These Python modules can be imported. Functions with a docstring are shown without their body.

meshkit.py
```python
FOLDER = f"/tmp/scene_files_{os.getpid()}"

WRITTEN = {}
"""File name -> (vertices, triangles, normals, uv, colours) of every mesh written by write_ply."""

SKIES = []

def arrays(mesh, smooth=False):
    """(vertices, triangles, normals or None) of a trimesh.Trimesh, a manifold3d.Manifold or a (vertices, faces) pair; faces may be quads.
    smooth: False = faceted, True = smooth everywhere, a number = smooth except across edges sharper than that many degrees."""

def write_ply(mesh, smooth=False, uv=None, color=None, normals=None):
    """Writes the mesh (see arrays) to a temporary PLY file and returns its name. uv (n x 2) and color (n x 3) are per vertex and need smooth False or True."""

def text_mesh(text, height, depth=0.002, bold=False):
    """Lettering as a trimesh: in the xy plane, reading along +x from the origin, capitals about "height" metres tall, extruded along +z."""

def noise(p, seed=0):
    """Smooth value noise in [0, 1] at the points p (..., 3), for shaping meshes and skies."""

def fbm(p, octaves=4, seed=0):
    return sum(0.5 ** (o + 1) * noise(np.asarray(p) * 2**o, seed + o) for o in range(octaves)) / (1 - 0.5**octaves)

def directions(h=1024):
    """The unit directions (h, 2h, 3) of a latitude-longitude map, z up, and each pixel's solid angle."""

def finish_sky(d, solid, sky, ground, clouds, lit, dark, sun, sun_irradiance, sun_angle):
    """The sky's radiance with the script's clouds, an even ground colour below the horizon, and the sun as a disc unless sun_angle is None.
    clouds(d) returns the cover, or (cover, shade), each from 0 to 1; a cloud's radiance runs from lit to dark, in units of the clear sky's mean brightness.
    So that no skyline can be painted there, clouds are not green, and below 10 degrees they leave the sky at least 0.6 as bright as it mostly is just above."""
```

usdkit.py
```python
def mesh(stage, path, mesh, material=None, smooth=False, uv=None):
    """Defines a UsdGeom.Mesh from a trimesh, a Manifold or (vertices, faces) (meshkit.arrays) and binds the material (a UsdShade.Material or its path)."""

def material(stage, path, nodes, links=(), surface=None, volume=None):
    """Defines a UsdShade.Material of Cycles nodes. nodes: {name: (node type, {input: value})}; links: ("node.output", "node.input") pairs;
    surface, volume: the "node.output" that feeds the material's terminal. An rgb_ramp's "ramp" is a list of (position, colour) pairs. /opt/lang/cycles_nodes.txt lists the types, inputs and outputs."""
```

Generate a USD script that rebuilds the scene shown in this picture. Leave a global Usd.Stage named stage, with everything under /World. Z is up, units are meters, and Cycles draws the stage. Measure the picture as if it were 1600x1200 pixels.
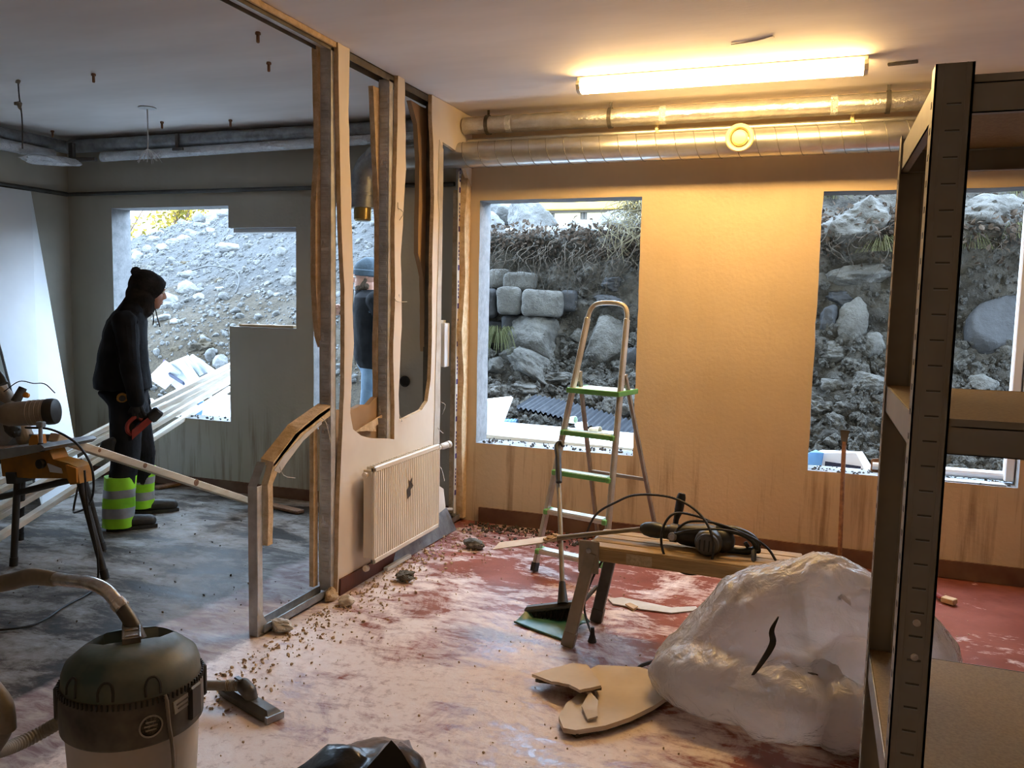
import math, random
import numpy as np, trimesh, usdkit, meshkit
from manifold3d import Manifold, CrossSection
from shapely.geometry import Polygon, LineString, box as sbox
from shapely.ops import unary_union
from pxr import Usd, UsdGeom, UsdLux, UsdShade, Gf, Sdf

stage = Usd.Stage.CreateInMemory()
UsdGeom.SetStageUpAxis(stage, 'Z'); UsdGeom.SetStageMetersPerUnit(stage, 1.0)
UsdGeom.Xform.Define(stage, '/World')

# ------------------------------------------------------------------ camera
FPX, CAM = 1294.0, np.array([0.0, 0.0, 1.55])
YAW, PITCH, ROLL = np.radians([20.13, 5.63, 1.255])
c_f = np.array([-np.sin(YAW) * np.cos(PITCH), np.cos(YAW) * np.cos(PITCH), -np.sin(PITCH)])
c_r = np.cross(c_f, [0, 0, 1.0]); c_r /= np.linalg.norm(c_r); c_u = np.cross(c_r, c_f)
c_r, c_u = np.cos(ROLL) * c_r + np.sin(ROLL) * c_u, -np.sin(ROLL) * c_r + np.cos(ROLL) * c_u
camera = UsdGeom.Camera.Define(stage, '/World/camera')
camera.AddTransformOp().Set(Gf.Matrix4d(*[float(x) for x in (*c_r, 0, *c_u, 0, *(-c_f), 0, *CAM, 1)]))
camera.CreateHorizontalApertureAttr(36.0); camera.CreateVerticalApertureAttr(27.0)
camera.CreateFocalLengthAttr(FPX / 1600 * 36.0)
camera.CreateClippingRangeAttr(Gf.Vec2f(0.05, 500.0))
camera.CreateExposureAttr(0.0)
# ------------------------------------------------------------------ light: overcast-blue sky, low sun behind the building, one warm tube lamp
sky = UsdLux.DomeLight.Define(stage, '/World/sky'); sky.CreateColorAttr(Gf.Vec3f(0.62, 0.84, 1.12)); sky.CreateIntensityAttr(4.2)
sun = UsdLux.DistantLight.Define(stage, '/World/sun'); sun.CreateAngleAttr(0.53); sun.CreateColorAttr(Gf.Vec3f(1.0, 0.86, 0.62)); sun.CreateIntensityAttr(9.0)
sun.AddRotateXYZOp().Set(Gf.Vec3f(66.0, 0.0, -22.0))          # shines towards +y, 24 degrees above the horizon
TUBE_POWER, TUBE_COLOR = 76.0, (1.0, 0.62, 0.23)

# ------------------------------------------------------------------ measuring the place: a point of the photograph on a known plane
def ray(px, py): return c_f * FPX + (px - 800) * c_r - (py - 600) * c_u
def at(px, py, **k):
    (a, v), = k.items(); d = ray(px, py)
    if a == 'depth': return CAM + d * v / FPX
    i = 'xyz'.index(a)
    return CAM + d * ((v - CAM[i]) / d[i])
def on_plane(px, py, p0, n):
    d = ray(px, py); n = np.asarray(n, float)
    return CAM + d * (np.dot(np.asarray(p0, float) - CAM, n) / np.dot(d, n))

# ------------------------------------------------------------------ scene tree
_used, _org = {}, {}
def numbered(parent, name):
    k = (parent, name); n = _used.get(k, 0); _used[k] = n + 1
    return f'{parent}/{name}' + (f'_{n:03d}' if n else '')
def _data(p, label=None, cat=None, group=None, kind=None):
    for k, v in (('label', label), ('category', cat), ('group', group), ('kind', kind)):
        if v: p.SetCustomDataByKey(k, v)
def thing(name, label, cat, loc=(0, 0, 0), group=None, kind=None, rotz=0.0):
    path = numbered('/World', name)
    x = UsdGeom.Xform.Define(stage, path); x.AddTranslateOp().Set(Gf.Vec3d(*map(float, loc)))
    if rotz: x.AddRotateZOp().Set(float(rotz))
    _org[path] = np.asarray(loc, float)
    _data(x.GetPrim(), label, cat, group, kind)
    return path
def part(parent, name, mesh, m, label=None, smooth=30, kind=None, local=False, ref=None):
    v, f, n = meshkit.arrays(mesh, False)
    root = '/'.join(parent.split('/')[:3])
    if not local: v = v - _org[root]
    path = numbered(parent, name)
    p = usdkit.mesh(stage, path, (v, f), MAT[m], smooth=smooth)
    _data(p.GetPrim(), label, None, None, kind)
    return path
def solo(name, mesh, m, label, cat, group=None, kind=None, smooth=30):
    v, f, n = meshkit.arrays(mesh, False)
    lo, hi = v.min(0), v.max(0); base = np.array([(lo[0] + hi[0]) / 2, (lo[1] + hi[1]) / 2, lo[2]])
    path = numbered('/World', name)
    p = usdkit.mesh(stage, path, (v - base, f), MAT[m], smooth=smooth)
    UsdGeom.Xformable(p).AddTranslateOp().Set(Gf.Vec3d(*map(float, base)))
    _org[path] = base
    _data(p.GetPrim(), label, cat, group, kind)
    return path
def structure(name, mesh, m, label=None, smooth=30):
    path = numbered('/World', name)
    p = usdkit.mesh(stage, path, mesh, MAT[m], smooth=smooth); _org[path] = np.zeros(3)
    _data(p.GetPrim(), label, None, None, 'structure')
    return path
def structure_group(name, label=None):
    path = numbered('/World', name); p = UsdGeom.Xform.Define(stage, path); _org[path] = np.zeros(3)
    _data(p.GetPrim(), label, None, None, 'structure'); return path
def copy_of(src, label, loc, rotz=0.0, group=None):
    s = stage.GetPrimAtPath(src); was = s.GetCustomData()
    base = src.rsplit('/', 1)[1]
    path = numbered('/World', base)
    x = UsdGeom.Xform.Define(stage, path); x.GetPrim().GetReferences().AddInternalReference(s.GetPath()); x.GetPrim().SetInstanceable(True)
    xf = UsdGeom.Xformable(x.GetPrim()); xf.ClearXformOpOrder()
    x.GetPrim().RemoveProperty('xformOp:translate')
    xf.AddTranslateOp(UsdGeom.XformOp.PrecisionDouble, 'place').Set(Gf.Vec3d(*map(float, loc)))
    if rotz: xf.AddRotateZOp(UsdGeom.XformOp.PrecisionFloat, 'turn').Set(float(rotz))
    _data(x.GetPrim(), label, was['category'], group or was.get('group'))
    return path
def scatter(path, protos, m, P, Q, S, idx, label=None, cat=None):
    """PointInstancer of many uncountable bits: protos = meshes, P points, Q quaternions (w,x,y,z), S scales."""
    pi = UsdGeom.PointInstancer.Define(stage, path)
    t = []
    for i, me in enumerate(protos):
        q = f'{path}/kind_{i:03d}'
        usdkit.mesh(stage, q, me, MAT[m] if isinstance(m, str) else MAT[m[i]], smooth=40); t.append(Sdf.Path(q))
    pi.CreatePrototypesRel().SetTargets(t)
    pi.CreatePositionsAttr([Gf.Vec3f(*map(float, p)) for p in P])
    pi.CreateOrientationsAttr([Gf.Quath(*map(float, q)) for q in Q])
    pi.CreateScalesAttr([Gf.Vec3f(*map(float, s)) for s in S])
    pi.CreateProtoIndicesAttr([int(i) for i in idx])
    _data(pi.GetPrim(), label, cat, None, 'stuff')

# ------------------------------------------------------------------ geometry helpers
def unit(v): v = np.asarray(v, float); return v / (np.linalg.norm(v) + 1e-12)
def cat(*ms):
    ms = [x for m in ms for x in (m if isinstance(m, list) else [m])]
    return trimesh.util.concatenate([tm(x) for x in ms])
def tm(m):
    if isinstance(m, trimesh.Trimesh): return m
    v, f, n = meshkit.arrays(m, False); return trimesh.Trimesh(v, f, process=False)
def hullm(pts): return trimesh.convex.convex_hull(np.asarray(pts, float))
def box(lo, hi, b=0.0):
    lo, hi = np.minimum(lo, hi).astype(float), np.maximum(lo, hi).astype(float)
    return obox((lo + hi) / 2, hi - lo, np.eye(3), b)
_SG = np.array([(x, y, z) for x in (-1, 1) for y in (-1, 1) for z in (-1, 1)], float)
def obox(c, s, A=None, b=0.0):
    """box of size s at c, axes = rows of A, edges bevelled by b"""
    h = np.asarray(s, float) / 2; A = np.eye(3) if A is None else np.asarray(A, float)
    b = min(b, 0.45 * 2 * h.min())
    if b <= 0: m = trimesh.creation.box(2 * h); return trimesh.Trimesh(m.vertices @ A + c, m.faces, process=False)
    pts = np.vstack([_SG * (h - b * np.array(k)) for k in ((0, 1, 1), (1, 0, 1), (1, 1, 0))])
    m = hullm(pts); return trimesh.Trimesh(m.vertices @ A + c, m.faces, process=False)
def frame(t, up=(0, 0, 1)):
    t = unit(t); a = np.cross(up, t)
    if np.linalg.norm(a) < 1e-4: a = np.cross((0, 1, 0), t)
    a = unit(a); return np.array([t, a, np.cross(t, a)])
def bar(a, b, w, h, bev=0.0, up=(0, 0, 1)):
    """square bar from a to b: w sideways, h along up"""
    a, b = np.asarray(a, float), np.asarray(b, float)
    return obox((a + b) / 2, (np.linalg.norm(b - a), w, h), frame(b - a, up), bev)
def smooth_path(pts, n=6):
    p = np.asarray(pts, float); out = []
    q = np.vstack([2 * p[0] - p[1], p, 2 * p[-1] - p[-2]])
    for i in range(len(p) - 1):
        for t in np.linspace(0, 1, n, endpoint=False):
            a, b, c, d = q[i:i + 4]
            out.append(0.5 * (2 * b + (c - a) * t + (2 * a - 5 * b + 4 * c - d) * t * t + (3 * b - a - 3 * c + d) * t ** 3))
    return np.vstack([out, p[-1]])
def tube(pts, r, n=10, cap=True, sm=0):
    p = np.asarray(pts, float)
    if sm: p = smooth_path(p, sm)
    k = len(p)
    if np.ndim(r) and len(r) != k: r = np.interp(np.linspace(0, 1, k), np.linspace(0, 1, len(r)), r)
    r = np.broadcast_to(r, (k,)).astype(float)
    t = np.gradient(p, axis=0); t /= np.linalg.norm(t, axis=1, keepdims=True) + 1e-12
    a = np.cross(t[0], (0, 0, 1)); a = np.cross(t[0], (0, 1, 0)) if np.linalg.norm(a) < 1e-3 else a
    A = []
    for i in range(k):
        a = unit(a - t[i] * np.dot(a, t[i])); A.append(a)
    A = np.array(A); B = np.cross(t, A); ang = np.arange(n) * 2 * np.pi / n
    v = p[:, None] + r[:, None, None] * (np.cos(ang)[None, :, None] * A[:, None] + np.sin(ang)[None, :, None] * B[:, None])
    return loft(v, cap)
def loft(rings, cap=True):
    v = np.asarray(rings, float); k, n = v.shape[:2]; f = []
    i, j = np.meshgrid(np.arange(k - 1), np.arange(n), indexing='ij')
    q = np.stack([i * n + j, i * n + (j + 1) % n, (i + 1) * n + (j + 1) % n, (i + 1) * n + j], -1).reshape(-1, 4)
    f = [q[:, [0, 1, 2]], q[:, [0, 2, 3]]]; vv = v.reshape(-1, 3)
    if cap:
        c0, c1 = len(vv), len(vv) + 1; vv = np.vstack([vv, v[0].mean(0), v[-1].mean(0)]); j = np.arange(n)
        f += [np.stack([np.full(n, c0), (j + 1) % n, j], 1), np.stack([np.full(n, c1), (k - 1) * n + j, (k - 1) * n + (j + 1) % n], 1)]
    m = trimesh.Trimesh(vv, np.vstack(f), process=False)
    if cap and m.volume < 0: m.invert()
    return m
def lathe(prof, c=(0, 0, 0), axis=(0, 0, 1), n=32):
    """(radius, height) pairs turned about an axis through c"""
    A = frame(axis); t, a, b = A; ang = np.arange(n) * 2 * np.pi / n
    ring = np.cos(ang)[:, None] * a + np.sin(ang)[:, None] * b
    return loft([np.asarray(c, float) + h * t + max(r, 1e-5) * ring for r, h in prof])
def prism(poly, o, ux, uy, d, simplify=None):
    """shapely polygon in the (ux,uy) plane at o, extruded by the vector d"""
    o, ux, uy, d = (np.asarray(x, float) for x in (o, ux, uy, d))
    ms = []
    for g in getattr(poly, 'geoms', [poly]):
        m = trimesh.creation.extrude_polygon(g, 1.0, engine='earcut')
        v = m.vertices; w = o + v[:, :1] * ux + v[:, 1:2] * uy + v[:, 2:] * d
        m = trimesh.Trimesh(w, m.faces, process=False)
        if np.dot(np.cross(ux, uy), d) < 0: m.invert()
        ms.append(m)
    return trimesh.util.concatenate(ms)
def wobble(pts, amp, step, seed, closed=True):
    """a ragged outline: resample and jitter"""
    p = np.asarray(pts, float); q = np.vstack([p, p[:1]]) if closed else p
    out = []
    for a, b in zip(q[:-1], q[1:]):
        k = max(1, int(np.linalg.norm(b - a) / step))
        for t in np.arange(k) / k: out.append(a + (b - a) * t)
    if not closed: out.append(q[-1])
    out = np.array(out); z = np.c_[out * (1 / (step * 2.2)), np.zeros(len(out)) + seed * 7.3]
    out[:, 0] += amp * (2 * meshkit.fbm(z, 3, seed) - 1); out[:, 1] += amp * (2 * meshkit.fbm(z, 3, seed + 50) - 1)
    return out
def rock(size, seed, sub=3, planes=13, rough=0.06):
    rng = np.random.default_rng(seed); m = trimesh.creation.icosphere(sub); d = m.vertices.copy()
    n = rng.normal(size=(planes, 3)); n /= np.linalg.norm(n, axis=1, keepdims=True); h = rng.uniform(0.62, 1.0, planes)
    dd = d @ n.T; rr = np.where(dd > 0.05, h / np.maximum(dd, 0.05), 9).min(1); rr = np.minimum(rr, 1.12)
    rr *= 1 + rough * (2 * meshkit.fbm(d * 3 + seed, 4, seed) - 1) * 2 + rough * .9 * (np.abs(2 * meshkit.fbm(d * 6 + seed, 3, seed + 7) - 1) - .3)
    return trimesh.Trimesh(d * rr[:, None] * np.asarray(size, float) / 2, m.faces, process=False)
def rot(axis, deg): return trimesh.transformations.rotation_matrix(np.radians(deg), axis)[:3, :3]
def put(m, R=None, t=(0, 0, 0)):
    m = tm(m); return trimesh.Trimesh(m.vertices @ (np.eye(3) if R is None else R).T + np.asarray(t, float), m.faces, process=False)
def to_manifold(m):
    from manifold3d import Mesh
    m = tm(m).copy(); m.merge_vertices()
    return Manifold(Mesh(np.asarray(m.vertices, np.float32), np.asarray(m.faces, np.uint32)))
def ball(c, r, n=20, A=None):
    s = Manifold.sphere(1.0, n).scale([float(x) for x in np.broadcast_to(r, (3,))])
    if A is not None:
        s = s.transform(np.c_[np.asarray(A, float), np.zeros(3)])
    return s.translate([float(x) for x in c])
def bone(a, ra, b, rb, n=18): return Manifold.batch_hull([ball(a, ra, n), ball(b, rb, n)])
def calm(m, it):
    """taubin smoothing; vertices that a sliver triangle throws out are put back"""
    v0 = m.vertices.copy(); trimesh.smoothing.filter_taubin(m, lamb=0.5, nu=0.53, iterations=it)
    v = np.array(m.vertices); bad = ~(np.linalg.norm(v - v0, axis=1) < .03); v[bad] = v0[bad]; m.vertices = v
    return m
def blob(ms, res=0.02, it=12, lump=0.0, freq=8.0, seed=0):
    M = ms[0]
    for x in ms[1:]: M = M + x
    M = M.refine_to_length(res); m = tm(M); m = trimesh.Trimesh(m.vertices, m.faces, process=True)
    if it: m = calm(m, it)
    if lump:
        v = m.vertices; m.vertices = v + m.vertex_normals * (lump * (2 * meshkit.fbm(v * freq, 3, seed) - 1))[:, None]
    return m
def rquat(rng, n):
    q = rng.normal(size=(n, 4)); return q / np.linalg.norm(q, axis=1, keepdims=True)
def smoothstep(a, b, x):
    t = np.clip((np.asarray(x, float) - a) / (b - a), 0, 1); return t * t * (3 - 2 * t)
# ------------------------------------------------------------------ materials (all procedural)
MAT = {}
def mat(name, c1, c2=None, scale=6, rough=0.6, metal=0.0, bump=0.0, bscale=None, detail=6, stretch=(1, 1, 1), lo=0.35, hi=0.65, rough2=None, spec=0.5, world=False, bdist=0.01, coat=0.0, dist=0.0, extra=None):
    c2 = c1 if c2 is None else c2
    n = {'tc': ('geometry', {}) if world else ('texture_coordinate', {}),
         'map': ('mapping', {'scale': stretch}), 'nz': ('noise_texture', {'scale': scale, 'detail': detail, 'roughness': 0.6, 'distortion': dist}),
         'rp': ('rgb_ramp', {'ramp': [(lo, c1), (hi, c2)]}),
         'p': ('principled_bsdf', {'roughness': rough, 'metallic': metal, 'specular_ior_level': spec, 'coat_weight': coat})}
    L = [('tc.position' if world else 'tc.object', 'map.vector'), ('map.vector', 'nz.vector'), ('nz.fac', 'rp.fac'), ('rp.color', 'p.base_color')]
    if rough2 is not None:
        n['rr'] = ('map_range', {'from_min': lo, 'from_max': hi, 'to_min': rough, 'to_max': rough2}); L += [('nz.fac', 'rr.value'), ('rr.result', 'p.roughness')]
    if bump:
        n['bn'] = ('noise_texture', {'scale': bscale or scale * 4, 'detail': 6, 'roughness': 0.65}); n['bu'] = ('bump', {'strength': bump, 'distance': bdist})
        L += [('map.vector', 'bn.vector'), ('bn.fac', 'bu.height'), ('bu.normal', 'p.normal')]
    MAT[name] = usdkit.material(stage, f'/World/Looks/{name}', n, L, surface='p.BSDF')
UsdGeom.Scope.Define(stage, '/World/Looks')
mat('steel', (0.42, 0.44, 0.46), (0.30, 0.31, 0.32), 9, 0.42, 0.85, 0.15)
mat('galvanised', (0.40, 0.42, 0.44), (0.24, 0.25, 0.26), 14, 0.45, 0.7, 0.2, 30)
mat('stud_dusty', (0.66, 0.67, 0.67), (0.42, 0.42, 0.41), 10, 0.5, 0.15, 0.2)
mat('track_dark', (0.17, 0.14, 0.10), (0.09, 0.08, 0.07), 8, 0.6, 0.3, 0.3)
mat('duct', (0.62, 0.61, 0.58), (0.48, 0.47, 0.44), 7, 0.30, 0.9, 0.1)
mat('seam', (0.20, 0.19, 0.17), None, 5, 0.5, 0.5)
mat('foil', (0.80, 0.79, 0.76), (0.62, 0.60, 0.56), 9, 0.24, 0.85, 0.5, 26, bdist=0.015)
mat('foil_crumpled', (0.92, 0.94, 0.96), (0.7, 0.72, 0.74), 9, 0.2, 0.65, 1.0, 22, bdist=0.03)
mat('copper', (0.50, 0.38, 0.14), (0.36, 0.26, 0.10), 9, 0.3, 0.8)
mat('white_pipe', (0.72, 0.73, 0.72), (0.60, 0.60, 0.58), 6, 0.4)
mat('radiator', (0.80, 0.72, 0.58), (0.72, 0.63, 0.50), 3, 0.38)
mat('board_paint', (0.82, 0.73, 0.61), (0.72, 0.62, 0.50), 2.2, 0.6, bump=0.08, world=True, lo=0.3, hi=0.7)
mat('gypsum_torn', (0.58, 0.40, 0.21), (0.76, 0.58, 0.37), 24, 0.9, bump=0.7, bscale=60, world=True)
mat('insulation', (0.42, 0.25, 0.07), (0.30, 0.17, 0.05), 16, 0.95, bump=0.9, bscale=50, stretch=(1, 1, .25), world=True)
mat('board_paper', (0.42, 0.28, 0.16), (0.36, 0.23, 0.12), 5, 0.85, world=True)
mat('compound', (0.60, 0.55, 0.47), (0.45, 0.39, 0.31), 7, 0.7, bump=0.15, world=True)
mat('skirting', (0.13, 0.035, 0.022), (0.07, 0.025, 0.018), 5, 0.6, bump=0.2, world=True, stretch=(1, 1, .6))
mat('skirting_far', (0.10, 0.035, 0.02), (0.17, 0.09, 0.05), 5, 0.7, bump=0.2, world=True)
mat('rail', (0.11, 0.11, 0.10), (0.07, 0.07, 0.065), 6, 0.5, 0.4)
mat('lamp_body', (0.72, 0.68, 0.55), None, 4, 0.5)
mat('vent_paint', (0.78, 0.66, 0.36), (0.7, 0.58, 0.3), 3, 0.4)
mat('rack', (0.33, 0.30, 0.255), (0.27, 0.245, 0.21), 7, 0.45, 0.15, 0.04, 40)
mat('rack_slot', (0.10, 0.095, 0.085), None, 4, 0.6)
mat('chipboard', (0.37, 0.27, 0.135), (0.28, 0.20, 0.10), 160, 0.62, detail=3, bump=0.05, bscale=200)
mat('wood', (0.60, 0.42, 0.22), (0.46, 0.29, 0.13), 5, 0.55, bump=0.12, stretch=(1, 9, 9))
mat('wood_deck', (0.42, 0.28, 0.12), (0.27, 0.17, 0.07), 6, 0.6, bump=0.2, stretch=(1, 12, 12))
mat('wood_pale', (0.72, 0.60, 0.44), (0.60, 0.45, 0.29), 3.5, 0.6, bump=0.06, stretch=(1, 1, 6))
mat('batten', (0.80, 0.74, 0.64), (0.66, 0.55, 0.42), 3.0, 0.6, bump=0.05, stretch=(.5, 2, 9))
mat('knot', (0.16, 0.07, 0.03), (0.3, 0.15, 0.07), 40, 0.6)
mat('panel_white', (0.80, 0.82, 0.84), (0.74, 0.76, 0.79), 2, 0.45)
mat('panel_edge', (0.20, 0.19, 0.18), (0.14, 0.13, 0.12), 6, 0.8)
mat('alu', (0.58, 0.55, 0.48), (0.46, 0.42, 0.35), 12, 0.38, 0.75, 0.1)
mat('alu_dull', (0.30, 0.26, 0.20), (0.22, 0.19, 0.145), 12, 0.5, 0.4, 0.1)
mat('green_plastic', (0.10, 0.36, 0.08), (0.16, 0.42, 0.12), 12, 0.45)
mat('tread_top', (0.46, 0.60, 0.46), (0.62, 0.72, 0.62), 14, 0.6, bump=0.2)
mat('black_plastic', (0.018, 0.018, 0.018), (0.035, 0.034, 0.032), 10, 0.45, bump=0.05)
mat('black_rubber', (0.014, 0.014, 0.014), (0.03, 0.029, 0.027), 18, 0.6, bump=0.1)
mat('dusty_black', (0.030, 0.028, 0.025), (0.085, 0.075, 0.06), 11, 0.6, bump=0.2, detail=8)
mat('dark_metal', (0.075, 0.07, 0.065), (0.13, 0.12, 0.105), 10, 0.45, 0.5)
mat('teal_tool', (0.012, 0.022, 0.022), (0.03, 0.036, 0.034), 12, 0.42)
mat('pan_green', (0.015, 0.13, 0.10), (0.10, 0.17, 0.09), 6, 0.4, lo=.4, hi=.62)
mat('bristle', (0.022, 0.020, 0.018), (0.05, 0.04, 0.03), 60, 0.9, bump=0.6)
mat('vac_green', (0.045, 0.085, 0.075), (0.20, 0.19, 0.15), 5, 0.5, bump=0.08, detail=8, lo=.38, hi=.72)
mat('vac_band', (0.035, 0.034, 0.032), (0.22, 0.19, 0.15), 6, 0.65, bump=0.1, detail=9, lo=.36, hi=.74)
mat('vac_drum', (0.56, 0.50, 0.42), (0.40, 0.35, 0.28), 4, 0.55, bump=0.05, detail=8)
mat('chrome_dusty', (0.88, 0.87, 0.85), (0.66, 0.61, 0.54), 9, 0.14, 1.0, 0.05, rough2=0.32)
mat('hose', (0.27, 0.23, 0.175), (0.17, 0.145, 0.11), 12, 0.6, bump=0.1)
mat('badge', (0.50, 0.46, 0.38), (0.3, 0.27, 0.22), 20, 0.5)
mat('saw_tan', (0.36, 0.28, 0.20), (0.24, 0.19, 0.14), 9, 0.5, bump=0.1)
mat('yellow_paint', (0.52, 0.22, 0.012), (0.30, 0.14, 0.02), 9, 0.5, bump=0.1)
mat('orange_paint', (0.62, 0.24, 0.02), None, 9, 0.45)
mat('red_paint', (0.30, 0.030, 0.018), (0.16, 0.02, 0.015), 12, 0.45)
mat('bag_black', (0.008, 0.008, 0.009), (0.016, 0.016, 0.016), 5, 0.16, bump=0.3, bscale=14, bdist=0.02)
mat('broken_board', (0.70, 0.60, 0.48), (0.58, 0.48, 0.36), 4, 0.75, bump=0.15)
mat('plaster_bits', (0.60, 0.44, 0.27), (0.42, 0.28, 0.15), 30, 0.95, bump=0.4)
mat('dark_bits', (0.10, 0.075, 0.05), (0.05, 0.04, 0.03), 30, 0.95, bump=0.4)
mat('grey_chunk', (0.09, 0.085, 0.07), (0.16, 0.145, 0.115), 20, 0.95, bump=0.5)
mat('paper', (0.62, 0.60, 0.56), (0.5, 0.47, 0.42), 8, 0.8)
mat('label_yellow', (0.52, 0.42, 0.26), (0.36, 0.28, 0.16), 60, 0.7)
mat('print_purple', (0.06, 0.035, 0.13), None, 4, 0.7)
# clothes, skin
mat('jacket_dark', (0.006, 0.006, 0.007), (0.014, 0.014, 0.016), 9, 0.85, bump=0.25, bscale=40, spec=0.15)
mat('hood_cloth', (0.012, 0.012, 0.013), (0.032, 0.028, 0.026), 14, 0.9, bump=0.35, bscale=60, spec=0.15)
mat('trouser_dark', (0.008, 0.009, 0.011), (0.02, 0.02, 0.023), 9, 0.85, bump=0.25, bscale=40, spec=0.15)
mat('hivis', (0.34, 0.80, 0.02), (0.28, 0.66, 0.02), 10, 0.6, bump=0.1)
mat('reflective', (0.34, 0.35, 0.36), (0.26, 0.27, 0.28), 14, 0.4, 0.2)
mat('boot', (0.016, 0.015, 0.014), (0.04, 0.036, 0.03), 12, 0.6, bump=0.2)
mat('skin', (0.46, 0.24, 0.17), (0.40, 0.20, 0.14), 12, 0.5)
mat('beard', (0.10, 0.065, 0.04), (0.06, 0.04, 0.025), 60, 0.9, bump=0.6, bscale=120)
mat('knit', (0.035, 0.055, 0.075), (0.055, 0.080, 0.105), 40, 0.9, bump=0.5, bscale=80, stretch=(1, 1, 4))
mat('denim', (0.16, 0.24, 0.33), (0.10, 0.16, 0.24), 8, 0.85, bump=0.2, bscale=60)
mat('glove', (0.018, 0.018, 0.02), (0.035, 0.034, 0.034), 14, 0.8, bump=0.2, spec=0.15)
# outdoors
mat('gravel', (0.080, 0.081, 0.081), (0.042, 0.036, 0.027), 0.9, 0.95, bump=1.0, bscale=26, detail=10, world=True, bdist=0.05)
mat('soil', (0.028, 0.024, 0.019), (0.12, 0.108, 0.09), 2.6, 0.97, bump=1.0, bscale=18, detail=10, world=True, bdist=0.06)
mat('clod', (0.050, 0.044, 0.037), (0.19, 0.18, 0.16), 5, 0.97, bump=0.9, bscale=22, detail=10, bdist=0.03)
mat('pebble', (0.13, 0.13, 0.128), (0.055, 0.052, 0.045), 3, 0.9, bump=0.4, detail=5)
mat('boulder', (0.165, 0.158, 0.145), (0.060, 0.055, 0.047), 4.6, 0.95, bump=1.0, bscale=26, detail=9, bdist=0.03)
mat('boulder_pale', (0.21, 0.212, 0.21), (0.11, 0.107, 0.10), 3.2, 0.92, bump=0.9, bscale=16, detail=9, bdist=0.03)
mat('slate_dark', (0.045, 0.045, 0.048), (0.022, 0.022, 0.024), 3, 0.7, bump=0.6, bscale=12, detail=9, bdist=0.03)
mat('brown_earth', (0.095, 0.073, 0.044), (0.04, 0.031, 0.02), 4, 0.97, bump=1.0, bscale=24, detail=10, bdist=0.04)
mat('root', (0.030, 0.020, 0.012), (0.07, 0.052, 0.034), 20, 0.9)
mat('straw', (0.20, 0.17, 0.10), (0.12, 0.10, 0.055), 5, 0.9)
mat('leaf_dead', (0.15, 0.095, 0.06), (0.24, 0.17, 0.11), 3, 0.8)
mat('tarp_white', (0.50, 0.51, 0.53), (0.40, 0.42, 0.45), 3, 0.5, bump=0.3, bscale=10)
mat('white_plastic', (0.78, 0.80, 0.82), None, 3, 0.4)
mat('mat_black', (0.02, 0.025, 0.035), (0.04, 0.045, 0.055), 12, 0.5)
mat('blue_plastic', (0.12, 0.30, 0.62), (0.16, 0.36, 0.66), 4, 0.45)
mat('navy', (0.015, 0.02, 0.05), None, 4, 0.5)
mat('house_yellow', (0.70, 0.46, 0.08), (0.66, 0.42, 0.07), 2, 0.7)
mat('house_white', (0.80, 0.80, 0.78), None, 2, 0.7)
mat('blind', (0.50, 0.42, 0.28), (0.42, 0.35, 0.22), 3, 0.7, stretch=(30, 1, 1))
mat('frame_dark', (0.10, 0.085, 0.07), None, 3, 0.6)
mat('bark', (0.12, 0.08, 0.05), (0.2, 0.14, 0.09), 12, 0.9, bump=0.5)
mat('glass_dark', (0.06, 0.07, 0.08), None, 3, 0.1)

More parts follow.
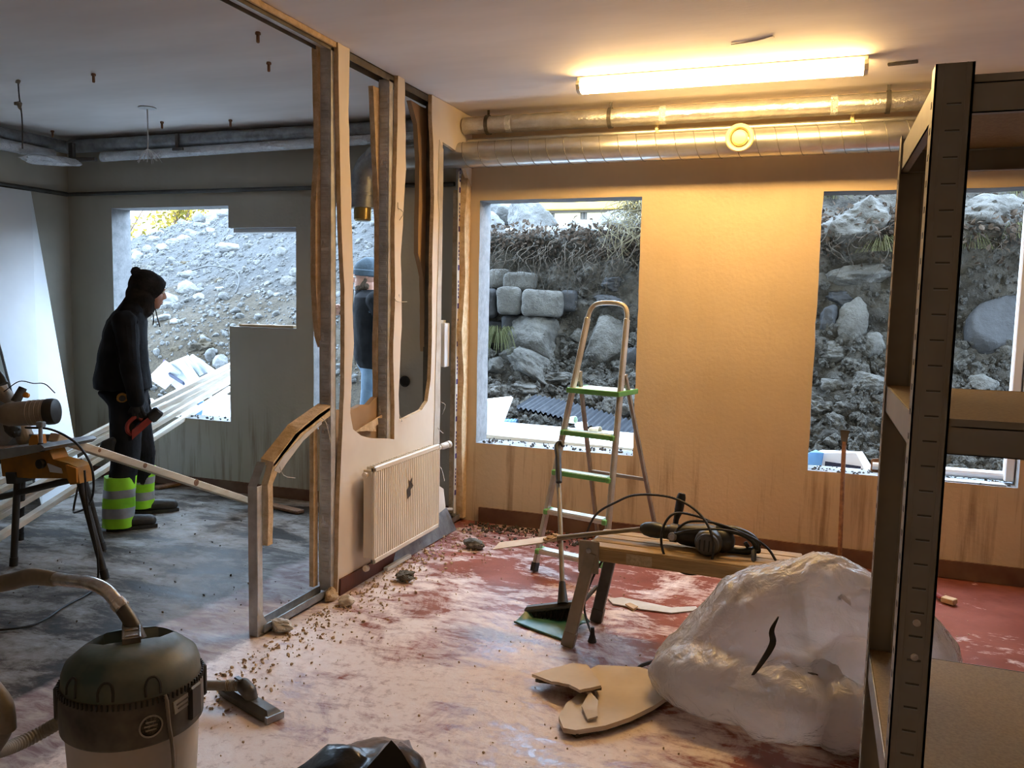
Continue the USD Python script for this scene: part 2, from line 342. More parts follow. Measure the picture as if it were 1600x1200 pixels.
def leafmat(name, c1, c2):
    MAT[name] = usdkit.material(stage, f'/World/Looks/{name}', {
        'oi': ('object_info', {}), 'rp': ('rgb_ramp', {'ramp': [(0, c1), (1, c2)]}),
        'd': ('diffuse_bsdf', {}), 't': ('translucent_bsdf', {}), 'm': ('mix_closure', {'fac': 0.35})},
        [('oi.random', 'rp.fac'), ('rp.color', 'd.color'), ('rp.color', 't.color'), ('d.BSDF', 'm.closure1'), ('t.BSDF', 'm.closure2')], surface='m.closure')
leafmat('leaf_yellow', (0.50, 0.36, 0.07), (0.10, 0.09, 0.02))
leafmat('leaf_litter', (0.040, 0.029, 0.022), (0.15, 0.115, 0.09))
leafmat('grass', (0.10, 0.115, 0.055), (0.20, 0.19, 0.10))

# thin translucent polythene film
MAT['film'] = usdkit.material(stage, '/World/Looks/film', {
    'tc': ('texture_coordinate', {}), 'n': ('noise_texture', {'scale': 5.0, 'detail': 6, 'distortion': 1.2}), 'n2': ('noise_texture', {'scale': 16.0, 'detail': 4, 'distortion': 2.0}),
    'bu': ('bump', {'strength': 0.8, 'distance': 0.035}), 'b2': ('bump', {'strength': 0.6, 'distance': 0.015}),
    'd': ('diffuse_bsdf', {'color': (0.97, 0.95, 0.95)}), 't': ('translucent_bsdf', {'color': (0.98, 0.97, 0.97)}), 'g': ('glossy_bsdf', {'color': (1, 1, 1), 'roughness': 0.13}),
    'x': ('transparent_bsdf', {'color': (0.95, 0.93, 0.92)}), 'f': ('fresnel', {'IOR': 1.5}),
    'm1': ('mix_closure', {'fac': 0.55}), 'm2': ('mix_closure', {'fac': 0.20}), 'm3': ('mix_closure', {})},
    [('tc.object', 'n.vector'), ('tc.object', 'n2.vector'), ('n.fac', 'bu.height'), ('n2.fac', 'b2.height'), ('bu.normal', 'b2.normal'),
     ('b2.normal', 'd.normal'), ('b2.normal', 'g.normal'), ('b2.normal', 'f.normal'), ('d.BSDF', 'm1.closure1'), ('t.BSDF', 'm1.closure2'), ('m1.closure', 'm2.closure1'), ('x.BSDF', 'm2.closure2'),
     ('m2.closure', 'm3.closure1'), ('g.BSDF', 'm3.closure2'), ('f.fac', 'm3.fac')], surface='m3.closure')
MAT['tube_glow'] = usdkit.material(stage, '/World/Looks/tube_glow', {'e': ('emission', {'color': TUBE_COLOR, 'strength': TUBE_POWER})}, [], surface='e.emission')

# walls: painted concrete inside, raw concrete in the cut reveals and outside; cream paint right of the partition, grey left of it
def wall_material(name, right, left, streak):
    MAT[name] = usdkit.material(stage, f'/World/Looks/{name}', {
        'g': ('geometry', {}), 'sp': ('separate_xyz', {}), 'sn': ('separate_xyz', {}), 'ab': ('math', {'math_type': 'absolute'}), 'mr': ('map_range', {'from_min': 0.3, 'from_max': 0.7, 'clamp': True}),
        'side': ('map_range', {'from_min': -2.45, 'from_max': -2.30, 'to_min': 0, 'to_max': 1, 'clamp': True}),
        'paint': ('mix', {'color1': left, 'color2': right}),
        'big': ('noise_texture', {'scale': 1.3, 'detail': 8, 'roughness': 0.6}), 'bigr': ('rgb_ramp', {'ramp': [(0.30, (0.74, 0.71, 0.66)), (0.62, (1, 1, 1))]}),
        'mul': ('mix', {'mix_type': 'multiply', 'fac': 0.55}),
        'mp': ('mapping', {'scale': (9, 9, 0.55)}), 'st': ('noise_texture', {'scale': 1.6, 'detail': 7, 'roughness': 0.65}), 'str': ('map_range', {'from_min': 0.50, 'from_max': 0.72, 'clamp': True}),
        'zlo': ('map_range', {'from_min': 0.72, 'from_max': 0.45, 'to_min': 0.05, 'to_max': 0.85, 'clamp': True}), 'sm': ('math', {'math_type': 'multiply'}),
        'dirt': ('mix', {'color2': streak}),
        'cn': ('noise_texture', {'scale': 14, 'detail': 8, 'roughness': 0.7}), 'cr': ('rgb_ramp', {'ramp': [(0.3, (0.16, 0.165, 0.17)), (0.7, (0.31, 0.315, 0.32))]}),
        'fin': ('mix', {}), 'bn': ('noise_texture', {'scale': 40, 'detail': 6}), 'bu': ('bump', {'strength': 0.22, 'distance': 0.01}),
        'p': ('principled_bsdf', {'roughness': 0.62, 'specular_ior_level': 0.35})},
        [('g.position', 'sp.vector'), ('g.true_normal', 'sn.vector'), ('sn.y', 'ab.value1'), ('ab.value', 'mr.value'), ('sp.x', 'side.value'), ('side.result', 'paint.fac'),
         ('g.position', 'big.vector'), ('big.fac', 'bigr.fac'), ('paint.color', 'mul.color1'), ('bigr.color', 'mul.color2'),
         ('g.position', 'mp.vector'), ('mp.vector', 'st.vector'), ('st.fac', 'str.value'), ('sp.z', 'zlo.value'), ('str.result', 'sm.value1'), ('zlo.result', 'sm.value2'),
         ('mul.color', 'dirt.color1'), ('sm.value', 'dirt.fac'), ('g.position', 'cn.vector'), ('cn.fac', 'cr.fac'),
         ('cr.color', 'fin.color1'), ('dirt.color', 'fin.color2'), ('mr.result', 'fin.fac'), ('fin.color', 'p.base_color'),
         ('g.position', 'bn.vector'), ('bn.fac', 'bu.height'), ('bu.normal', 'p.normal')], surface='p.BSDF')
wall_material('wall_paint', (0.62, 0.50, 0.345), (0.49, 0.465, 0.39), (0.20, 0.12, 0.06))
mat('wall_side', (0.49, 0.465, 0.39), (0.40, 0.38, 0.32), 1.6, 0.65, bump=0.15, bscale=40, world=True, detail=8)
mat('wall_cream', (0.80, 0.77, 0.72), (0.74, 0.70, 0.65), 1.6, 0.65, world=True)  # pale colour of the unseen walls, chosen to bounce light back
mat('ceiling_paint', (0.86, 0.82, 0.785), (0.72, 0.68, 0.645), 1.1, 0.75, bump=0.10, bscale=30, world=True, detail=9, stretch=(.5, 1.6, 1))

# floor: worn red paint with plaster dust right of the partition, bare grey screed with brown scabs left of it
MAT['floor_paint'] = usdkit.material(stage, '/World/Looks/floor_paint', {
    'g': ('geometry', {}), 'sp': ('separate_xyz', {}),
    # dust cover on the red paint: more towards the camera and the partition
    'd1': ('noise_texture', {'scale': 2.1, 'detail': 13, 'roughness': 0.72, 'distortion': 0.9}),
    'm2': ('mapping', {'rotation': (0, 0, 0.62), 'scale': (2.2, 6.0, 1)}), 'd2': ('noise_texture', {'scale': 2.8, 'detail': 11, 'roughness': 0.7, 'distortion': 0.6}),
    'ad': ('math', {'math_type': 'multiply_add', 'value2': 0.62}),
    'yf': ('map_range', {'from_min': 1.9, 'from_max': 4.9, 'to_min': 0.13, 'to_max': -0.10, 'clamp': True}),
    'xf': ('map_range', {'from_min': -2.2, 'from_max': 0.5, 'to_min': 0.06, 'to_max': -0.11, 'clamp': True}),
    's1': ('math', {'math_type': 'add'}), 's2': ('math', {'math_type': 'add'}),
    'cov': ('map_range', {'from_min': 0.72, 'from_max': 0.89, 'to_min': 0.0, 'to_max': 1.0, 'clamp': True}),
    'rn': ('noise_texture', {'scale': 3.2, 'detail': 6}), 'red': ('rgb_ramp', {'ramp': [(0.3, (0.21, 0.058, 0.046)), (0.7, (0.33, 0.115, 0.088))]}),
    'dn': ('noise_texture', {'scale': 22, 'detail': 7, 'roughness': 0.7}), 'dust': ('rgb_ramp', {'ramp': [(0.28, (0.42, 0.28, 0.23)), (0.46, (0.78, 0.64, 0.57)), (0.75, (0.82, 0.72, 0.66))]}),
    'right': ('mix', {}),
    # grey side
    'm3': ('mapping', {'rotation': (0, 0, -0.75), 'scale': (0.75, 1.9, 1)}), 'g1': ('noise_texture', {'scale': 2.1, 'detail': 13, 'roughness': 0.74, 'distortion': 0.25}),
    'gr': ('rgb_ramp', {'ramp': [(0.42, (0.022, 0.016, 0.011)), (0.47, (0.085, 0.066, 0.05)), (0.51, (0.20, 0.18, 0.16)), (0.56, (0.25, 0.235, 0.22)), (0.66, (0.40, 0.385, 0.37))]}),
    'g2': ('noise_texture', {'scale': 5.5, 'detail': 10, 'roughness': 0.72}), 'g2r': ('rgb_ramp', {'ramp': [(0.38, (0.30, 0.24, 0.19)), (0.47, (0.85, 0.80, 0.74)), (0.55, (1, 1, 1))]}), 'left': ('mix', {'mix_type': 'multiply', 'fac': 0.8}),
    # purple strip of old glue beside the partition line
    'wob': ('noise_texture', {'scale': 1.7, 'detail': 4}), 'wm': ('math', {'math_type': 'multiply_add', 'value2': 0.55}),
    'pl': ('map_range', {'from_min': -2.55, 'from_max': -2.50, 'clamp': True}), 'glue': ('rgb_ramp', {'ramp': [(0.38, (0.21, 0.125, 0.13)), (0.55, (0.40, 0.33, 0.31)), (0.7, (0.55, 0.47, 0.42))]}), 'lg': ('mix', {}),
    'lw': ('math', {'math_type': 'multiply_add', 'value2': 0.16}), 'ln': ('map_range', {'from_min': -2.285, 'from_max': -2.235, 'clamp': True}), 'all': ('mix', {}),
    # roughness: bare paint is wet and shiny, dust is matt
    'ro': ('map_range', {'from_min': 0.0, 'from_max': 0.8, 'to_min': 0.17, 'to_max': 0.56, 'clamp': True}),
    'rg': ('map_range', {'from_min': 0.35, 'from_max': 0.62, 'to_min': 0.45, 'to_max': 0.72, 'clamp': True}), 'smix': ('mix_float', {'a': 0.22, 'b': 0.55}), 'rmix': ('mix_float', {}),
    'b1': ('noise_texture', {'scale': 9, 'detail': 8, 'roughness': 0.7}), 'bu': ('bump', {'strength': 0.22, 'distance': 0.015}),
    'p': ('principled_bsdf', {'specular_ior_level': 0.55})},
    [('g.position', 'sp.vector'), ('g.position', 'd1.vector'), ('g.position', 'm2.vector'), ('m2.vector', 'd2.vector'), ('d2.fac', 'ad.value1'), ('d1.fac', 'ad.value3'),
     ('sp.y', 'yf.value'), ('sp.x', 'xf.value'), ('ad.value', 's1.value1'), ('yf.result', 's1.value2'), ('s1.value', 's2.value1'), ('xf.result', 's2.value2'), ('s2.value', 'cov.value'),
     ('g.position', 'rn.vector'), ('rn.fac', 'red.fac'), ('g.position', 'dn.vector'), ('dn.fac', 'dust.fac'), ('red.color', 'right.color1'), ('dust.color', 'right.color2'), ('cov.result', 'right.fac'),
     ('g.position', 'm3.vector'), ('m3.vector', 'g1.vector'), ('g1.fac', 'gr.fac'), ('g.position', 'g2.vector'), ('g2.fac', 'g2r.fac'), ('gr.color', 'left.color1'), ('g2r.color', 'left.color2'),
     ('g.position', 'wob.vector'), ('wob.fac', 'wm.value1'), ('sp.x', 'wm.value3'), ('wm.value', 'pl.value'), ('d2.fac', 'glue.fac'), ('left.color', 'lg.color1'), ('glue.color', 'lg.color2'), ('pl.result', 'lg.fac'),
     ('dn.fac', 'lw.value1'), ('sp.x', 'lw.value3'), ('lw.value', 'ln.value'), ('lg.color', 'all.color1'), ('right.color', 'all.color2'), ('ln.result', 'all.fac'), ('all.color', 'p.base_color'),
     ('cov.result', 'ro.value'), ('g1.fac', 'rg.value'), ('rg.result', 'rmix.a'), ('ro.result', 'rmix.b'), ('ln.result', 'rmix.fac'), ('rmix.result', 'p.roughness'), ('ln.result', 'smix.fac'), ('smix.result', 'p.specular_ior_level'),
     ('g.position', 'b1.vector'), ('b1.fac', 'bu.height'), ('bu.normal', 'p.normal')], surface='p.BSDF')

MAT['gravel'] = usdkit.material(stage, '/World/Looks/gravel_layers', {
    'g': ('geometry', {}), 'sp': ('separate_xyz', {}), 'n1': ('noise_texture', {'scale': 1.1, 'detail': 10, 'roughness': 0.65}), 'n2': ('noise_texture', {'scale': 30, 'detail': 8, 'roughness': 0.7}),
    'gr': ('rgb_ramp', {'ramp': [(0.3, (0.042, 0.042, 0.041)), (0.7, (0.105, 0.106, 0.106))]}), 'br': ('rgb_ramp', {'ramp': [(0.3, (0.030, 0.022, 0.013)), (0.7, (0.095, 0.074, 0.047))]}),
    'zz': ('math', {'math_type': 'multiply_add', 'value2': 2.2}), 'mr': ('map_range', {'from_min': 2.45, 'from_max': 3.0, 'clamp': True}), 'mx': ('mix', {}),
    'b': ('bump', {'strength': 1.0, 'distance': 0.05}), 'p': ('principled_bsdf', {'roughness': 0.95})},
    [('g.position', 'sp.vector'), ('g.position', 'n1.vector'), ('g.position', 'n2.vector'), ('n2.fac', 'gr.fac'), ('n2.fac', 'br.fac'), ('n1.fac', 'zz.value1'), ('sp.z', 'zz.value3'), ('zz.value', 'mr.value'),
     ('br.color', 'mx.color1'), ('gr.color', 'mx.color2'), ('mr.result', 'mx.fac'), ('mx.color', 'p.base_color'), ('n2.fac', 'b.height'), ('b.normal', 'p.normal')], surface='p.BSDF')
# ================================================================== THE ROOM
D, T, CEIL = 5.33, 0.20, 2.80           # inner face of the far wall, its thickness, ceiling height
XL, XR, YN = -5.95, 2.7, -1.5
def yz(poly, x0, x1): return prism(poly, (x0, 0, 0), (0, 1, 0), (0, 0, 1), (x1 - x0, 0, 0))
def xz(poly, y0, y1): return prism(poly, (0, y0, 0), (1, 0, 0), (0, 0, 1), (0, y1 - y0, 0))
# floor slab, gently dished mesh
gx, gy = np.meshgrid(np.linspace(XL - .2, XR + .2, 220), np.linspace(YN - .2, D + .02, 190), indexing='ij')
gz = 0.004 * (2 * meshkit.fbm(np.stack([gx * 1.2, gy * 1.2, gx * 0], -1), 3, 4) - 1) - 0.002
v = np.stack([gx, gy, gz], -1).reshape(-1, 3); n1, n2 = gx.shape
i, j = np.meshgrid(np.arange(n1 - 1), np.arange(n2 - 1), indexing='ij'); q = i * n2 + j
top = trimesh.Trimesh(v, np.vstack([np.stack([q, q + n2, q + n2 + 1], -1).reshape(-1, 3), np.stack([q, q + n2 + 1, q + 1], -1).reshape(-1, 3)]), process=False)
structure('floor', cat(top, box((XL - .2, YN - .2, -0.2), (XR + .2, D + .02, -0.012))), 'floor_paint', smooth=True)
structure('ceiling', box((XL - .2, YN - .2, CEIL), (XR + .2, D + T, CEIL + .3)), 'ceiling_paint', smooth=False)
# far wall with the four sawn openings
def ragged(p, seed): return Polygon(wobble(p, 0.005, 0.06, seed)).buffer(0)
W1 = [(-5.485, .56), (-4.318, .56), (-4.318, 1.315), (-3.703, 1.315), (-3.703, 2.075), (-4.318, 2.075), (-4.318, 2.245), (-5.485, 2.245)]
W2 = [(-3.55, .56), (-2.90, .56), (-2.90, 2.245), (-3.55, 2.245)]
W3 = [(-2.215, .56), (-1.097, .56), (-1.097, 2.24), (-2.215, 2.24)]
W4 = [(-0.012, .565), (1.115, .565), (1.115, 2.245), (-0.012, 2.245)]
wall = sbox(XL - .2, -0.3, XR + .2, 6.6)  # unseen height above the ceiling added to cast shade on the bank
for k, w in enumerate((W1, W2, W3, W4)): wall = wall.difference(ragged(w, k) if k else Polygon(w))
structure('wall_far', xz(wall, D, D + T), 'wall_paint', smooth=False)
structure('wall_left', box((XL - .2, YN - .2, -.2), (XL, D, CEIL + .02)), 'wall_side', smooth=False)
structure('wall_right', box((XR, YN - .2, -.2), (XR + .2, D, CEIL + .02)), 'wall_cream', smooth=False)  # unseen wall, kept close and pale to bounce fill light
structure('wall_near', box((XL, YN - .2, -.2), (XR, YN, CEIL + .02)), 'wall_cream', smooth=False)  # unseen wall, pulled close behind the camera as a pale bounce surface
# skirtings
def strip(pts, x0=None): pass
bl = wobble([(XL + .01, .0), (-2.39, .0), (-2.39, .085), (XL + .01, .085)], .006, .12, 3)
structure('baseboard_far', xz(Polygon(bl).buffer(0), D - .016, D + .002), 'skirting_far', smooth=False)
br = wobble([(-2.18, .0), (XR, .0), (XR, .105), (-2.18, .105)], .005, .12, 5)
structure('baseboard_far', xz(Polygon(br).buffer(0), D - .018, D + .002), 'skirting_far', smooth=False)
# conduit rail along the far and left walls of the left room
structure('trim_1', tube([(XL + .01, D - .022, 2.365), (-2.40, D - .022, 2.352)], .016, 8), 'rail')
structure('trim_2', tube([(XL + .022, 2.0, 2.365), (XL + .022, D - .03, 2.365)], .018, 8), 'rail')
structure('trim_3', cat(box((-3.70, D + .06, 1.317), (-3.728, D + .16, 2.073)), box((-4.318, D + .06, 2.045), (-3.728, D + .16, 2.073))), 'white_plastic')
structure('trim_4', box((-4.25, D + .03, 1.316), (-3.75, D + .10, 1.335)), 'wood')
# dust and mortar crumbs on the sills
rng = np.random.default_rng(11)
crumb = [rock((1, 1, .7), 900 + k, 1, 9) for k in range(4)]
P, S, I = [], [], []
for (x0, x1), n in (((-2.2, -1.11), 90), ((0.0, 1.1), 120), ((-5.45, -4.33), 80)):
    for k in range(n):
        P.append((rng.uniform(x0, x1), rng.uniform(D + .01, D + T - .01), .566)); s = rng.uniform(.006, .022); S.append((s, s, s)); I.append(k % 4)
scatter('/World/sill_crumbs', crumb, 'pebble', P, rquat(rng, len(P)), S, I, 'pale mortar crumbs scattered on the sawn window sills', 'rubble')
# remnants of a white plastic window frame in the right opening
wn = structure_group('window_4', 'white plastic frame remnant on the right and bottom edge of the right opening')
part(wn, 'frame_post', obox((1.085, D + .12, 1.36), (.05, .07, 1.56), b=.006), 'white_plastic')
part(wn, 'bottom_rail', tube([(0.36, D + .14, .603), (1.06, D + .14, .606)], .026, 12), 'white_plastic')
part(wn, 'corner_patch', box((.60, D + .015, .566), (1.06, D + .10, .573), .002), 'tarp_white')
# sockets in the far wall
for k, x in enumerate((-2.865, -2.775)):
    pth = solo('wall_socket', lathe([(.0, .0), (.033, 0), (.040, .004), (.040, .012), (.034, .014), (.032, .004), (.0, .003)], (x, D, .965), (0, -1, 0), 24), 'black_plastic',
         ('left' if not k else 'right') + ' black round socket box of the pair on the grey far wall', 'socket')

# ------------------------------------------------------------------ the half torn-down plasterboard partition
XF = -2.28                                # front face (towards the right room)
pw = structure_group('wall_partition', 'half demolished plasterboard partition with bare metal studs and torn holes')
def sheet(outer, holes, x0, x1, name, face, edge, label=None):
    p = Polygon(outer).buffer(0)
    for h in holes: p = p.difference(Polygon(h).buffer(0))
    m = yz(p, x0, x1); nx = np.abs(m.face_normals[:, 0]) > 0.7
    a = part(pw, name, m.submesh([np.where(nx)[0]], append=True, repair=False), face, label, smooth=False)
    part(a, 'torn_edge', m.submesh([np.where(~nx)[0]], append=True, repair=False), edge, smooth=False)
outer = [(3.635, 0.005), (3.66, .6), (3.695, 1.0), (3.705, 1.3), (3.70, 1.6), (3.675, 1.85), (3.66, 2.1), (3.65, 2.45), (3.635, 2.798), (5.325, 2.798), (5.325, 2.33), (5.12, 2.525), (4.855, 2.545), (4.86, .60), (4.87, .34), (4.94, .30), (4.99, .12), (4.86, .085), (4.6, .05), (4.2, .015)]
h1 = [(3.748, 2.83), (3.735, 2.6), (3.745, 2.3), (3.775, 1.9), (3.785, 1.7), (3.78, 1.5), (3.80, 1.32), (3.775, 1.15), (3.765, .95), (3.79, .86), (3.87, .815), (3.98, .79), (4.12, .765), (4.245, .745), (4.245, .9), (4.225, 1.3), (4.245, 1.6), (4.23, 2.0), (4.25, 2.3), (4.255, 2.55), (4.262, 2.83)]
h2 = [(4.335, 2.83), (4.345, 2.72), (4.36, 2.3), (4.31, 1.8), (4.325, 1.4), (4.30, 1.0), (4.31, .845), (4.45, .855), (4.60, .875), (4.68, .92), (4.725, 1.05), (4.735, 1.3), (4.725, 1.8), (4.74, 2.2), (4.715, 2.55), (4.69, 2.68), (4.69, 2.83)]
sheet(wobble(outer, .008, .05, 2), [wobble(h1, .010, .045, 3), wobble(h2, .009, .045, 4)], XF, XF - .025, 'front_plasterboard', 'board_paint', 'gypsum_torn')
part(pw, 'joint_compound', yz(Polygon(wobble([(4.775, .62), (4.862, .62), (4.862, 2.5), (4.80, 2.55), (4.79, 2.2), (4.815, 2.1), (4.80, 1.6), (4.79, 1.2)], .006, .08, 8)).buffer(0), XF + .001, XF + .0035), 'compound', 'rough pale stripe of joint compound')
# remains of the rear boards (towards the left room)
def rear(pts, seed, m='insulation', x0=-2.365, x1=-2.395):
    part(pw, 'rear_board_remnant', yz(Polygon(wobble(pts, .010, .05, seed)).buffer(0), x0, x1), m, smooth=False)
rear([(3.585, 2.79), (3.66, 2.79), (3.655, 2.2), (3.66, 1.35), (3.63, 1.30), (3.60, 1.36), (3.575, 1.6), (3.57, 2.0), (3.60, 2.3)], 21, 'gypsum_torn')
rear([(4.13, 2.72), (4.20, 2.72), (4.225, 2.3), (4.24, 1.6), (4.225, 1.1), (4.235, .95), (4.20, .9), (4.185, 1.2), (4.20, 1.6), (4.20, 2.0), (4.16, 2.4)], 22, 'gypsum_torn')
rear([(4.58, 2.74), (4.86, 2.74), (4.86, 1.25), (4.80, 1.22), (4.775, 1.7), (4.70, 1.85), (4.70, 2.4), (4.67, 2.62)], 23, 'board_paper')
rear([(3.90, .06), (4.30, .06), (4.30, 1.04), (4.23, .985), (4.18, .99), (4.10, .955), (4.02, .965), (3.90, .945), (3.80, .96), (3.72, .94), (3.72, .06)], 24, 'board_paper')
rear([(3.64, .06), (3.73, .06), (3.735, .8), (3.69, .93), (3.64, .95)], 25, 'gypsum_torn')
rear([(5.27, .02), (5.325, .02), (5.325, 2.62), (5.29, 2.5), (5.22, 2.1), (5.25, 1.7), (5.205, 1.35), (5.25, 1.0), (5.225, .7), (5.255, .3)], 26, 'gypsum_torn', XF - .002, XF - .05)
# paper flap inside the first hole
fl = wobble([(3.90, .83), (4.26, .90), (4.26, .86), (4.15, .875), (4.16, .84), (4.12, .83), (4.13, .80)], .006, .03, 31)
part(pw, 'paper_flap', yz(Polygon(fl).buffer(0), -2.335, -2.338), 'gypsum_torn', smooth=False)
# galvanised C studs with punched ribs
def stud(y, z0, z1, x0=-2.372, x1=-2.305, m='stud_dusty', ribs=True, lean=0.0):
    t = .0016; w = x1 - x0; L = z1 - z0
    b = cat(box((x0, y - t, z0), (x1, y + t, z1)), box((x0, y, z0), (x0 + 2 * t, y + .045, z1)), box((x1 - 2 * t, y, z0), (x1, y + .045, z1)),
            box((x0, y + .042, z0), (x0 + .01, y + .045, z1)), box((x1 - .01, y + .042, z0), (x1, y + .045, z1)))
    s = part(pw, 'stud', b, m, smooth=False)
    if ribs:
        rb = [hullm([(x0 + .014, y - t, z), (x1 - .010, y - t, z), (x0 + .014, y - t - .005, z + .004), (x1 - .010, y - t - .005, z + .004), (x0 + .014, y - t - .005, z + .02), (x1 - .010, y - t - .005, z + .02), (x0 + .014, y - t, z + .024), (x1 - .010, y - t, z + .024)]) for z in np.arange(z0 + .1, z1 - .06, .036)]
        part(s, 'rib_press', cat(rb), m, smooth=False, kind='stuff')
        pl = [trimesh.Trimesh(np.array([(x0 + .012, y - t - .006, z), (x0 + .040, y - t - .006, z), (x0 + .012 + .012, y - t - .006, z + .04), (x0 + .012, y - t - .004, z), (x0 + .040, y - t - .004, z), (x0 + .024, y - t - .004, z + .04)]), [[0, 1, 2], [5, 4, 3], [0, 3, 4], [0, 4, 1], [1, 4, 5], [1, 5, 2], [2, 5, 3], [2, 3, 0]], process=False) for z in np.arange(z0 + .36, z1 - .1, .47)]
        part(s, 'punched_flap', cat(pl), 'foil_crumpled', smooth=False, kind='stuff')  # pale foil paints the brightness of the triangular punched holes
stud(3.615, .03, 2.77)
stud(4.205, .06, 2.77)
stud(4.80, .06, 2.77, m='track_dark', ribs=False)  # darker track colour puts the shade on this stud into its material
stud(5.275, .03, 2.55, ribs=False)
part(pw, 'edge_board', yz(Polygon(wobble([(3.56, .06), (3.60, .06), (3.602, .92), (3.565, .94)], .004, .05, 41)).buffer(0), -2.375, -2.400), 'gypsum_torn', smooth=False)
# ceiling and floor channels
def channel(y0, y1, z, up, m, name):
    s = 1 if up else -1
    part(pw, name, cat(box((-2.375, y0, z), (-2.305, y1, z + s * .004)), box((-2.375, y0, z), (-2.371, y1, z + s * .04)), box((-2.309, y0, z), (-2.305, y1, z + s * .04))), m, smooth=False)
channel(-.8, 4.85, 2.798, False, 'track_dark', 'ceiling_track')
part(pw, 'track_rubber', box((-2.365, -.8, 2.770), (-2.315, 3.62, 2.79), .004), 'stud_dusty', smooth=False)
part(pw, 'ceiling_batten', box((-2.30, -.8, 2.772), (-2.283, 3.63, 2.798), .003), 'gypsum_torn', 'torn board strip left under the ceiling track')
channel(3.06, 3.62, .012, True, 'galvanised', 'floor_track')
channel(4.86, 5.30, .012, True, 'galvanised', 'floor_track')
part(pw, 'skirting', yz(Polygon(wobble([(3.645, .002), (4.75, .002), (4.75, .075), (4.3, .078), (3.655, .088)], .003, .1, 43)).buffer(0), XF, XF + .012), 'skirting', 'dark red painted skirting strip', smooth=False)
part(pw, 'bent_flashing', hullm([(XF + .002, 4.2, .005), (XF + .002, 5.02, .005), (XF + .03, 4.25, .004), (XF + .05, 5.05, .004), (XF + .004, 4.25, .09), (XF + .006, 4.98, .17)]), 'galvanised', 'bent grey sheet strip at the foot of the wall', smooth=False)
# bent stud and sawn remnant of the old opening
bs = [(-2.33, 3.055, .0), (-2.33, 3.05, .74)]
part(pw, 'bent_stud', cat(box((-2.372, 3.04, .0), (-2.368, 3.085, .70)), box((-2.372, 3.038, .0), (-2.325, 3.042, .70)), box((-2.327, 3.04, .10), (-2.323, 3.075, .70)),
     hullm([(-2.372, 3.04, .70), (-2.372, 3.085, .70), (-2.325, 3.04, .70), (-2.372, 3.105, .80), (-2.325, 3.105, .80)]),
     hullm([(-2.325, 3.04, 0), (-2.31, 3.115, .012), (-2.325, 3.04, .15), (-2.318, 3.06, .11), (-2.33, 3.04, 0), (-2.32, 3.115, .012)])), 'stud_dusty', 'dented grey stud standing free', smooth=False)
part(pw, 'sawn_remnant', cat(put(yz(Polygon(wobble([(3.055, .42), (3.085, .42), (3.09, .70), (3.13, .79), (3.30, .905), (3.50, .975), (3.60, 1.0), (3.60, .955), (3.50, .925), (3.33, .865), (3.17, .77), (3.125, .70), (3.12, .42)], .006, .035, 51)).buffer(0), -2.30, -2.335)),
     hullm([(-2.30, 3.13, .775), (-2.37, 3.13, .785), (-2.30, 3.34, .90), (-2.37, 3.34, .915), (-2.30, 3.34, .93), (-2.37, 3.34, .94), (-2.30, 3.13, .80), (-2.37, 3.13, .81)]),
     hullm([(-2.30, 3.34, .90), (-2.37, 3.34, .915), (-2.30, 3.34, .93), (-2.37, 3.34, .94), (-2.30, 3.60, .985), (-2.37, 3.60, .99), (-2.30, 3.60, 1.01), (-2.37, 3.60, 1.015)])), 'gypsum_torn', 'arched strip of sawn gypsum board between the studs', smooth=False)
part(pw, 'torn_paper', yz(Polygon(wobble([(3.13, .76), (3.20, .815), (3.36, .89), (3.52, .945), (3.52, .925), (3.36, .865), (3.22, .775), (3.17, .74)], .005, .03, 52)).buffer(0), -2.297, -2.3), 'paper', smooth=False)
# printed edge strip and pipes inside the open bay next to the far wall
ps = part(pw, 'edge_strip', box((-2.325, 5.195, .07), (-2.318, 5.232, 2.42), .001), 'paper', 'white strip with purple printed dashes', smooth=False)
pm = []
for k, z in enumerate(np.arange(.2, 2.4, .26)):
    pm.append(box((-2.317, 5.202, z), (-2.3155, 5.226, z + .035)))
    for q in range(5): pm.append(box((-2.317, 5.208 + .002 * (q % 2), z + .07 + .026 * q), (-2.3155, 5.218 + .002 * ((q + k) % 3), z + .086 + .026 * q)))
part(ps, 'print', cat(pm), 'print_purple', smooth=False)
part(pw, 'strip_backing', yz(Polygon(wobble([(5.235, .06), (5.26, .06), (5.262, 2.3), (5.237, 2.3)], .003, .06, 55)).buffer(0), -2.33, -2.375), 'gypsum_torn', smooth=False)
part(pw, 'bay_pipe', tube([(-2.345, 5.27, 1.3), (-2.345, 5.27, 2.40)], .012, 10), 'copper', 'yellowish copper pipe in the open bay')
part(pw, 'bracket_board', box((-2.42, 4.90, 1.38), (-2.40, 5.20, 1.42), .002), 'white_pipe')
part(pw, 'bracket_board', box((-2.40, 5.12, 1.10), (-2.37, 5.20, 1.40), .004), 'panel_white')
# hanging torn paper fibres
fib = [tube([(XF - .02 + rng.uniform(-.03, .03), y, z), (XF + rng.uniform(-.02, .05), y + rng.uniform(-.03, .06), z - rng.uniform(.02, .07)), (XF + rng.uniform(-.03, .06), y + rng.uniform(0, .09), z - rng.uniform(.06, .13))], .0022, 4, sm=3) for y, z in ((4.25, 2.1), (4.26, 2.08), (4.24, 1.62), (4.26, 1.6), (4.31, .90), (4.86, .75), (4.87, .9), (4.87, .5), (3.18, .80), (3.5, .96))]
part(pw, 'torn_fibres', cat(fib), 'paper', kind='stuff')
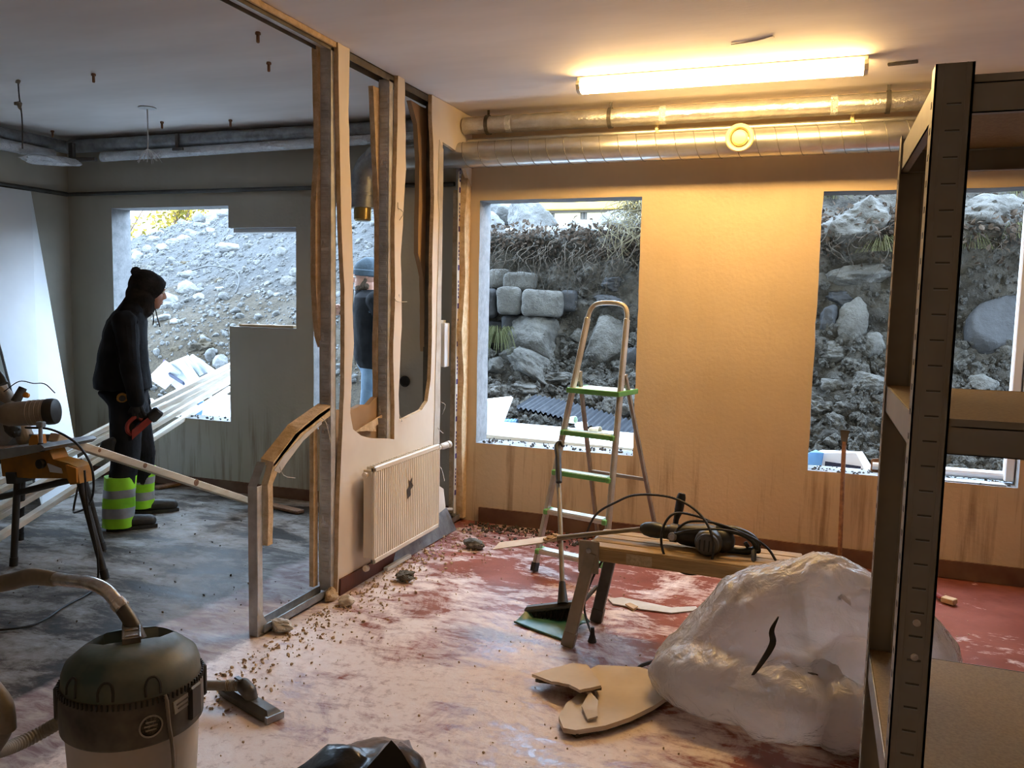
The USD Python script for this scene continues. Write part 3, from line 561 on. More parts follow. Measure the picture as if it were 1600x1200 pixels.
# ================================================================== PIPES, DUCTS, LAMP
def hanger(parent, c, r, top):
    part(parent, 'hanger', cat(lathe([(r + .004, -.012), (r + .008, -.012), (r + .008, .012), (r + .004, .012)], c, (1, 0, 0), 20), box((c[0] - .008, c[1] - .002, c[2] + r), (c[0] + .008, c[1] + .002, top))), 'dark_metal')
# right room: insulated pipe, bare pipe, spiral duct
ip = thing('insulated_pipe', 'upper foil-wrapped heating pipe above the spiral duct in the yellow room', 'pipe', (0, D - .2, 2.7))
part(ip, 'foil_jacket', tube([(-2.27, D - .16, 2.705), (3.15, D - .16, 2.705)], .055, 20), 'foil')
for x in (-1.95, -.95, .02, 1.0): part(ip, 'seam_tape', lathe([(.0555, -.02), (.0575, -.02), (.0575, .02), (.0555, .02)], (x, D - .16, 2.705), (1, 0, 0), 20), 'foil_crumpled')
for x in (-2.1, -1.28, .30): hanger(ip, (x, D - .16, 2.705), .055, 2.80)
bp = thing('bare_pipe', 'thin bare metal pipe running between the foil-wrapped pipe and the duct', 'pipe', (0, D - .12, 2.62))
part(bp, 'pipe', tube([(-2.27, D - .10, 2.618), (3.15, D - .10, 2.622)], .017, 12), 'duct')
for x in (-1.0, .12): part(bp, 'bracket', cat(obox((x, D - .10, 2.66), (.02, .03, .10), b=.003), obox((x + .015, D - .115, 2.60), (.018, .02, .07), rot((0, 1, 0), 25), .003)), 'vent_paint')
sd = thing('spiral_duct', 'large round spiral-seamed ventilation duct along the far wall', 'duct', (0, D - .2, 2.5))
rd, cd = .082, (D - .20, 2.51)
part(sd, 'duct_body', tube([(-2.95, cd[0], cd[1]), (3.15, cd[0], cd[1])], rd, 36), 'duct')
sp = []
for x in np.arange(-2.27, 2.6, .115):
    th = np.linspace(0, 2 * np.pi, 25); sp.append(tube(np.c_[x + .035 * np.sin(th) * 0 + .115 * th / (2 * np.pi), cd[0] + (rd + .0012) * np.cos(th + 1), cd[1] + (rd + .0012) * np.sin(th + 1)], .0022, 4))
part(sd, 'spiral_seam', cat(sp), 'seam', kind='stuff')
th = np.linspace(0, np.pi / 2, 10)
el = np.vstack([[(-2.70, cd[0], cd[1])], np.c_[-2.86 - .15 * np.sin(th), np.full(10, cd[0]), cd[1] - .15 + .15 * np.cos(th)], [(-3.01, cd[0], 2.18)]])
part(sd, 'elbow', tube(el, rd + .004, 28), 'galvanised', 'elbow turning down on the left side of the partition')
for m_ in (lathe([(rd + .004, 0), (rd + .008, .002), (rd + .008, .018), (rd + .004, .02)], (-3.01, cd[0], 2.26), (0, 0, 1), 28), lathe([(rd + .004, 0), (rd + .008, .002), (rd + .008, .018), (rd + .004, .02)], (-2.80, cd[0], cd[1]), (1, 0, 0), 28)): part(sd, 'elbow_collar', m_, 'galvanised')
part(sd, 'brass_tail', lathe([(.058, 0), (.060, .005), (.060, .10), (.05, .11), (.0, .11)], (-3.01, cd[0] - .01, 2.20), (0, 0, -1), 20), 'copper')
vt = thing('air_valve', 'round cream air valve disc on the front of the spiral duct', 'vent', (-.48, cd[0] - .1, cd[1]))
part(vt, 'rim', lathe([(.06, 0), (.066, 0), (.066, .045), (.076, .056), (.080, .066), (.074, .074), (.060, .070), (.052, .055), (.050, .02), (.03, .01), (0, .01)], (-.48, cd[0] - rd + .02, cd[1] + .01), (.02, -1, -.05), 36), 'vent_paint')
part(vt, 'disc', lathe([(.0, .03), (.012, .03), (.044, .050), (.046, .058), (.036, .072), (.018, .078), (0, .079)], (-.48, cd[0] - rd + .02, cd[1] + .01), (.02, -1, -.05), 32), 'vent_paint')
# strip lamp under the ceiling
la, lb = np.array([-1.325, 4.585, 2.755]), np.array([.165, 4.585, 2.755])
lamp = thing('strip_light', 'long glowing fluorescent strip light under the ceiling', 'lamp', (-.58, 4.585, 2.8))
part(lamp, 'lamp_base', box((la[0], 4.545, 2.775), (lb[0], 4.625, 2.798), .004), 'lamp_body')
pr = [(.050, .012), (.056, -.010), (.045, -.034), (.020, -.046), (-.020, -.046), (-.045, -.034), (-.056, -.010), (-.050, .012)]
part(lamp, 'diffuser', loft([[(x, 4.585 + a, 2.762 + b) for a, b in pr] for x in (la[0] + .02, lb[0] - .02)]), 'tube_glow', 'glowing diffuser')
for x in (la[0], lb[0] - .02): part(lamp, 'end_cap', loft([[(x + k, 4.585 + a * 1.04, 2.762 + b * 1.04) for a, b in pr] for k in (0, .02)]), 'lamp_body')
for k, x in enumerate((-.86, -.45)):
    w = [(x - .07, 4.63), (x + .07, 4.635), (x + .06, 4.72), (x + .03, 4.70), (x + .01, 4.735), (x - .06, 4.71)]
    solo('tape_scrap', prism(Polygon(wobble(w, .004, .02, 60 + k)).buffer(0), (0, 0, 2.797), (1, 0, 0), (0, 1, 0), (0, 0, -.006)), 'vent_paint', ('left' if not k else 'right') + ' torn yellowish tape scrap on the ceiling behind the strip light', 'tape', smooth=False)
solo('ceiling_crack_flap', prism(Polygon(wobble([(-.46, 4.19), (-.34, 4.16), (-.27, 4.11), (-.26, 4.135), (-.33, 4.185)], .006, .02, 63)).buffer(0), (0, 0, 2.7985), (1, 0, 0), (0, 1, 0), (0, 0, -.005)), 'ceiling_paint', 'loose flake of paint peeling from the ceiling in front of the lamp', 'paint flake', smooth=False)
solo('ceiling_clip', obox((.33, 4.72, 2.793), (.14, .03, .012), rot((0, 0, 1), 8), .003), 'dark_metal', 'small dark clip on the ceiling right of the strip light', 'clip')
# left room: two insulated pipe runs
lp = thing('insulated_pipe', 'foil-wrapped heating pipes along the far wall of the grey room', 'pipe', (-4, D - .15, 2.7))
part(lp, 'grey_jacket', tube([(XL + .2, D - .14, 2.725), (-2.42, D - .14, 2.725)], .052, 18), 'galvanised')
part(lp, 'foil_jacket', tube([(XL + .55, D - .16, 2.625), (-2.42, D - .16, 2.66)], .036, 14), 'foil_crumpled', 'crinkled bright foil jacket')
part(lp, 'upper_pipe', tube([(XL + .1, D - .06, 2.765), (-2.42, D - .06, 2.765)], .022, 12), 'dark_metal')
for x in (-4.62, -3.36): part(lp, 'bracket', cat(obox((x, D - .20, 2.70), (.03, .02, .13), b=.004), obox((x + .02, D - .215, 2.645), (.10, .02, .022), b=.004)), 'dark_metal')
for x, z in ((-4.85, 2.615), (-4.45, 2.62), (-3.75, 2.64)): part(lp, 'foil_tail', put(rock((.13, .06, .05), int(-x * 100), 2, 10, .2), None, (x, D - .19, z)), 'foil_crumpled')
l2 = thing('insulated_pipe', 'foil-wrapped heating pipe along the left wall under the ceiling', 'pipe', (XL + .15, 3.5, 2.7))
part(l2, 'grey_jacket', tube([(XL + .14, .5, 2.735), (XL + .14, D - .12, 2.725)], .05, 18), 'galvanised')
part(l2, 'foil_jacket', tube([(XL + .18, .5, 2.655), (XL + .18, D - .30, 2.635)], .045, 16), 'foil_crumpled', 'crinkled bright foil jacket')
part(l2, 'foil_end', put(rock((.11, .38, .09), 77, 3, 12, .12), rot((0, 0, 1), -25), (XL + .32, D - .42, 2.56)), 'foil_crumpled', 'crumpled foil end of the pipe')
part(l2, 'bracket', cat(obox((XL + .30, D - .22, 2.66), (.05, .03, .15), b=.004), obox((XL + .40, D - .24, 2.60), (.30, .035, .03), rot((0, 0, 1), -8), .004)), 'dark_metal')
# ceiling ironmongery
for k, (px, py, lab) in enumerate(((146, 115, 'rusty bolt stub in the left ceiling, nearest the top left corner'), (420, 97, 'rusty bolt stub in the ceiling left of the first stud'), (253, 190, 'short dark bolt stub beside the ceiling wire rose'), (360, 187, 'short dark bolt stub in the ceiling above the far pipes'), (403, 50, 'bent rusty pin in the ceiling by the ceiling track'), (82, 204, 'small dark bolt stub above the left wall pipe'))):
    c = at(px, py, z=2.8)
    solo('ceiling_bolt', cat(lathe([(.011, 0), (.013, .004), (.013, .012), (.008, .014), (.008, .045), (.006, .05), (0, .05)], (c[0], c[1], 2.80), (0, 0, -1), 10)), 'knot', lab, 'bolt')
w1 = at(28, 125, z=2.8)
wt = thing('ceiling_wire', 'thin twisted wire with a small junction hanging over the left wall pipe', 'wire', (w1[0], w1[1], 2.8))
part(wt, 'wire', tube([(w1[0], w1[1], 2.80), (w1[0] + .006, w1[1], 2.70), (w1[0] + .01, w1[1] + .01, 2.58), (w1[0] + .018, w1[1], 2.40)], .0045, 6, sm=5), 'rail')
part(wt, 'junction', cat(put(rock((.035, .035, .05), 8, 2), None, (w1[0] + .004, w1[1], 2.655)), obox((w1[0] - .015, w1[1], 2.665), (.03, .02, .02), b=.003), put(rock((.03, .03, .03), 9, 2), None, (w1[0], w1[1], 2.79))), 'alu_dull')
w2 = at(230, 168, z=2.8)
wt = thing('ceiling_wire', 'frayed pale cable hanging from a ceiling rose before the far pipes', 'wire', (w2[0], w2[1], 2.8))
part(wt, 'rose', lathe([(.0, 0), (.055, 0), (.06, .006), (.02, .012), (0, .012)], (w2[0], w2[1], 2.80), (0, 0, -1), 20), 'white_pipe')
part(wt, 'cable', tube([(w2[0], w2[1], 2.79), (w2[0] + .002, w2[1], 2.6), (w2[0] - .004, w2[1], 2.52)], .0045, 6, sm=4), 'white_pipe')
fr = []
for k in range(11):
    a = rng.uniform(-1, 1, 3) * (.09, .06, .02); fr.append(tube([(w2[0] - .004, w2[1], 2.53), (w2[0] + a[0] * .5, w2[1] + a[1] * .5, 2.50), (w2[0] + a[0], w2[1] + a[1], 2.43 + abs(a[2]))], .002, 4, sm=3))
part(wt, 'frayed_ends', cat(fr), 'white_pipe', kind='stuff')

# ------------------------------------------------------------------ radiator on the partition
rad = thing('radiator', 'white ribbed panel radiator with a dark chip on the torn partition', 'radiator', (-2.2, 4.24, .1))
y0, y1, z0, z1, xf = 3.83, 4.655, .125, .66, -2.175
n = 33; ys = np.linspace(y0 + .02, y1 - .02, n * 4 + 1)
xx = xf - .007 * (np.abs(((np.arange(len(ys)) / 4) % 1) - .5) > .26)
ring = [(xf - .022, y0 + .02)] + [(a, b) for a, b in zip(xx, ys)] + [(xf - .022, y1 - .02)]
part(rad, 'front_panel', prism(Polygon(ring).buffer(0), (0, 0, z0 + .03), (1, 0, 0), (0, 1, 0), (0, 0, z1 - z0 - .06)), 'radiator', smooth=False)
part(rad, 'panel_rim', cat(box((xf - .022, y0, z0), (xf + .001, y1, z0 + .032), .006), box((xf - .022, y0, z1 - .032), (xf + .001, y1, z1), .006), box((xf - .022, y0, z0), (xf + .001, y0 + .022, z1), .006), box((xf - .022, y1 - .022, z0), (xf + .001, y1, z1), .006)), 'radiator')
part(rad, 'side_cover', box((xf - .068, y0 + .004, z0 + .03), (xf - .018, y0 + .010, z1 - .02), .002), 'radiator')
part(rad, 'rear_panel', box((xf - .075, y0 + .02, z0 + .02), (xf - .058, y1 - .02, z1 - .03), .004), 'radiator')
part(rad, 'top_grille', cat(*[box((xf - .062, y, z1 - .022), (xf - .02, y + .006, z1 - .008)) for y in np.arange(y0 + .03, y1 - .03, .03)]), 'radiator', kind='stuff', smooth=False)
for q in (y0 + .15, y1 - .2): part(rad, 'wall_bracket', box((-2.279, q, .2), (xf - .075, q + .03, .6)), 'galvanised')
for m_ in (lathe([(.012, 0), (.012, .02), (.016, .02), (.016, .035), (.008, .04), (0, .04)], (xf - .045, y0 + .01, z1 - .045), (0, -1, 0), 14), lathe([(.014, 0), (.018, .004), (.018, .02), (.01, .026), (0, .026)], (xf - .045, y0 + .01, .10), (0, -1, .1), 14)): part(rad, 'plug', m_, 'board_paint')
part(rad, 'thermostat', cat(tube([(xf - .04, y1 - .03, z1 - .045), (xf - .02, y1 + .06, z1 - .03)], .014, 12), lathe([(.016, 0), (.019, .01), (.021, .02), (.021, .055), (.017, .062), (.023, .066), (.023, .085), (.012, .092), (0, .092)], (xf - .02, y1 + .05, z1 - .03), (.3, 1, .1), 20)), 'white_pipe', 'white valve head')
part(rad, 'paint_chip', prism(Polygon(wobble([(4.215, .405), (4.255, .42), (4.25, .45), (4.285, .47), (4.265, .49), (4.27, .52), (4.245, .50), (4.225, .515), (4.235, .475), (4.205, .46)], .003, .012, 71)).buffer(0), (xf + .001, 0, 0), (0, 1, 0), (0, 0, 1), (.0015, 0, 0)), 'dark_metal', 'dark chipped spot', smooth=False)
part(rad, 'return_pipe', tube([(xf - .05, y1 - .05, .17), (xf - .05, y1 + .08, .17), (-2.30, y1 + .13, .17), (-2.33, 5.0, .14), (-2.335, 5.2, .10)], .011, 10, sm=4), 'white_pipe')
# ================================================================== OUTSIDE: gravel slope on the left, cut earth bank in front of the right openings
rng = np.random.default_rng(5)
def ridge(x): return np.clip(2.5 + (x + 13) * 0.27, 1.6, 5.0)
def gravel_z(x, y):
    x, y = np.asarray(x, float), np.asarray(y, float)
    base = 0.22 + 0.62 * smoothstep(6.9, 7.6, y + 0.25 * np.sin(x * 1.3))
    t = np.clip((y - 7.4) / 5.6, 0, 1.0)
    up = (ridge(x) - .85) * t * (1 - smoothstep(-.75, 0.05, x + .345 * y)) * (1 - smoothstep(18, 22, y))
    return base + up + 0.02 * np.clip(y - 13, 0, 4)
def grid_mesh(X, Y, Z):
    n1, n2 = X.shape; v = np.stack([X, Y, Z], -1).reshape(-1, 3)
    i, j = np.meshgrid(np.arange(n1 - 1), np.arange(n2 - 1), indexing='ij'); q = i * n2 + j
    return trimesh.Trimesh(v, np.vstack([np.stack([q, q + n2, q + n2 + 1], -1).reshape(-1, 3), np.stack([q, q + n2 + 1, q + 1], -1).reshape(-1, 3)]), process=False)
def rel(x, y):
    p = np.stack([x, y, 0 * x], -1)
    return 0.35 * (meshkit.fbm(p * .8, 3, 3) - .5) + 0.16 * (meshkit.fbm(p * 2.6, 4, 9) - .5) + .05 * (meshkit.fbm(p * 9, 3, 19) - .5)
def ground_z(x, y): return gravel_z(x, y) + rel(np.asarray(x, float), np.asarray(y, float)) * smoothstep(6.4, 7.6, y)
gx, gy = np.meshgrid(np.linspace(-24, -2.6, 430), np.concatenate([np.linspace(5.54, 13.6, 240), np.linspace(13.7, 46, 60)]), indexing='ij')
gs = structure('gravel_slope', grid_mesh(gx, gy, ground_z(gx, gy)), 'gravel', smooth=True)
structure('ground', grid_mesh(*[g.astype(float) for g in np.meshgrid(np.linspace(-60, 60, 40), np.linspace(5.54, 120, 40), indexing='ij')], np.full((40, 40), 0.12) + 0.0), 'soil', smooth=True)
# hillside far behind, sunlit
hx, hy = np.meshgrid(np.linspace(-70, 60, 90), np.linspace(44, 110, 40), indexing='ij')
structure('far_hillside', grid_mesh(hx, hy, 1.0 + (hy - 44) * .32 + 3 * (meshkit.fbm(np.stack([hx * .08, hy * .08, 0 * hx], -1), 4, 8) - .5)), 'straw', smooth=True)
# the cut bank: a profile swept along x
def profile(x):
    a = np.array([(6.3, .14), (6.75, .34), (7.05, .62), (7.35, .95), (7.62, 1.35), (7.78, 1.75), (7.86, 2.02), (7.84, 2.20), (8.0, 2.28), (8.6, 2.32), (9.4, 2.42), (10.5, 2.55), (13.0, 2.6), (20, 2.7), (30, 2.9)])
    b = np.array([(6.15, .12), (6.6, .36), (6.95, .78), (7.25, 1.15), (7.36, 1.5), (7.36, 1.85), (7.28, 2.12), (7.30, 2.24), (7.55, 2.28), (7.85, 2.30), (8.0, 2.62), (8.1, 2.92), (9.5, 3.1), (16, 3.5), (30, 4.2)])
    t = smoothstep(-1.3, -.2, x); return a * (1 - t) + b * t
xs = np.linspace(-3.5, 4.2, 330); vs = []
for x in xs:
    p = profile(x); s = np.r_[0, np.cumsum(np.linalg.norm(np.diff(p, axis=0), axis=1))]
    u = np.concatenate([np.linspace(0, s[8], 150), np.linspace(s[8], s[-1], 41)[1:]])
    vs.append(np.c_[np.full(len(u), x), np.interp(u, s, p[:, 0]), np.interp(u, s, p[:, 1])])
vs = np.array(vs)
def bank_disp(p):
    return 0.34 * (meshkit.fbm(p * 1.5, 3, 31) - .5) + 0.22 * (np.abs(meshkit.fbm(p * 3.3, 4, 37) - .5) * 2 - .35) + 0.07 * (meshkit.fbm(p * 10, 4, 41) - .5)
dsp = bank_disp(vs); far = smoothstep(8.4, 9.2, vs[..., 1]); dsp = dsp * (1 - .6 * far)
face = np.array([0, -.85, .52]); W = vs + dsp[..., None] * face
bank = structure('earth_bank', grid_mesh(W[..., 0], W[..., 1], W[..., 2]), 'soil', smooth=True)
Wf = W.reshape(-1, 3)
def bank_point(px, py):
    """where the sight line of a photo point meets the bank mesh"""
    d = unit(ray(px, py)); r = Wf - CAM; t = r @ d; off = np.linalg.norm(r - t[:, None] * d, axis=1)
    ok = np.where(off < .10)[0]
    k = ok[np.argmin(t[ok])] if len(ok) else np.argmin(off); return CAM + d * t[k]
def slope_point(px, py):
    d = unit(ray(px, py)); t = np.linspace(5.6, 30, 2500); p = CAM + t[:, None] * d; p = p[p[:, 1] > 6.0]
    k = np.argmax(p[:, 2] < ground_z(p[:, 0], p[:, 1])); return p[k] if k else p[len(p) // 3]
def pxm(p): return np.dot(np.asarray(p) - CAM, c_f) / FPX        # metres per photo pixel at p
def stone(parent, px, py, wpx, hpx, seed, m='boulder', push=.42, pt=None, planes=14, tilt=0, yaw=0, rough=.10, depth=.75):
    p = (bank_point if pt is None else pt)(px, py); k = pxm(p)
    w, h = wpx * k * 1.12, hpx * k * 1.12; c = p + unit(ray(px, py)) * (push * w * depth)
    part(parent, 'stone', put(rock((w, w * depth, h), seed, 4 if wpx > 45 else 3, planes, rough), rot((0, 0, 1), 20 + yaw) @ rot((0, 1, 0), tilt), c), m, smooth=35)
# squared blocks of an old dry-stone wall in the bank
def block(px, py, wpx, hpx, seed, y, m='boulder', tilt=0):
    c = at(px, py, y=y); k = pxm(c); w, h = wpx * k, hpx * k
    b = to_manifold(obox((0, 0, 0), (w, .34, h), b=.03)).refine_to_length(.03); b = tm(b); b = trimesh.Trimesh(b.vertices, b.faces, process=True)
    trimesh.smoothing.filter_taubin(b, iterations=10)
    b.vertices = b.vertices + b.vertex_normals * (.05 * (meshkit.fbm(b.vertices * 6 + seed, 4, seed) - .5))[:, None]
    part(bank, 'stone', put(b, rot((0, 0, 1), 14) @ rot((0, 1, 0), tilt), c + np.array([0, .14, 0])), m, smooth=40)
block(842, 474, 64, 42, 1, 7.50, tilt=2); block(790, 470, 38, 44, 2, 7.52, tilt=-2); block(806, 440, 52, 28, 3, 7.60); block(774, 434, 32, 30, 4, 7.62); block(758, 474, 26, 44, 5, 7.55, 'slate_dark')
block(800, 510, 44, 36, 6, 7.62, 'slate_dark'); block(850, 512, 50, 24, 7, 7.66, 'slate_dark'); block(883, 470, 28, 34, 8, 7.62, 'slate_dark'); block(770, 520, 30, 40, 9, 7.66, 'slate_dark')
for a in ((800, 556, 34, 26, 21), (776, 572, 30, 24, 22), (866, 590, 60, 22, 23), (905, 525, 26, 20, 24), (822, 606, 50, 24, 25), (950, 470, 40, 20, 26, 'slate_dark'), (965, 445, 46, 22, 27, 'slate_dark'), (930, 618, 30, 18, 28), (985, 560, 22, 40, 29, 'slate_dark'), (976, 640, 28, 20, 30), (848, 640, 26, 16, 31), (895, 645, 22, 14, 32), (780, 612, 30, 18, 33),
          (1345, 352, 110, 74, 41, 'boulder'), (1545, 345, 120, 66, 42, 'boulder'), (1450, 352, 70, 60, 43, 'slate_dark'), (1330, 505, 42, 70, 44), (1302, 552, 60, 32, 45, 'boulder_pale'), (1366, 540, 40, 36, 46), (1420, 560, 50, 40, 47), (1322, 470, 60, 30, 48, 'slate_dark'), (1296, 498, 34, 40, 49, 'slate_dark'), (1360, 600, 60, 34, 50), (1500, 560, 60, 50, 51), (1300, 600, 36, 22, 52), (1535, 600, 40, 26, 53), (1298, 690, 22, 18, 54), (1510, 727, 20, 14, 55, 'boulder_pale'), (1345, 430, 90, 40, 56), (1290, 440, 40, 34, 57), (1430, 470, 60, 40, 58, 'slate_dark'), (1480, 640, 40, 24, 59), (1405, 650, 44, 30, 60)):
    stone(bank, *a)
stone(bank, 1562, 515, 84, 92, 61, 'slate_dark', planes=7, tilt=35, rough=.02)
# boulders that stand out by themselves
def boulder(label, px, py, wpx, hpx, seed, m='boulder', push=.2, pt=bank_point, planes=12, tilt=0, depth=.8, rough=.05, yaw=0, group=None):
    p = pt(px, py); k = pxm(p); w, h = wpx * k * 1.1, hpx * k * 1.1; c = p + unit(ray(px, py)) * (push * w * depth)
    solo('boulder', put(rock((w, w * depth, h), seed, 4, planes, rough), rot((0, 0, 1), 18 + yaw) @ rot((0, 1, 0), tilt), c), m, label, 'boulder', group, smooth=35)
boulder('big tilted grey boulder in the bank, left of the stepladder', 846, 548, 100, 92, 71, planes=9, tilt=28, rough=.09, push=.35)
boulder('upright flat-faced boulder behind the stepladder', 944, 548, 74, 98, 72, planes=7, tilt=-4, rough=.06, push=.35)
boulder('slanting slab leaning below the big tilted boulder', 838, 580, 90, 44, 73, planes=8, tilt=38, rough=.08, push=.35)
yy = lambda Y: (lambda px, py: at(px, py, y=Y))
for lab, px, py, w, h, s, Y in (('pale rounded boulder at the top left of the bank beside the yellow building', 828, 345, 76, 60, 81, 9.6), ('long pale boulder on the bank below the left end of the yellow building', 846, 372, 80, 44, 82, 9.0), ('broad pale boulder on top of the bank under the white railing', 912, 370, 86, 44, 83, 8.9), ('pale grey boulder on the bank top at the right, half behind dry roots', 968, 352, 56, 40, 84, 9.4),
                         ('white angular boulder at the top left corner of the ladder opening', 800, 382, 56, 44, 85, 8.8), ('small pale boulder under the white angular one', 778, 398, 40, 36, 86, 8.6), ('pale boulder half hidden by the left reveal of the ladder opening', 772, 362, 34, 52, 87, 9.2), ('grey boulder high on the heap above the pale ones', 790, 336, 60, 46, 88, 10.4)):
    boulder(lab, px, py, w, h, s, 'boulder_pale', 0.0, yy(Y), 11)
for lab, px, py, w, h, s, m in (('white angular block on the gravel right of the hooded worker', 297, 453, 32, 26, 91, 'boulder_pale'), ('flat pale stone above the white angular block on the gravel', 295, 430, 34, 13, 92, 'boulder_pale'), ('small pale stone touching the white angular block', 312, 464, 18, 11, 93, 'boulder_pale'), ("broad pale slab on the gravel before the worker's face", 254, 472, 46, 26, 94, 'boulder_pale'), ('long pale stone high on the gravel slope', 364, 388, 40, 18, 95, 'boulder_pale'), ('ochre stone in the middle of the gravel slope', 343, 440, 13, 13, 96, 'brown_earth'), ('grey stone by the right edge of the stepped opening', 452, 442, 24, 18, 97, 'boulder'), ('pale stone at the foot of the slope above the white sheeting', 308, 566, 28, 16, 98, 'boulder_pale'), ('light grey slab at the foot of the slope beside the sawn wall', 348, 568, 26, 24, 99, 'boulder_pale')):
    boulder(lab, px, py, w, h, s, m, 0.1, slope_point, 8, 8)
# stones along the ridge and strewn over the gravel
for a in ((300, 368, 30, 20, 101), (285, 376, 26, 16, 102), (318, 352, 24, 20, 103), (335, 342, 26, 22, 104), (350, 336, 20, 18, 105), (310, 340, 20, 18, 106), (272, 380, 22, 12, 107), (255, 388, 22, 14, 108), (238, 376, 22, 14, 109), (330, 362, 18, 12, 110), (228, 392, 18, 16, 111), (215, 402, 16, 18, 112), (250, 366, 16, 10, 113), (290, 350, 18, 14, 114), (262, 480, 24, 14, 115), (255, 498, 30, 14, 116), (360, 372, 12, 8, 117), (400, 452, 12, 9, 118), (418, 444, 14, 9, 119), (433, 462, 12, 9, 120), (343, 452, 16, 9, 121), (402, 458, 10, 8, 122), (274, 502, 18, 10, 123)):
    stone(gs, *a, 'boulder_pale', .1, slope_point)
# brown earth lumps low on the slope
for k, (px, py, w, h) in enumerate(((285, 412, 70, 34), (300, 535, 80, 50), (360, 520, 70, 44), (260, 548, 60, 40), (420, 500, 70, 30), (330, 550, 70, 34), (450, 490, 50, 34), (385, 480, 60, 24))):
    p = slope_point(px, py); kk = pxm(p)
    part(gs, 'earth_lump', put(rock((w * kk, w * kk * .8, h * kk), 130 + k, 4, 16, .22), None, p + np.array([.05, .15, -.08])), 'brown_earth', smooth=True)
# uncountable bits
peb = [rock((1, 1, .75), 300 + k, 2, 10) for k in range(5)]
n = 16000; X = rng.uniform(-15.5, -3.2, n); Y = 7.2 + 6.6 * rng.uniform(0, 1, n) ** 1.25; Z = ground_z(X, Y); s = np.clip(rng.lognormal(-3.55, .6, n), .010, .16)
scatter('/World/gravel_stones', peb, 'pebble', np.c_[X, Y, Z + s * .1], rquat(rng, n), np.c_[s, s, s], rng.integers(0, 5, n), 'grey stones strewn over the gravel slope outside the stepped opening', 'gravel')
clod = [rock((1, .9, .8), 320 + k, 3, 18, .22) for k in range(6)]
near = np.where((Wf[:, 1] < 8.4) & (Wf[:, 0] < 3.4))[0]
n = 14000; idx = rng.choice(near, n); s = np.clip(rng.lognormal(-3.05, .55, n), .015, .20); lo = np.clip(1.9 - Wf[idx, 2], .45, 1.2); s = s * lo
scatter('/World/earth_clods', clod, 'clod', Wf[idx] + rng.normal(0, .015, (n, 3)), rquat(rng, n), np.c_[s, s, s * .9], rng.integers(0, 6, n), 'crumbled clods and small stones covering the cut earth bank', 'earth')
# rubble on the flat ground just outside
n = 2200; X = rng.uniform(-3.0, 2.6, n); Y = rng.uniform(5.7, 6.9, n); s = np.clip(rng.lognormal(-3.3, .5, n), .012, .10)
scatter('/World/ground_rubble', clod, 'clod', np.c_[X, Y, np.full(n, .14) + .25 * smoothstep(6.2, 6.9, Y)], rquat(rng, n), np.c_[s, s, s], rng.integers(0, 6, n), 'loose rubble on the ground at the foot of the bank', 'rubble')
# leaf litter, roots and dry grass on the bank's lip
def leaf(L, W, c):
    u = np.linspace(0, 1, 5); w = W * np.sin(np.pi * np.clip(u, .06, .96)); v = []
    for a, b in zip(u, w): v += [(a * L - L / 2, -b / 2, c * (a - .5) ** 2 + .25 * b), (a * L - L / 2, 0, c * (a - .5) ** 2), (a * L - L / 2, b / 2, c * (a - .5) ** 2 + .25 * b)]
    f = []
    for i in range(4):
        for k in range(2): q = 3 * i + k; f += [[q, q + 3, q + 4], [q, q + 4, q + 1]]
    return trimesh.Trimesh(np.array(v), f, process=False)
leaves = [leaf(1, .6, .8), leaf(1, .45, -.6), leaf(1, .7, .2)]
P = []
lip = np.where((Wf[:, 2] > 1.98) & (Wf[:, 1] < 8.25) & (Wf[:, 0] < 3.2) & ((Wf[:, 0] < -.9) | (Wf[:, 2] < 2.36)))[0]
k = rng.choice(lip, 5200); P.append(Wf[k] + rng.normal(0, .05, (len(k), 3)) + (0, -.03, .03))
up = np.where((Wf[:, 0] > -.6) & (Wf[:, 2] > 2.25) & (Wf[:, 1] < 9.0) & (Wf[:, 0] < 3.2))[0]; k = rng.choice(up, 2600); P.append(Wf[k] + rng.normal(0, .06, (len(k), 3)) + (0, -.03, .05))
P = np.vstack(P); s = rng.uniform(.022, .065, len(P))
scatter('/World/leaf_litter', leaves, 'leaf_litter', P, rquat(rng, len(P)), np.c_[s, s, s], rng.integers(0, 3, len(P)), 'dead brown leaves heaped along the lip of the earth bank', 'leaves')
def roots(n, x0, x1, y, z, L, seed, r=.0035):
    g = np.random.default_rng(seed); out = []
    for _ in range(n):
        x = g.uniform(x0, x1); l = g.uniform(.4, 1.0) * L; a = g.normal(0, .10, (4, 3)) * (1, .5, .3); p0 = np.array([x, y + g.uniform(-.06, .06), z + g.uniform(-.10, .08)])
        out.append(tube([p0 + (0, .1, .05), p0 + a[0] * .3, p0 + a[1] + (0, -.06, -l * .4), p0 + a[2] + (0, -.05, -l)], [r * 1.3, r * .4], 4, sm=3))
    return cat(out)
solo('hanging_roots', roots(90, -3.0, -1.45, 7.60, 2.02, .42, 1, .0028), 'root', 'thin brown roots hanging from the bank lip behind the stepladder', 'roots', kind='stuff')
solo('hanging_roots', roots(60, -.1, 3.0, 7.16, 2.12, .30, 2, .0022), 'root', 'thin roots hanging from the bank lip behind the metal shelving', 'roots', kind='stuff')
solo('dry_brush', cat(roots(160, -1.85, -1.35, 8.0, 2.55, .34, 3, .004), roots(60, -1.9, -1.4, 7.7, 2.3, .30, 4, .004)), 'straw', 'tangle of dry straw-coloured brush on the bank top at the right of the ladder opening', 'dry brush', kind='stuff')
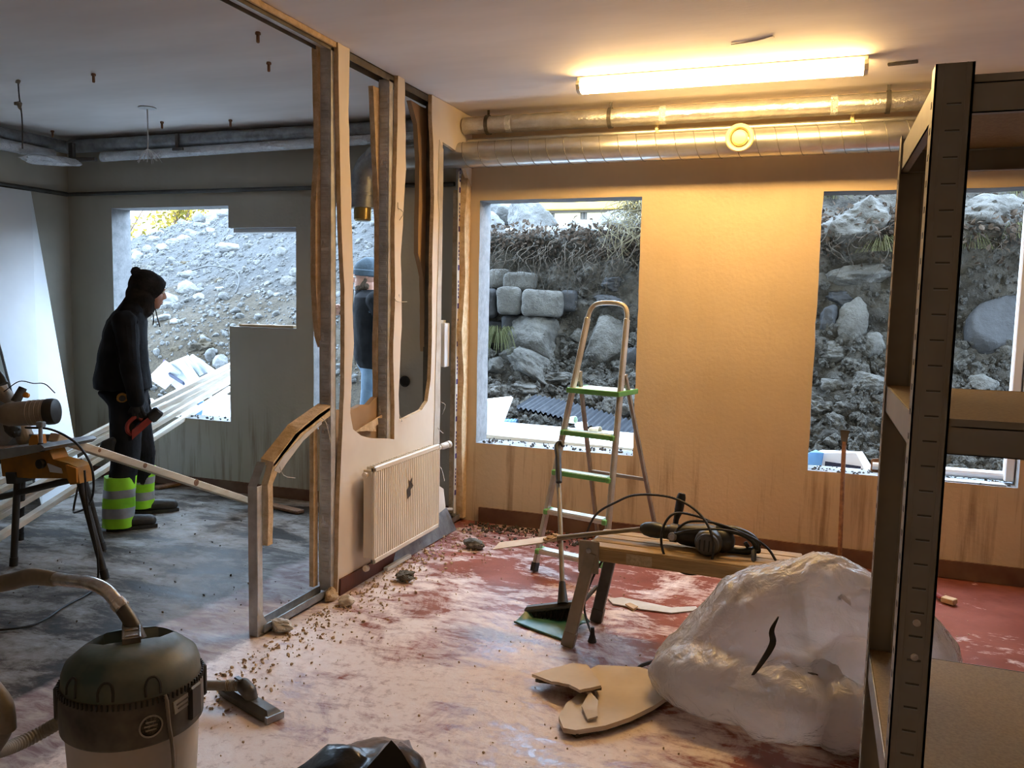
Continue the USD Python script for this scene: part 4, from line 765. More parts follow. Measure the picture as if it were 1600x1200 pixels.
def tuft(c, n, L, seed, droop=.5):
    g = np.random.default_rng(seed); out = []
    for _ in range(n):
        a = g.uniform(0, 2 * np.pi); l = L * g.uniform(.5, 1); d = np.array([np.cos(a), np.sin(a), 0]); b = np.asarray(c) + d * .06 * g.uniform(0, 1)
        out.append(tube([b, b + d * l * .3 + (0, 0, l * .55), b + d * l * .75 + (0, -.03, l * (.6 - droop))], [.004, .001], 3, sm=3))
    return cat(out)
solo('grass_tuft', tuft(at(778, 532, y=7.42) + (0, 0, -.02), 160, .30, 5, .95), 'grass', 'green-grey grass tuft drooping at the left edge of the ladder opening', 'grass', kind='stuff')
for k, (px, py, lab) in enumerate(((1440, 395, 'pale grass tuft on the bank lip between the shelf posts'), (1375, 392, 'pale grass tuft on the bank lip left of the shelf posts'), (1520, 388, 'thin grass tuft on the bank lip right of the shelf post'), (1585, 372, 'grass tuft on the bank lip at the right edge of the picture'), (1590, 310, 'grass on top of the upper rocks at the right edge of the picture'), (1300, 312, 'grass on the upper left corner of the bank behind the shelving'))):
    solo('grass_tuft', tuft(at(px, py, y=7.35 if py > 350 else 8.0), 110, .22, 20 + k, .7), 'grass', lab, 'grass', kind='stuff')
solo('buried_cable', tube([slope_point(300, 428) + (0, 0, .05), slope_point(330, 427) + (0, 0, .10), slope_point(365, 432) + (0, 0, .08), slope_point(374, 444) + (0, 0, .05), slope_point(368, 458)], .010, 6, sm=5), 'black_rubber', 'thin dark cable looping out of the gravel slope', 'cable')

# ------------------------------------------------------------------ sheeting and scraps on the ground outside
def draped(x0, x1, y0, y1, zf, amp, seed, n=90, fr=3.0):
    X, Y = np.meshgrid(np.linspace(x0, x1, n), np.linspace(y0, y1, n), indexing='ij'); p = np.stack([X * fr, Y * fr, 0 * X], -1)
    Z = zf(X, Y) + amp * (np.abs(meshkit.fbm(p, 4, seed) - .5) * 2.2 - .3)
    t = grid_mesh(X, Y, Z); b = grid_mesh(X, Y, Z - .012); b.invert(); return cat(t, b)
solo('white_sheeting', draped(-7.3, -4.45, 5.6, 7.0, lambda X, Y: .30 + .16 * smoothstep(5.9, 7.0, Y) + 0 * X, .22, 61, 110, 3.2), 'tarp_white', 'crumpled white plastic sheeting on the ground outside the stepped opening', 'plastic sheet', smooth=25)
for k, (px, py, Y, w, h, a, lab) in enumerate(((285, 582, 6.7, .42, .30, 20, 'large torn white foam sheet standing in the crumpled sheeting'), (320, 578, 6.8, .34, .22, -28, 'white triangular foam piece beside the large torn one'), (258, 586, 6.6, .28, .2, 40, 'white foam offcut nearest the hooded worker'), (303, 592, 6.55, .12, .5, 8, 'narrow pale green-edged strip leaning in the white offcuts'))):
    c = at(px, py, y=Y)
    solo('foam_sheet', obox(c, (w, .035, h), rot((1, 0, 0), -38) @ rot((0, 1, 0), a), .006), 'tarp_white' if k < 3 else 'tread_top', lab, 'foam sheet')
for k, (px, py, Y, w, h, m, lab) in enumerate(((262, 575, 6.75, .16, .10, 'print_purple', 'dark torn scrap in the white sheeting, nearest the worker'), (276, 592, 6.6, .20, .05, 'navy', 'dark narrow scrap in the white sheeting'), (300, 583, 6.7, .10, .16, 'slate_dark', 'grey slate-coloured scrap in the white sheeting'), (316, 590, 6.6, .18, .06, 'slate_dark', 'grey scrap at the right end of the white sheeting'), (288, 571, 6.85, .22, .05, 'blue_plastic', 'pale blue strip on top of the white sheeting'), (310, 652, 5.75, .30, .05, 'blue_plastic', 'pale blue plastic scrap on the sill of the stepped opening'))):
    solo('sheeting_scrap', obox(at(px, py, y=Y), (w, .02, h), rot((1, 0, 0), -35 - 9 * k) @ rot((0, 1, 0), 25 * (k - 2)), .004), m, lab, 'scrap')  # dark pieces paint shadows between the sheets, blue ones are scraps
solo('white_board', obox((-1.72, 5.95, .555), (1.75, .55, .03), rot((0, 0, 1), 3) @ rot((1, 0, 0), -2), .004), 'white_plastic', 'long white board lying just outside the sill of the ladder opening', 'board')
dm = []
X = np.linspace(-2.25, -1.1, 100); Y = np.linspace(6.25, 6.75, 40); X, Y = np.meshgrid(X, Y, indexing='ij')
Z = .60 + .10 * (Y - 6.25) + .012 * np.sin(X * 150) + .05 * np.sin(X * 2.6 + 1) - .10 * (X + 1.7)
t = grid_mesh(X, Y, Z); b = grid_mesh(X, Y, Z - .02); b.invert()
solo('drainage_mat', cat(t, b), 'mat_black', 'dark ribbed drainage mat on the rubble outside the ladder opening', 'mat', smooth=True)
solo('pipe_offcut', cat(*[tube([at(776 + 0, 661, y=6.35), at(808, 662, y=6.35)], .035, 14)], *[lathe([(.035, -.006), (.040, -.006), (.040, .006), (.035, .006)], at(776, 661, y=6.35) * (1 - s) + at(808, 662, y=6.35) * s, at(808, 662, y=6.35) - at(776, 661, y=6.35), 14) for s in np.linspace(.1, .9, 6)]), 'blue_plastic', 'pale blue corrugated pipe offcut at the left of the drainage mat', 'pipe')
solo('foam_slab', obox(at(766, 660, y=5.75) + (0, 0, 0), (.03, .30, .42), rot((0, 1, 0), -24) @ rot((0, 0, 1), 20), .004), 'white_plastic', 'white panel leaning outside against the left of the ladder opening', 'panel')
for k, (px, py, m, lab) in enumerate(((884, 656, 'tread_top', 'pale green plastic scrap on the drainage mat'), (900, 664, 'white_plastic', 'small white cup lying on the rubble by the stepladder'), (922, 672, 'blind', 'beige paper scrap on the rubble behind the stepladder'))):
    c = at(px, py, y=6.15)
    solo('plastic_scrap', lathe([(.0, 0), (.022, 0), (.03, .09), (.027, .09), (.02, .006), (0, .005)], c, (1, -.3, .1), 14), m, lab, 'scrap')
bp_ = at(1310, 722, y=5.62); bgp = thing('plastic_packet', 'blue and white plastic packet with a dark window on the right-hand sill', 'packet', bp_)
part(bgp, 'wrap', hullm([bp_ + np.array(v) for v in ((-.22, -.02, -.02), (.17, -.06, -.05), (.22, .05, -.05), (-.24, .06, .0), (-.17, .0, .045), (.10, -.02, .07), (.14, .06, .07), (-.1, .07, .06))]), 'white_plastic')
part(bgp, 'blue_corner', hullm([bp_ + np.array(v) for v in ((-.235, -.025, -.022), (-.10, -.042, -.03), (-.245, .06, .0), (-.175, -.004, .05), (-.09, -.02, .055), (-.14, .05, .06))]), 'blue_plastic')
part(bgp, 'dark_window', hullm([bp_ + np.array(v) for v in ((-.08, -.055, -.045), (.13, -.075, -.052), (.13, -.06, -.005), (-.08, -.04, .005), (-.08, -.03, -.03), (.13, -.05, -.03))]), 'navy')
solo('metal_tab', prism(sbox(-.03, -.05, .03, .04).buffer(.012).difference(sbox(-.008, -.008, .008, .008)), at(1372, 730, y=5.46), (1, 0, .1), (0, 0, 1), (0, .006, 0)), 'knot', 'rusty flat tab with a hole on the right-hand sill', 'bracket')

# ------------------------------------------------------------------ yellow building across the bank
hb = thing('yellow_building', 'long yellow building with white wall and beige blinds beyond the bank', 'building', (-9.5, 31, 0))
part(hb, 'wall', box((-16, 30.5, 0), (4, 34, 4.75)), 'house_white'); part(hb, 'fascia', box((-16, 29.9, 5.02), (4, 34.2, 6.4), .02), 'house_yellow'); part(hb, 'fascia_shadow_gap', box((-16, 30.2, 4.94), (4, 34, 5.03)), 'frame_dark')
for k in range(8):
    x0 = -15.6 + k * 2.4
    w_ = part(hb, 'window', box((x0, 30.35, 4.40), (x0 + 2.38, 30.5, 4.96)), 'frame_dark')
    part(w_, 'blind', box((x0 + .12, 30.30, 4.42), (x0 + 1.12, 30.36, 4.94)), 'blind'); part(w_, 'blind', box((x0 + 1.26, 30.30, 4.42), (x0 + 2.26, 30.36, 4.94)), 'blind')
rl = thing('railing', 'white slatted railing in front of the yellow building', 'railing', (-9, 26, 0))
part(rl, 'top_rail', box((-14, 26, 3.98), (0, 26.08, 4.06)), 'house_white'); part(rl, 'bottom_rail', box((-14, 26, 3.30), (0, 26.08, 3.38)), 'house_white')
part(rl, 'slats', cat(*[box((x, 26.02, 3.38), (x + .09, 26.06, 3.98)) for x in np.arange(-14, 0, .16)]), 'house_white', kind='stuff')
for x in np.arange(-14, .1, 2.0): part(rl, 'post', box((x, 25.98, 1.0), (x + .08, 26.06, 4.1)), 'house_white')
structure('far_terrace', box((-20, 25.5, 0), (8, 34, 2.4)), 'straw')
# sunlit yellow shrubs above the gravel ridge
lf = [leaf(1, .55, .4), leaf(1, .6, -.5)]
def shrub(x, y, h, w, n, seed, label):
    g = np.random.default_rng(seed); z0 = float(ground_z(x, y)) - .1
    t = thing('shrub', label, 'shrub', (x, y, z0))
    br = []; tips = []
    for k in range(9):
        a = g.uniform(0, 2 * np.pi); e = np.array([np.cos(a) * w * g.uniform(.3, 1), np.sin(a) * w * .6 * g.uniform(.3, 1), h * g.uniform(.5, 1)])
        p = [(x, y, z0), (x + e[0] * .3, y + e[1] * .3, z0 + e[2] * .5), (x + e[0], y + e[1], z0 + e[2])]; br.append(tube(p, [.05, .012], 5, sm=4)); q = smooth_path(p, 8); tips += list(q[6:])
    part(t, 'branches', cat(br), 'bark')
    tips = np.array(tips); k = g.integers(0, len(tips), n); P = tips[k] + g.normal(0, .22, (n, 3)) - _org[t]; s = g.uniform(.06, .15, n)
    scatter(t + '/foliage', lf, 'leaf_yellow', P, rquat(g, n), np.c_[s, s, s], g.integers(0, 2, n), 'yellow autumn foliage')
for k, (x, y, h, w, lab) in enumerate(((-16.0, 15.5, 2.6, 1.6, 'yellow shrub above the gravel ridge, leftmost in the stepped opening'), (-13.6, 15.0, 2.3, 1.5, 'yellow shrub at the middle of the gravel ridge'), (-12.4, 16.5, 2.6, 1.5, 'yellow shrub at the right end of the gravel ridge, behind the pale stones'))):
    shrub(x, y, h, w, 950, 40 + k, lab)
# ================================================================== THINGS IN THE RIGHT ROOM
# ------------------------------------------------------------------ metal shelving at the right edge
rk = thing('metal_shelving', 'dark grey metal shelving unit with chipboard shelves in the right foreground', 'shelf', (1.1, 1.8, 0))
x0, y0, y1, x1 = .153, 1.50, 2.12, 1.98
levels = [1.92, 1.376, .735, .12]
def angle_post(cx, cy, sx, sy, top):
    w, t = .056, .003
    a = cat(box((cx, cy, 0), (cx + sx * w, cy + sy * t, top)), box((cx, cy, 0), (cx + sx * t, cy + sy * w * .8, top)),
            box((cx + sx * (w - .004), cy, 0), (cx + sx * w, cy + sy * .010, top)), box((cx + sx * .012, cy - sy * .0012, 0), (cx + sx * .0145, cy, top)), box((cx + sx * .044, cy - sy * .0012, 0), (cx + sx * .0465, cy, top)))
    p = part(rk, 'post', a, 'rack', smooth=False)
    sl, hl = [], []
    for z in np.arange(.05, top - .03, .0415):
        sl.append(box((cx + sx * .019, cy - sy * .0008, z), (cx + sx * .040, cy + sy * .001, z + .0028)))
        sl.append(box((cx - sx * .0006, cy + sy * .018, z), (cx + sx * .001, cy + sy * .030, z + .010)))
    part(p, 'slots', cat(sl), 'rack_slot', kind='stuff', smooth=False)  # dark bars paint the shade inside the embossed slots
    part(p, 'slot_lip', cat(*[box((cx + sx * .019, cy - sy * .0022, z - .0012), (cx + sx * .040, cy, z)) for z in np.arange(.05, top - .03, .0415)]), 'steel', kind='stuff', smooth=False)  # brighter steel paints the lit lower edge of each slot
    for z in (.60, .66, .99, 1.05):
        part(p, 'bolt_hole', lathe([(0, 0), (.0062, 0), (.0068, .0012), (.006, .0018), (0, .0018)], (cx + sx * .030, cy, z - .02 if sy > 0 else z), (0, -sy, 0), 12), 'foil')
    return p
for cx, sx in ((x0, 1), (x1, -1)):
    angle_post(cx, y0, sx, 1, 1.940); angle_post(cx, y1, sx, -1, 1.940)
for z in levels:
    for yy_, s in ((y0 + .004, 1), (y1 - .004, -1)):
        part(rk, 'long_beam', cat(box((x0 + .006, yy_, z - .058), (x1 - .006, yy_ + s * .002, z + .001), 0), box((x0 + .006, yy_, z - .058), (x1 - .006, yy_ + s * .016, z - .056)), box((x0 + .006, yy_, z - .013), (x1 - .006, yy_ + s * .020, z - .011))), 'rack', smooth=False)
    for xx_, s in ((x0 + .004, 1), (x1 - .004, -1)):
        part(rk, 'side_beam', cat(box((xx_, y0 + .006, z - .058), (xx_ + s * .002, y1 - .006, z + .001)), box((xx_, y0 + .006, z - .058), (xx_ + s * .016, y1 - .006, z - .056))), 'steel' if z < .9 else 'rack', smooth=False)
    part(rk, 'shelf_board', box((x0 + .007, y0 + .007, z - .011), (x1 - .007, y1 - .007, z + .0005), .001), 'chipboard', smooth=False)

# ------------------------------------------------------------------ stepladder
F, B, Wd = np.array([-1.47, 4.45, 0]), unit((.24, .97, 0)), unit((.97, -.24, 0))
ld = thing('stepladder', 'aluminium stepladder with green-capped treads standing in front of the left of the two bright openings', 'ladder', tuple(F + B * .38 + Wd * .22))
wb, wt, H = .45, .245, 1.56
def rail(z, side, back=False):
    t = z / H
    if not back: q = F + B * (.40 * t) + Wd * ((.5 + side * .5 * (wb + (wt - wb) * t) / wb) * wb)
    else:
        t = z / 1.18; q = F + B * (.78 - .46 * t) + Wd * ((.5 + side * .5 * (.44 + (.30 - .44) * t) / wb) * wb)
    return q + np.array([0, 0, z])
bow = [rail(0, -1), rail(1.0, -1), rail(1.47, -1), rail(1.53, -.88), rail(1.56, -.6), rail(1.563, 0), rail(1.56, .6), rail(1.53, .88), rail(1.47, 1), rail(1.0, 1), rail(0, 1)]
def flatbar(a, b, w=.042, t=.022): return bar(a, b, t, w, .005, up=B)
for s in (-1, 1):
    part(ld, 'front_rail', bar(rail(.02, s), rail(1.47, s), .024, .046, .006, up=B), 'alu')
    part(ld, 'rear_leg', bar(rail(.015, s, True), rail(1.15, s, True), .020, .030, .004, up=B), 'alu_dull')
    part(ld, 'rubber_foot', bar(rail(0, s), rail(.05, s), .03, .052, .004, up=B), 'black_rubber'); part(ld, 'rubber_foot', bar(rail(0, s, True), rail(.04, s, True), .026, .036, .004, up=B), 'black_rubber')
part(ld, 'top_bow', tube([rail(1.45, -1), rail(1.505, -.97), rail(1.54, -.82), rail(1.556, -.5), rail(1.56, 0), rail(1.556, .5), rail(1.54, .82), rail(1.505, .97), rail(1.45, 1)], .0145, 10, sm=3), 'alu')
A_ = np.array([Wd, B, (0, 0, 1)])
for k, z in enumerate((.12, .345, .57, .80)):
    w = np.linalg.norm(rail(z, 1) - rail(z, -1)); c = (rail(z, 1) + rail(z, -1)) / 2
    t_ = part(ld, 'tread', obox(c, (w - .02, .075, .024), A_, .004), 'alu'); part(t_, 'tread_grip', obox(c + (0, 0, .0135), (w - .05, .06, .004), A_, .001), 'alu' if k < 2 else 'tread_top')
    for s in (-1, 1): part(t_, 'green_cap', obox(c + Wd * s * (w / 2 - .012), (.028, .084, .030), A_, .005), 'green_plastic')
    if k >= 2: part(t_, 'green_edge', obox(c - B * .038, (w - .05, .006, .026), A_, .002), 'green_plastic')
z = 1.045; w = np.linalg.norm(rail(z, 1) - rail(z, -1)); c = (rail(z, 1) + rail(z, -1)) / 2 + B * .08
pf = part(ld, 'platform', obox(c, (w + .015, .25, .022), A_, .005), 'tread_top'); part(pf, 'platform_edge', cat(obox(c - B * .125, (w + .03, .010, .030), A_, .003), obox(c + Wd * (w / 2 + .010), (.012, .25, .030), A_, .003), obox(c - Wd * (w / 2 + .010), (.012, .25, .030), A_, .003)), 'green_plastic', 'green rim')
for s in (-1, 1): part(ld, 'hinge_plate', obox(rail(1.12, s) + B * .03, (.006, .10, .06), A_, .002), 'alu_dull')
part(ld, 'rear_brace', bar(rail(.5, -1, True), rail(.5, 1, True), .016, .022, .003), 'alu_dull')

# ------------------------------------------------------------------ broom and dustpan
hk = at(872, 712, y=4.25); bt = at(879, 928, y=3.80)
br = thing('broom', 'long-handled broom with black brush standing on the green dustpan', 'broom', (bt[0], bt[1], 0))
part(br, 'handle', tube([bt, bt * .3 + hk * .7, hk + (0, 0, -.10)], .0125, 10), 'alu_dull')
up_ = unit(hk - bt)
part(br, 'grip', tube([hk - up_ * .16, hk - up_ * .06, hk, hk + up_ * .06 + (-.006, 0, 0), hk + up_ * .085 + (.018, 0, 0), hk + up_ * .06 + (.03, 0, 0)], [.017, .017, .016, .014, .011, .009], 10, sm=4), 'black_plastic', 'black hooked grip')
part(br, 'socket', tube([bt + up_ * .06, bt, bt - up_ * .05], [.016, .022, .028], 12), 'black_plastic')
bd = np.array([.29, .06, .055]); bdir = unit((.95, .10, .22)); bc = bt + (-.045, -.02, -.065)
part(br, 'brush_head', bar(bc - bdir * .14, bc + bdir * .13, .052, .035, .012), 'dark_metal')
bri = []
g = np.random.default_rng(3)
for k in range(420):
    a = bc + bdir * g.uniform(-.14, .13) + np.array([0, g.uniform(-.022, .022), -.012]); d_ = np.array([g.normal(-.004, .008), g.normal(-.010, .010), -g.uniform(.045, .062)])
    bri.append(tube([a, a + d_], [.0035, .002], 3))
part(br, 'bristles', cat(*bri), 'bristle', kind='stuff')
dp0 = np.array([-1.12, 3.72, 0]); dpn = thing('dustpan', 'teal green dustpan lying dusty under the broom by the bench leg', 'dustpan', tuple(dp0))
ex, ey = unit((.93, -.37, 0)), unit((.37, .93, 0))
def dpt(u, w, z): return dp0 + ex * u + ey * w + np.array([0, 0, z])
nU, nW = 24, 16; top_, bot_ = [], []
for iu in range(nU + 1):
    for iw in range(nW + 1):
        u = -.15 + .30 * iu / nU; w = -.12 + .24 * iw / nW; e = smoothstep(.11, .15, abs(u)) * (1 - smoothstep(.02, .12, w)); bk = smoothstep(.03, .12, w)
        z = .004 + .010 * (w + .12) / .24 + .030 * e * smoothstep(-.12, -.02, w) + .050 * bk ** 1.5 * max(0, 1 - (u / .15) ** 2 * .95)
        top_.append(dpt(u * (1 - .15 * bk), w, z + .004)); bot_.append(dpt(u * (1 - .15 * bk), w, z))
def gridf(n1, n2):
    i, j = np.meshgrid(np.arange(n1), np.arange(n2), indexing='ij'); q = i * (n2 + 1) + j
    return np.vstack([np.stack([q, q + n2 + 1, q + n2 + 2], -1).reshape(-1, 3), np.stack([q, q + n2 + 2, q + 1], -1).reshape(-1, 3)])
ff = gridf(nU, nW); part(dpn, 'pan', cat(trimesh.Trimesh(np.array(top_), ff, process=False), trimesh.Trimesh(np.array(bot_), ff[:, ::-1], process=False)), 'pan_green', smooth=True)
part(dpn, 'pan_lip', tube([dpt(-.15, -.12, .007), dpt(0, -.123, .006), dpt(.15, -.12, .007)], .005, 8), 'pan_green')
0 and part(dpn, 'hood', loft([[dpt(u * s, .125 + .012 * s * 0, .02 + .085 * (1 - (u / .13) ** 2) * s) for u in np.linspace(-.12, .12, 16)] + [dpt(u * s, .118, .012) for u in np.linspace(.12, -.12, 16)] for s in (1.0, .6)]), 'pan_green')

# ------------------------------------------------------------------ folding work platform
zt = .47
c00, c10 = at(919, 851, z=zt), at(1158, 883, z=zt); ux_ = unit((c10 - c00) * (1, 1, 0)); uy_ = unit(np.cross((0, 0, 1), ux_)); L = .90; Wp = .30
bench = thing('work_platform', 'low folding work platform with wooden plank top and grey metal legs', 'work platform', tuple((c00 + ux_ * L / 2 + uy_ * Wp / 2) * (1, 1, 0)))
A_ = np.array([ux_, uy_, (0, 0, 1)])
for k in range(4):
    part(bench, 'deck_slat', obox(c00 + ux_ * L / 2 + uy_ * (.036 + k * .0755) - (0, 0, .016), (L, .070, .030), A_, .004), 'wood_deck')
part(bench, 'front_rail', obox(c00 + ux_ * L / 2 + uy_ * .008 - (0, 0, .038), (L, .022, .062), A_, .004), 'wood_deck'); part(bench, 'rear_rail', obox(c00 + ux_ * L / 2 + uy_ * (Wp - .008) - (0, 0, .055), (L, .02, .05), A_, .004), 'wood_deck')
part(bench, 'end_cap', obox(c00 - ux_ * .004 + uy_ * Wp / 2 - (0, 0, .03), (.02, Wp + .01, .05), A_, .004), 'alu_dull')
part(bench, 'sticker', obox(c00 + ux_ * .235 - uy_ * .0035 - (0, 0, .040), (.115, .002, .046), A_), 'label_yellow', 'worn paper sticker')
part(bench, 'sticker', obox(c00 + ux_ * 1.02 - uy_ * .0035 - (0, 0, .040), (.05, .002, .046), A_), 'label_yellow', 'worn paper sticker')
for e, s in ((0.02, -1), (L - .02, 1)):
    for w, m, n_ in ((-.012, 'alu_dull', 0), (Wp - .03, 'dark_metal', 1)):
        tp = c00 + ux_ * (e + (.035 if n_ and s < 0 else 0)) + uy_ * w - (0, 0, .03); ft = tp + ux_ * s * (.09) + uy_ * (-.03 if not n_ else .03); ft[2] = 0.0
        lg = part(bench, 'leg', bar(ft + (0, 0, .01), tp, .055, .032, .004, up=-uy_), m)
        part(lg, 'foot', bar(ft, ft + unit(tp - ft) * .07, .060, .038, .003, up=-uy_), m)
    part(bench, 'hinge', cat(obox(c00 + ux_ * (e - .01) - uy_ * .018 - (0, 0, .05), (.095, .010, .15), rot(uy_, -s * 14) @ np.eye(3) @ np.eye(3) if False else np.array([ux_, uy_, (0, 0, 1)]), .004)), 'alu_dull')
    for dz in (-.02, -.09): part(bench, 'rivet', lathe([(0, 0), (.012, 0), (.011, .006), (0, .008)], c00 + ux_ * (e - .01) - uy_ * .023 + (0, 0, dz), -uy_, 12), 'steel')
    part(bench, 'cross_tube', tube([c00 + ux_ * (e + s * .06) + uy_ * .0 - (0, 0, .30), c00 + ux_ * (e + s * .06) + uy_ * Wp - (0, 0, .30)], .010, 8), 'dark_metal')

# ------------------------------------------------------------------ rotary hammer with spade chisel on the platform
def dk(u, w, z=0): return c00 + ux_ * u + uy_ * w + np.array([0, 0, z])
hm = thing('rotary_hammer', 'black dusty electric chipping hammer with spade chisel on the wooden platform', 'power tool', tuple(dk(.45, .15)))
a_ = unit(dk(1, .02) - dk(0, .30) * 0 - dk(0, .05)); a_ = unit(ux_ * 1 + uy_ * .02 + np.array([0, 0, -.03])); nose = dk(.20, .16, .062)
def ax(t, s=0, z=0): return nose + a_ * t + np.cross((0, 0, 1), a_) * s + np.array([0, 0, z])
part(hm, 'chuck', lathe([(.0, 0), (.016, .0), (.030, .02), (.036, .05), (.036, .085), (.031, .10), (.033, .115), (.030, .14), (0, .14)], ax(0), a_, 24), 'teal_tool')
part(hm, 'gear_housing', blob([bone(ax(.13), .034, ax(.20), .042), bone(ax(.20), .048, ax(.30, 0, .005), .058), bone(ax(.30, 0, .0), .058, ax(.37, 0, -.002), .054)], .015, 6), 'black_plastic')
part(hm, 'motor', lathe([(0, -.05), (.056, -.05), (.060, -.04), (.060, .045), (.056, .06), (.050, .066), (.048, .085), (.040, .094), (0, .096)], ax(.315, -.02, -.004), np.cross(a_, (0, 0, 1)), 28), 'dark_metal', 'round dusty motor end')
for k in range(4): part(hm, 'vent_slot', obox(ax(.285 + .02 * k, -.118, -.004), (.006, .006, .05), frame(a_), .002), 'black_rubber')
part(hm, 'rear_handle', tube([ax(.34, 0, .045), ax(.42, 0, .052), ax(.49, 0, .03), ax(.515, 0, -.005), ax(.49, 0, -.03), ax(.42, 0, -.04), ax(.36, 0, -.03)], [.020, .019, .019, .017, .016, .017, .022], 12, sm=5), 'teal_tool')
part(hm, 'trigger', bar(ax(.465, 0, .006), ax(.480, 0, -.016), .014, .018, .003), 'black_rubber')
part(hm, 'handle_collar', lathe([(.036, -.016), (.042, -.016), (.042, .016), (.036, .016)], ax(.155), a_, 24), 'dark_metal')
part(hm, 'side_handle', tube([ax(.155, .02, .035), ax(.157, .03, .06), ax(.165, .04, .10), ax(.172, .045, .155), ax(.175, .047, .175)], [.012, .013, .020, .021, .015], 14, sm=4), 'black_rubber')
part(hm, 'handle_bolt', lathe([(0, 0), (.018, 0), (.020, .006), (.020, .018), (.012, .024), (.012, .03), (0, .03)], ax(.155, -.038, -.005), np.cross(a_, (0, 0, 1)), 12), 'steel')
ch = ax(0); tip = at(775, 853, y=ch[1] - .06); mid = ch + (tip - ch) * .55
bit = part(hm, 'chisel_shank', tube([ch + a_ * .02, ch + (tip - ch) * .3, mid, ch + (tip - ch) * .60], [.0105, .0105, .013, .016], 10), 'alu_dull')
dd_ = unit(tip - ch); sd_ = unit(np.cross((0, 0, 1), dd_))
P4 = [mid + dd_ * .01 + sd_ * s * .018 + np.array([0, 0, z]) for s in (-1, 1) for z in (-.008, .010)] + [mid + dd_ * .07 + sd_ * s * .055 + np.array([0, 0, z]) for s in (-1, 1) for z in (-.003, .003)] + [tip + sd_ * s * .062 + np.array([0, 0, z]) for s in (-1, 1) for z in (-.0015, .001)]
part(hm, 'chisel_blade', hullm(P4), 'wood_pale', 'pale dusty flat chisel blade')  # pale colour paints reflections on the dusty metal blade
part(hm, 'chisel_mud', cat(*[put(rock((.035, .03, .022), 500 + k, 2, 10, .15), None, mid + dd_ * (.01 + .012 * k) + sd_ * (-.02 + .012 * k) + np.array([0, 0, .006 + .006 * (k % 2)])) for k in range(5)]), 'plaster_bits', 'lump of dried mud', kind='stuff')
part(hm, 'blade_screw', lathe([(0, 0), (.010, 0), (.010, .03), (0, .03)], mid + (0, 0, -.025), (0, 0, 1), 8), 'knot')
cb = [ax(.50, -.01, -.03), ax(.53, -.02, -.02), ax(.50, -.04, .04), ax(.38, -.05, .07), ax(.25, -.03, .10), ax(.16, -.10, .11), ax(.12, -.13, .02), ax(.15, -.15, -.08), ax(.24, -.15, -.13), ax(.33, -.14, -.09), ax(.34, -.12, .03), ax(.27, -.06, .12), ax(.14, .0, .16), ax(-.03, .05, .14), ax(-.14, .10, .08), ax(-.26, .16, -.02), ax(-.34, .24, -.2)]
part(hm, 'cable', tube(cb, .0055, 8, sm=8), 'black_rubber')
cb = [ax(.50, 0, -.02), ax(.53, -.03, .02), ax(.44, -.06, .065), ax(.33, -.05, .085), ax(.22, -.04, .07), ax(.17, -.07, .02), ax(.24, -.10, .05), ax(.36, -.09, .07), ax(.48, -.05, .05), ax(.56, -.02, .0), ax(.60, -.04, -.045)]
part(hm, 'cable', tube(cb, .0055, 8, sm=8), 'black_rubber')
cb = [ax(.50, -.04, -.02), ax(.51, -.10, -.06), ax(.47, -.16, -.12), ax(.45, -.185, -.2), ax(.445, -.19, -.30), ax(.46, -.20, -.47)]
part(hm, 'cable', tube(cb, .0055, 8, sm=6), 'black_rubber')
part(hm, 'strain_relief', tube([ax(.505, -.03, -.02), ax(.51, -.085, -.055), ax(.495, -.12, -.09)], [.012, .010, .008], 10, sm=3), 'black_rubber')
# plug hanging by the leg
pa, pb_ = at(913, 945, y=3.75), at(925, 1008, y=3.60)
plg = thing('cable_plug', 'black mains plug dangling on its cable beside the front platform leg', 'plug', tuple(pb_))
part(plg, 'cable', tube([dk(.06, .20, -.05), pa * .5 + dk(.06, .20, -.05) * .5 + (-.02, 0, 0), pa, pa * .4 + pb_ * .6 + (.004, 0, 0), pb_ + (0, 0, .06)], .0055, 8, sm=6), 'black_rubber')
part(plg, 'plug_body', tube([pb_ + (0, 0, .085), pb_ + (0, 0, .05), pb_ + (0, 0, .02), pb_ + (0, 0, .005)], [.008, .012, .021, .019], 12), 'black_plastic')
for s in (-1, 1): part(plg, 'pin', tube([pb_ + (s * .009, 0, .006), pb_ + (s * .010, -.004, -.012)], .0024, 6), 'steel')

# ------------------------------------------------------------------ big translucent polythene bag
bgc = np.array([.02, 3.30, 0])
def sac(parts, res, seed, lump):
    m = blob(parts, res, 20)
    v = m.vertices; nrm = m.vertex_normals
    rad_ = v - (bgc + (0, 0, .3)); th_ = np.arctan2(rad_[:, 1], rad_[:, 0]); ph_ = np.arctan2(rad_[:, 2], np.hypot(rad_[:, 0], rad_[:, 1]))
    fine = np.abs(meshkit.fbm(np.c_[np.cos(th_) * 5 + 3 * meshkit.fbm(v * 3, 2, 3), np.sin(th_) * 5, ph_ * 2.0 + seed], 4, seed + 11) - .5) * 2
    fold = np.abs(meshkit.fbm(np.c_[v[:, 0] * 4.0 + v[:, 2] * 2.0, v[:, 1] * 4, v[:, 2] * 2.2], 4, seed) - .5) * 2
    cr = np.abs(meshkit.fbm(np.c_[v[:, 0] * 9 - v[:, 2] * 5, v[:, 1] * 9, v[:, 2] * 9 + v[:, 0] * 4], 3, seed + 3) - .5) * 2
    m.vertices = v + nrm * (lump * (fold - .35) + lump * .42 * (cr - .3) + lump * .45 * (fine - .3))[:, None]
    v = m.vertices; v[:, 2] = np.maximum(v[:, 2], .004 + .006 * meshkit.fbm(v * 20, 2, 1)); m.vertices = v
    return m
def E(x, y, z, a, b, c): return ball(bgc + (x, y, z), (a, b, c), 40)
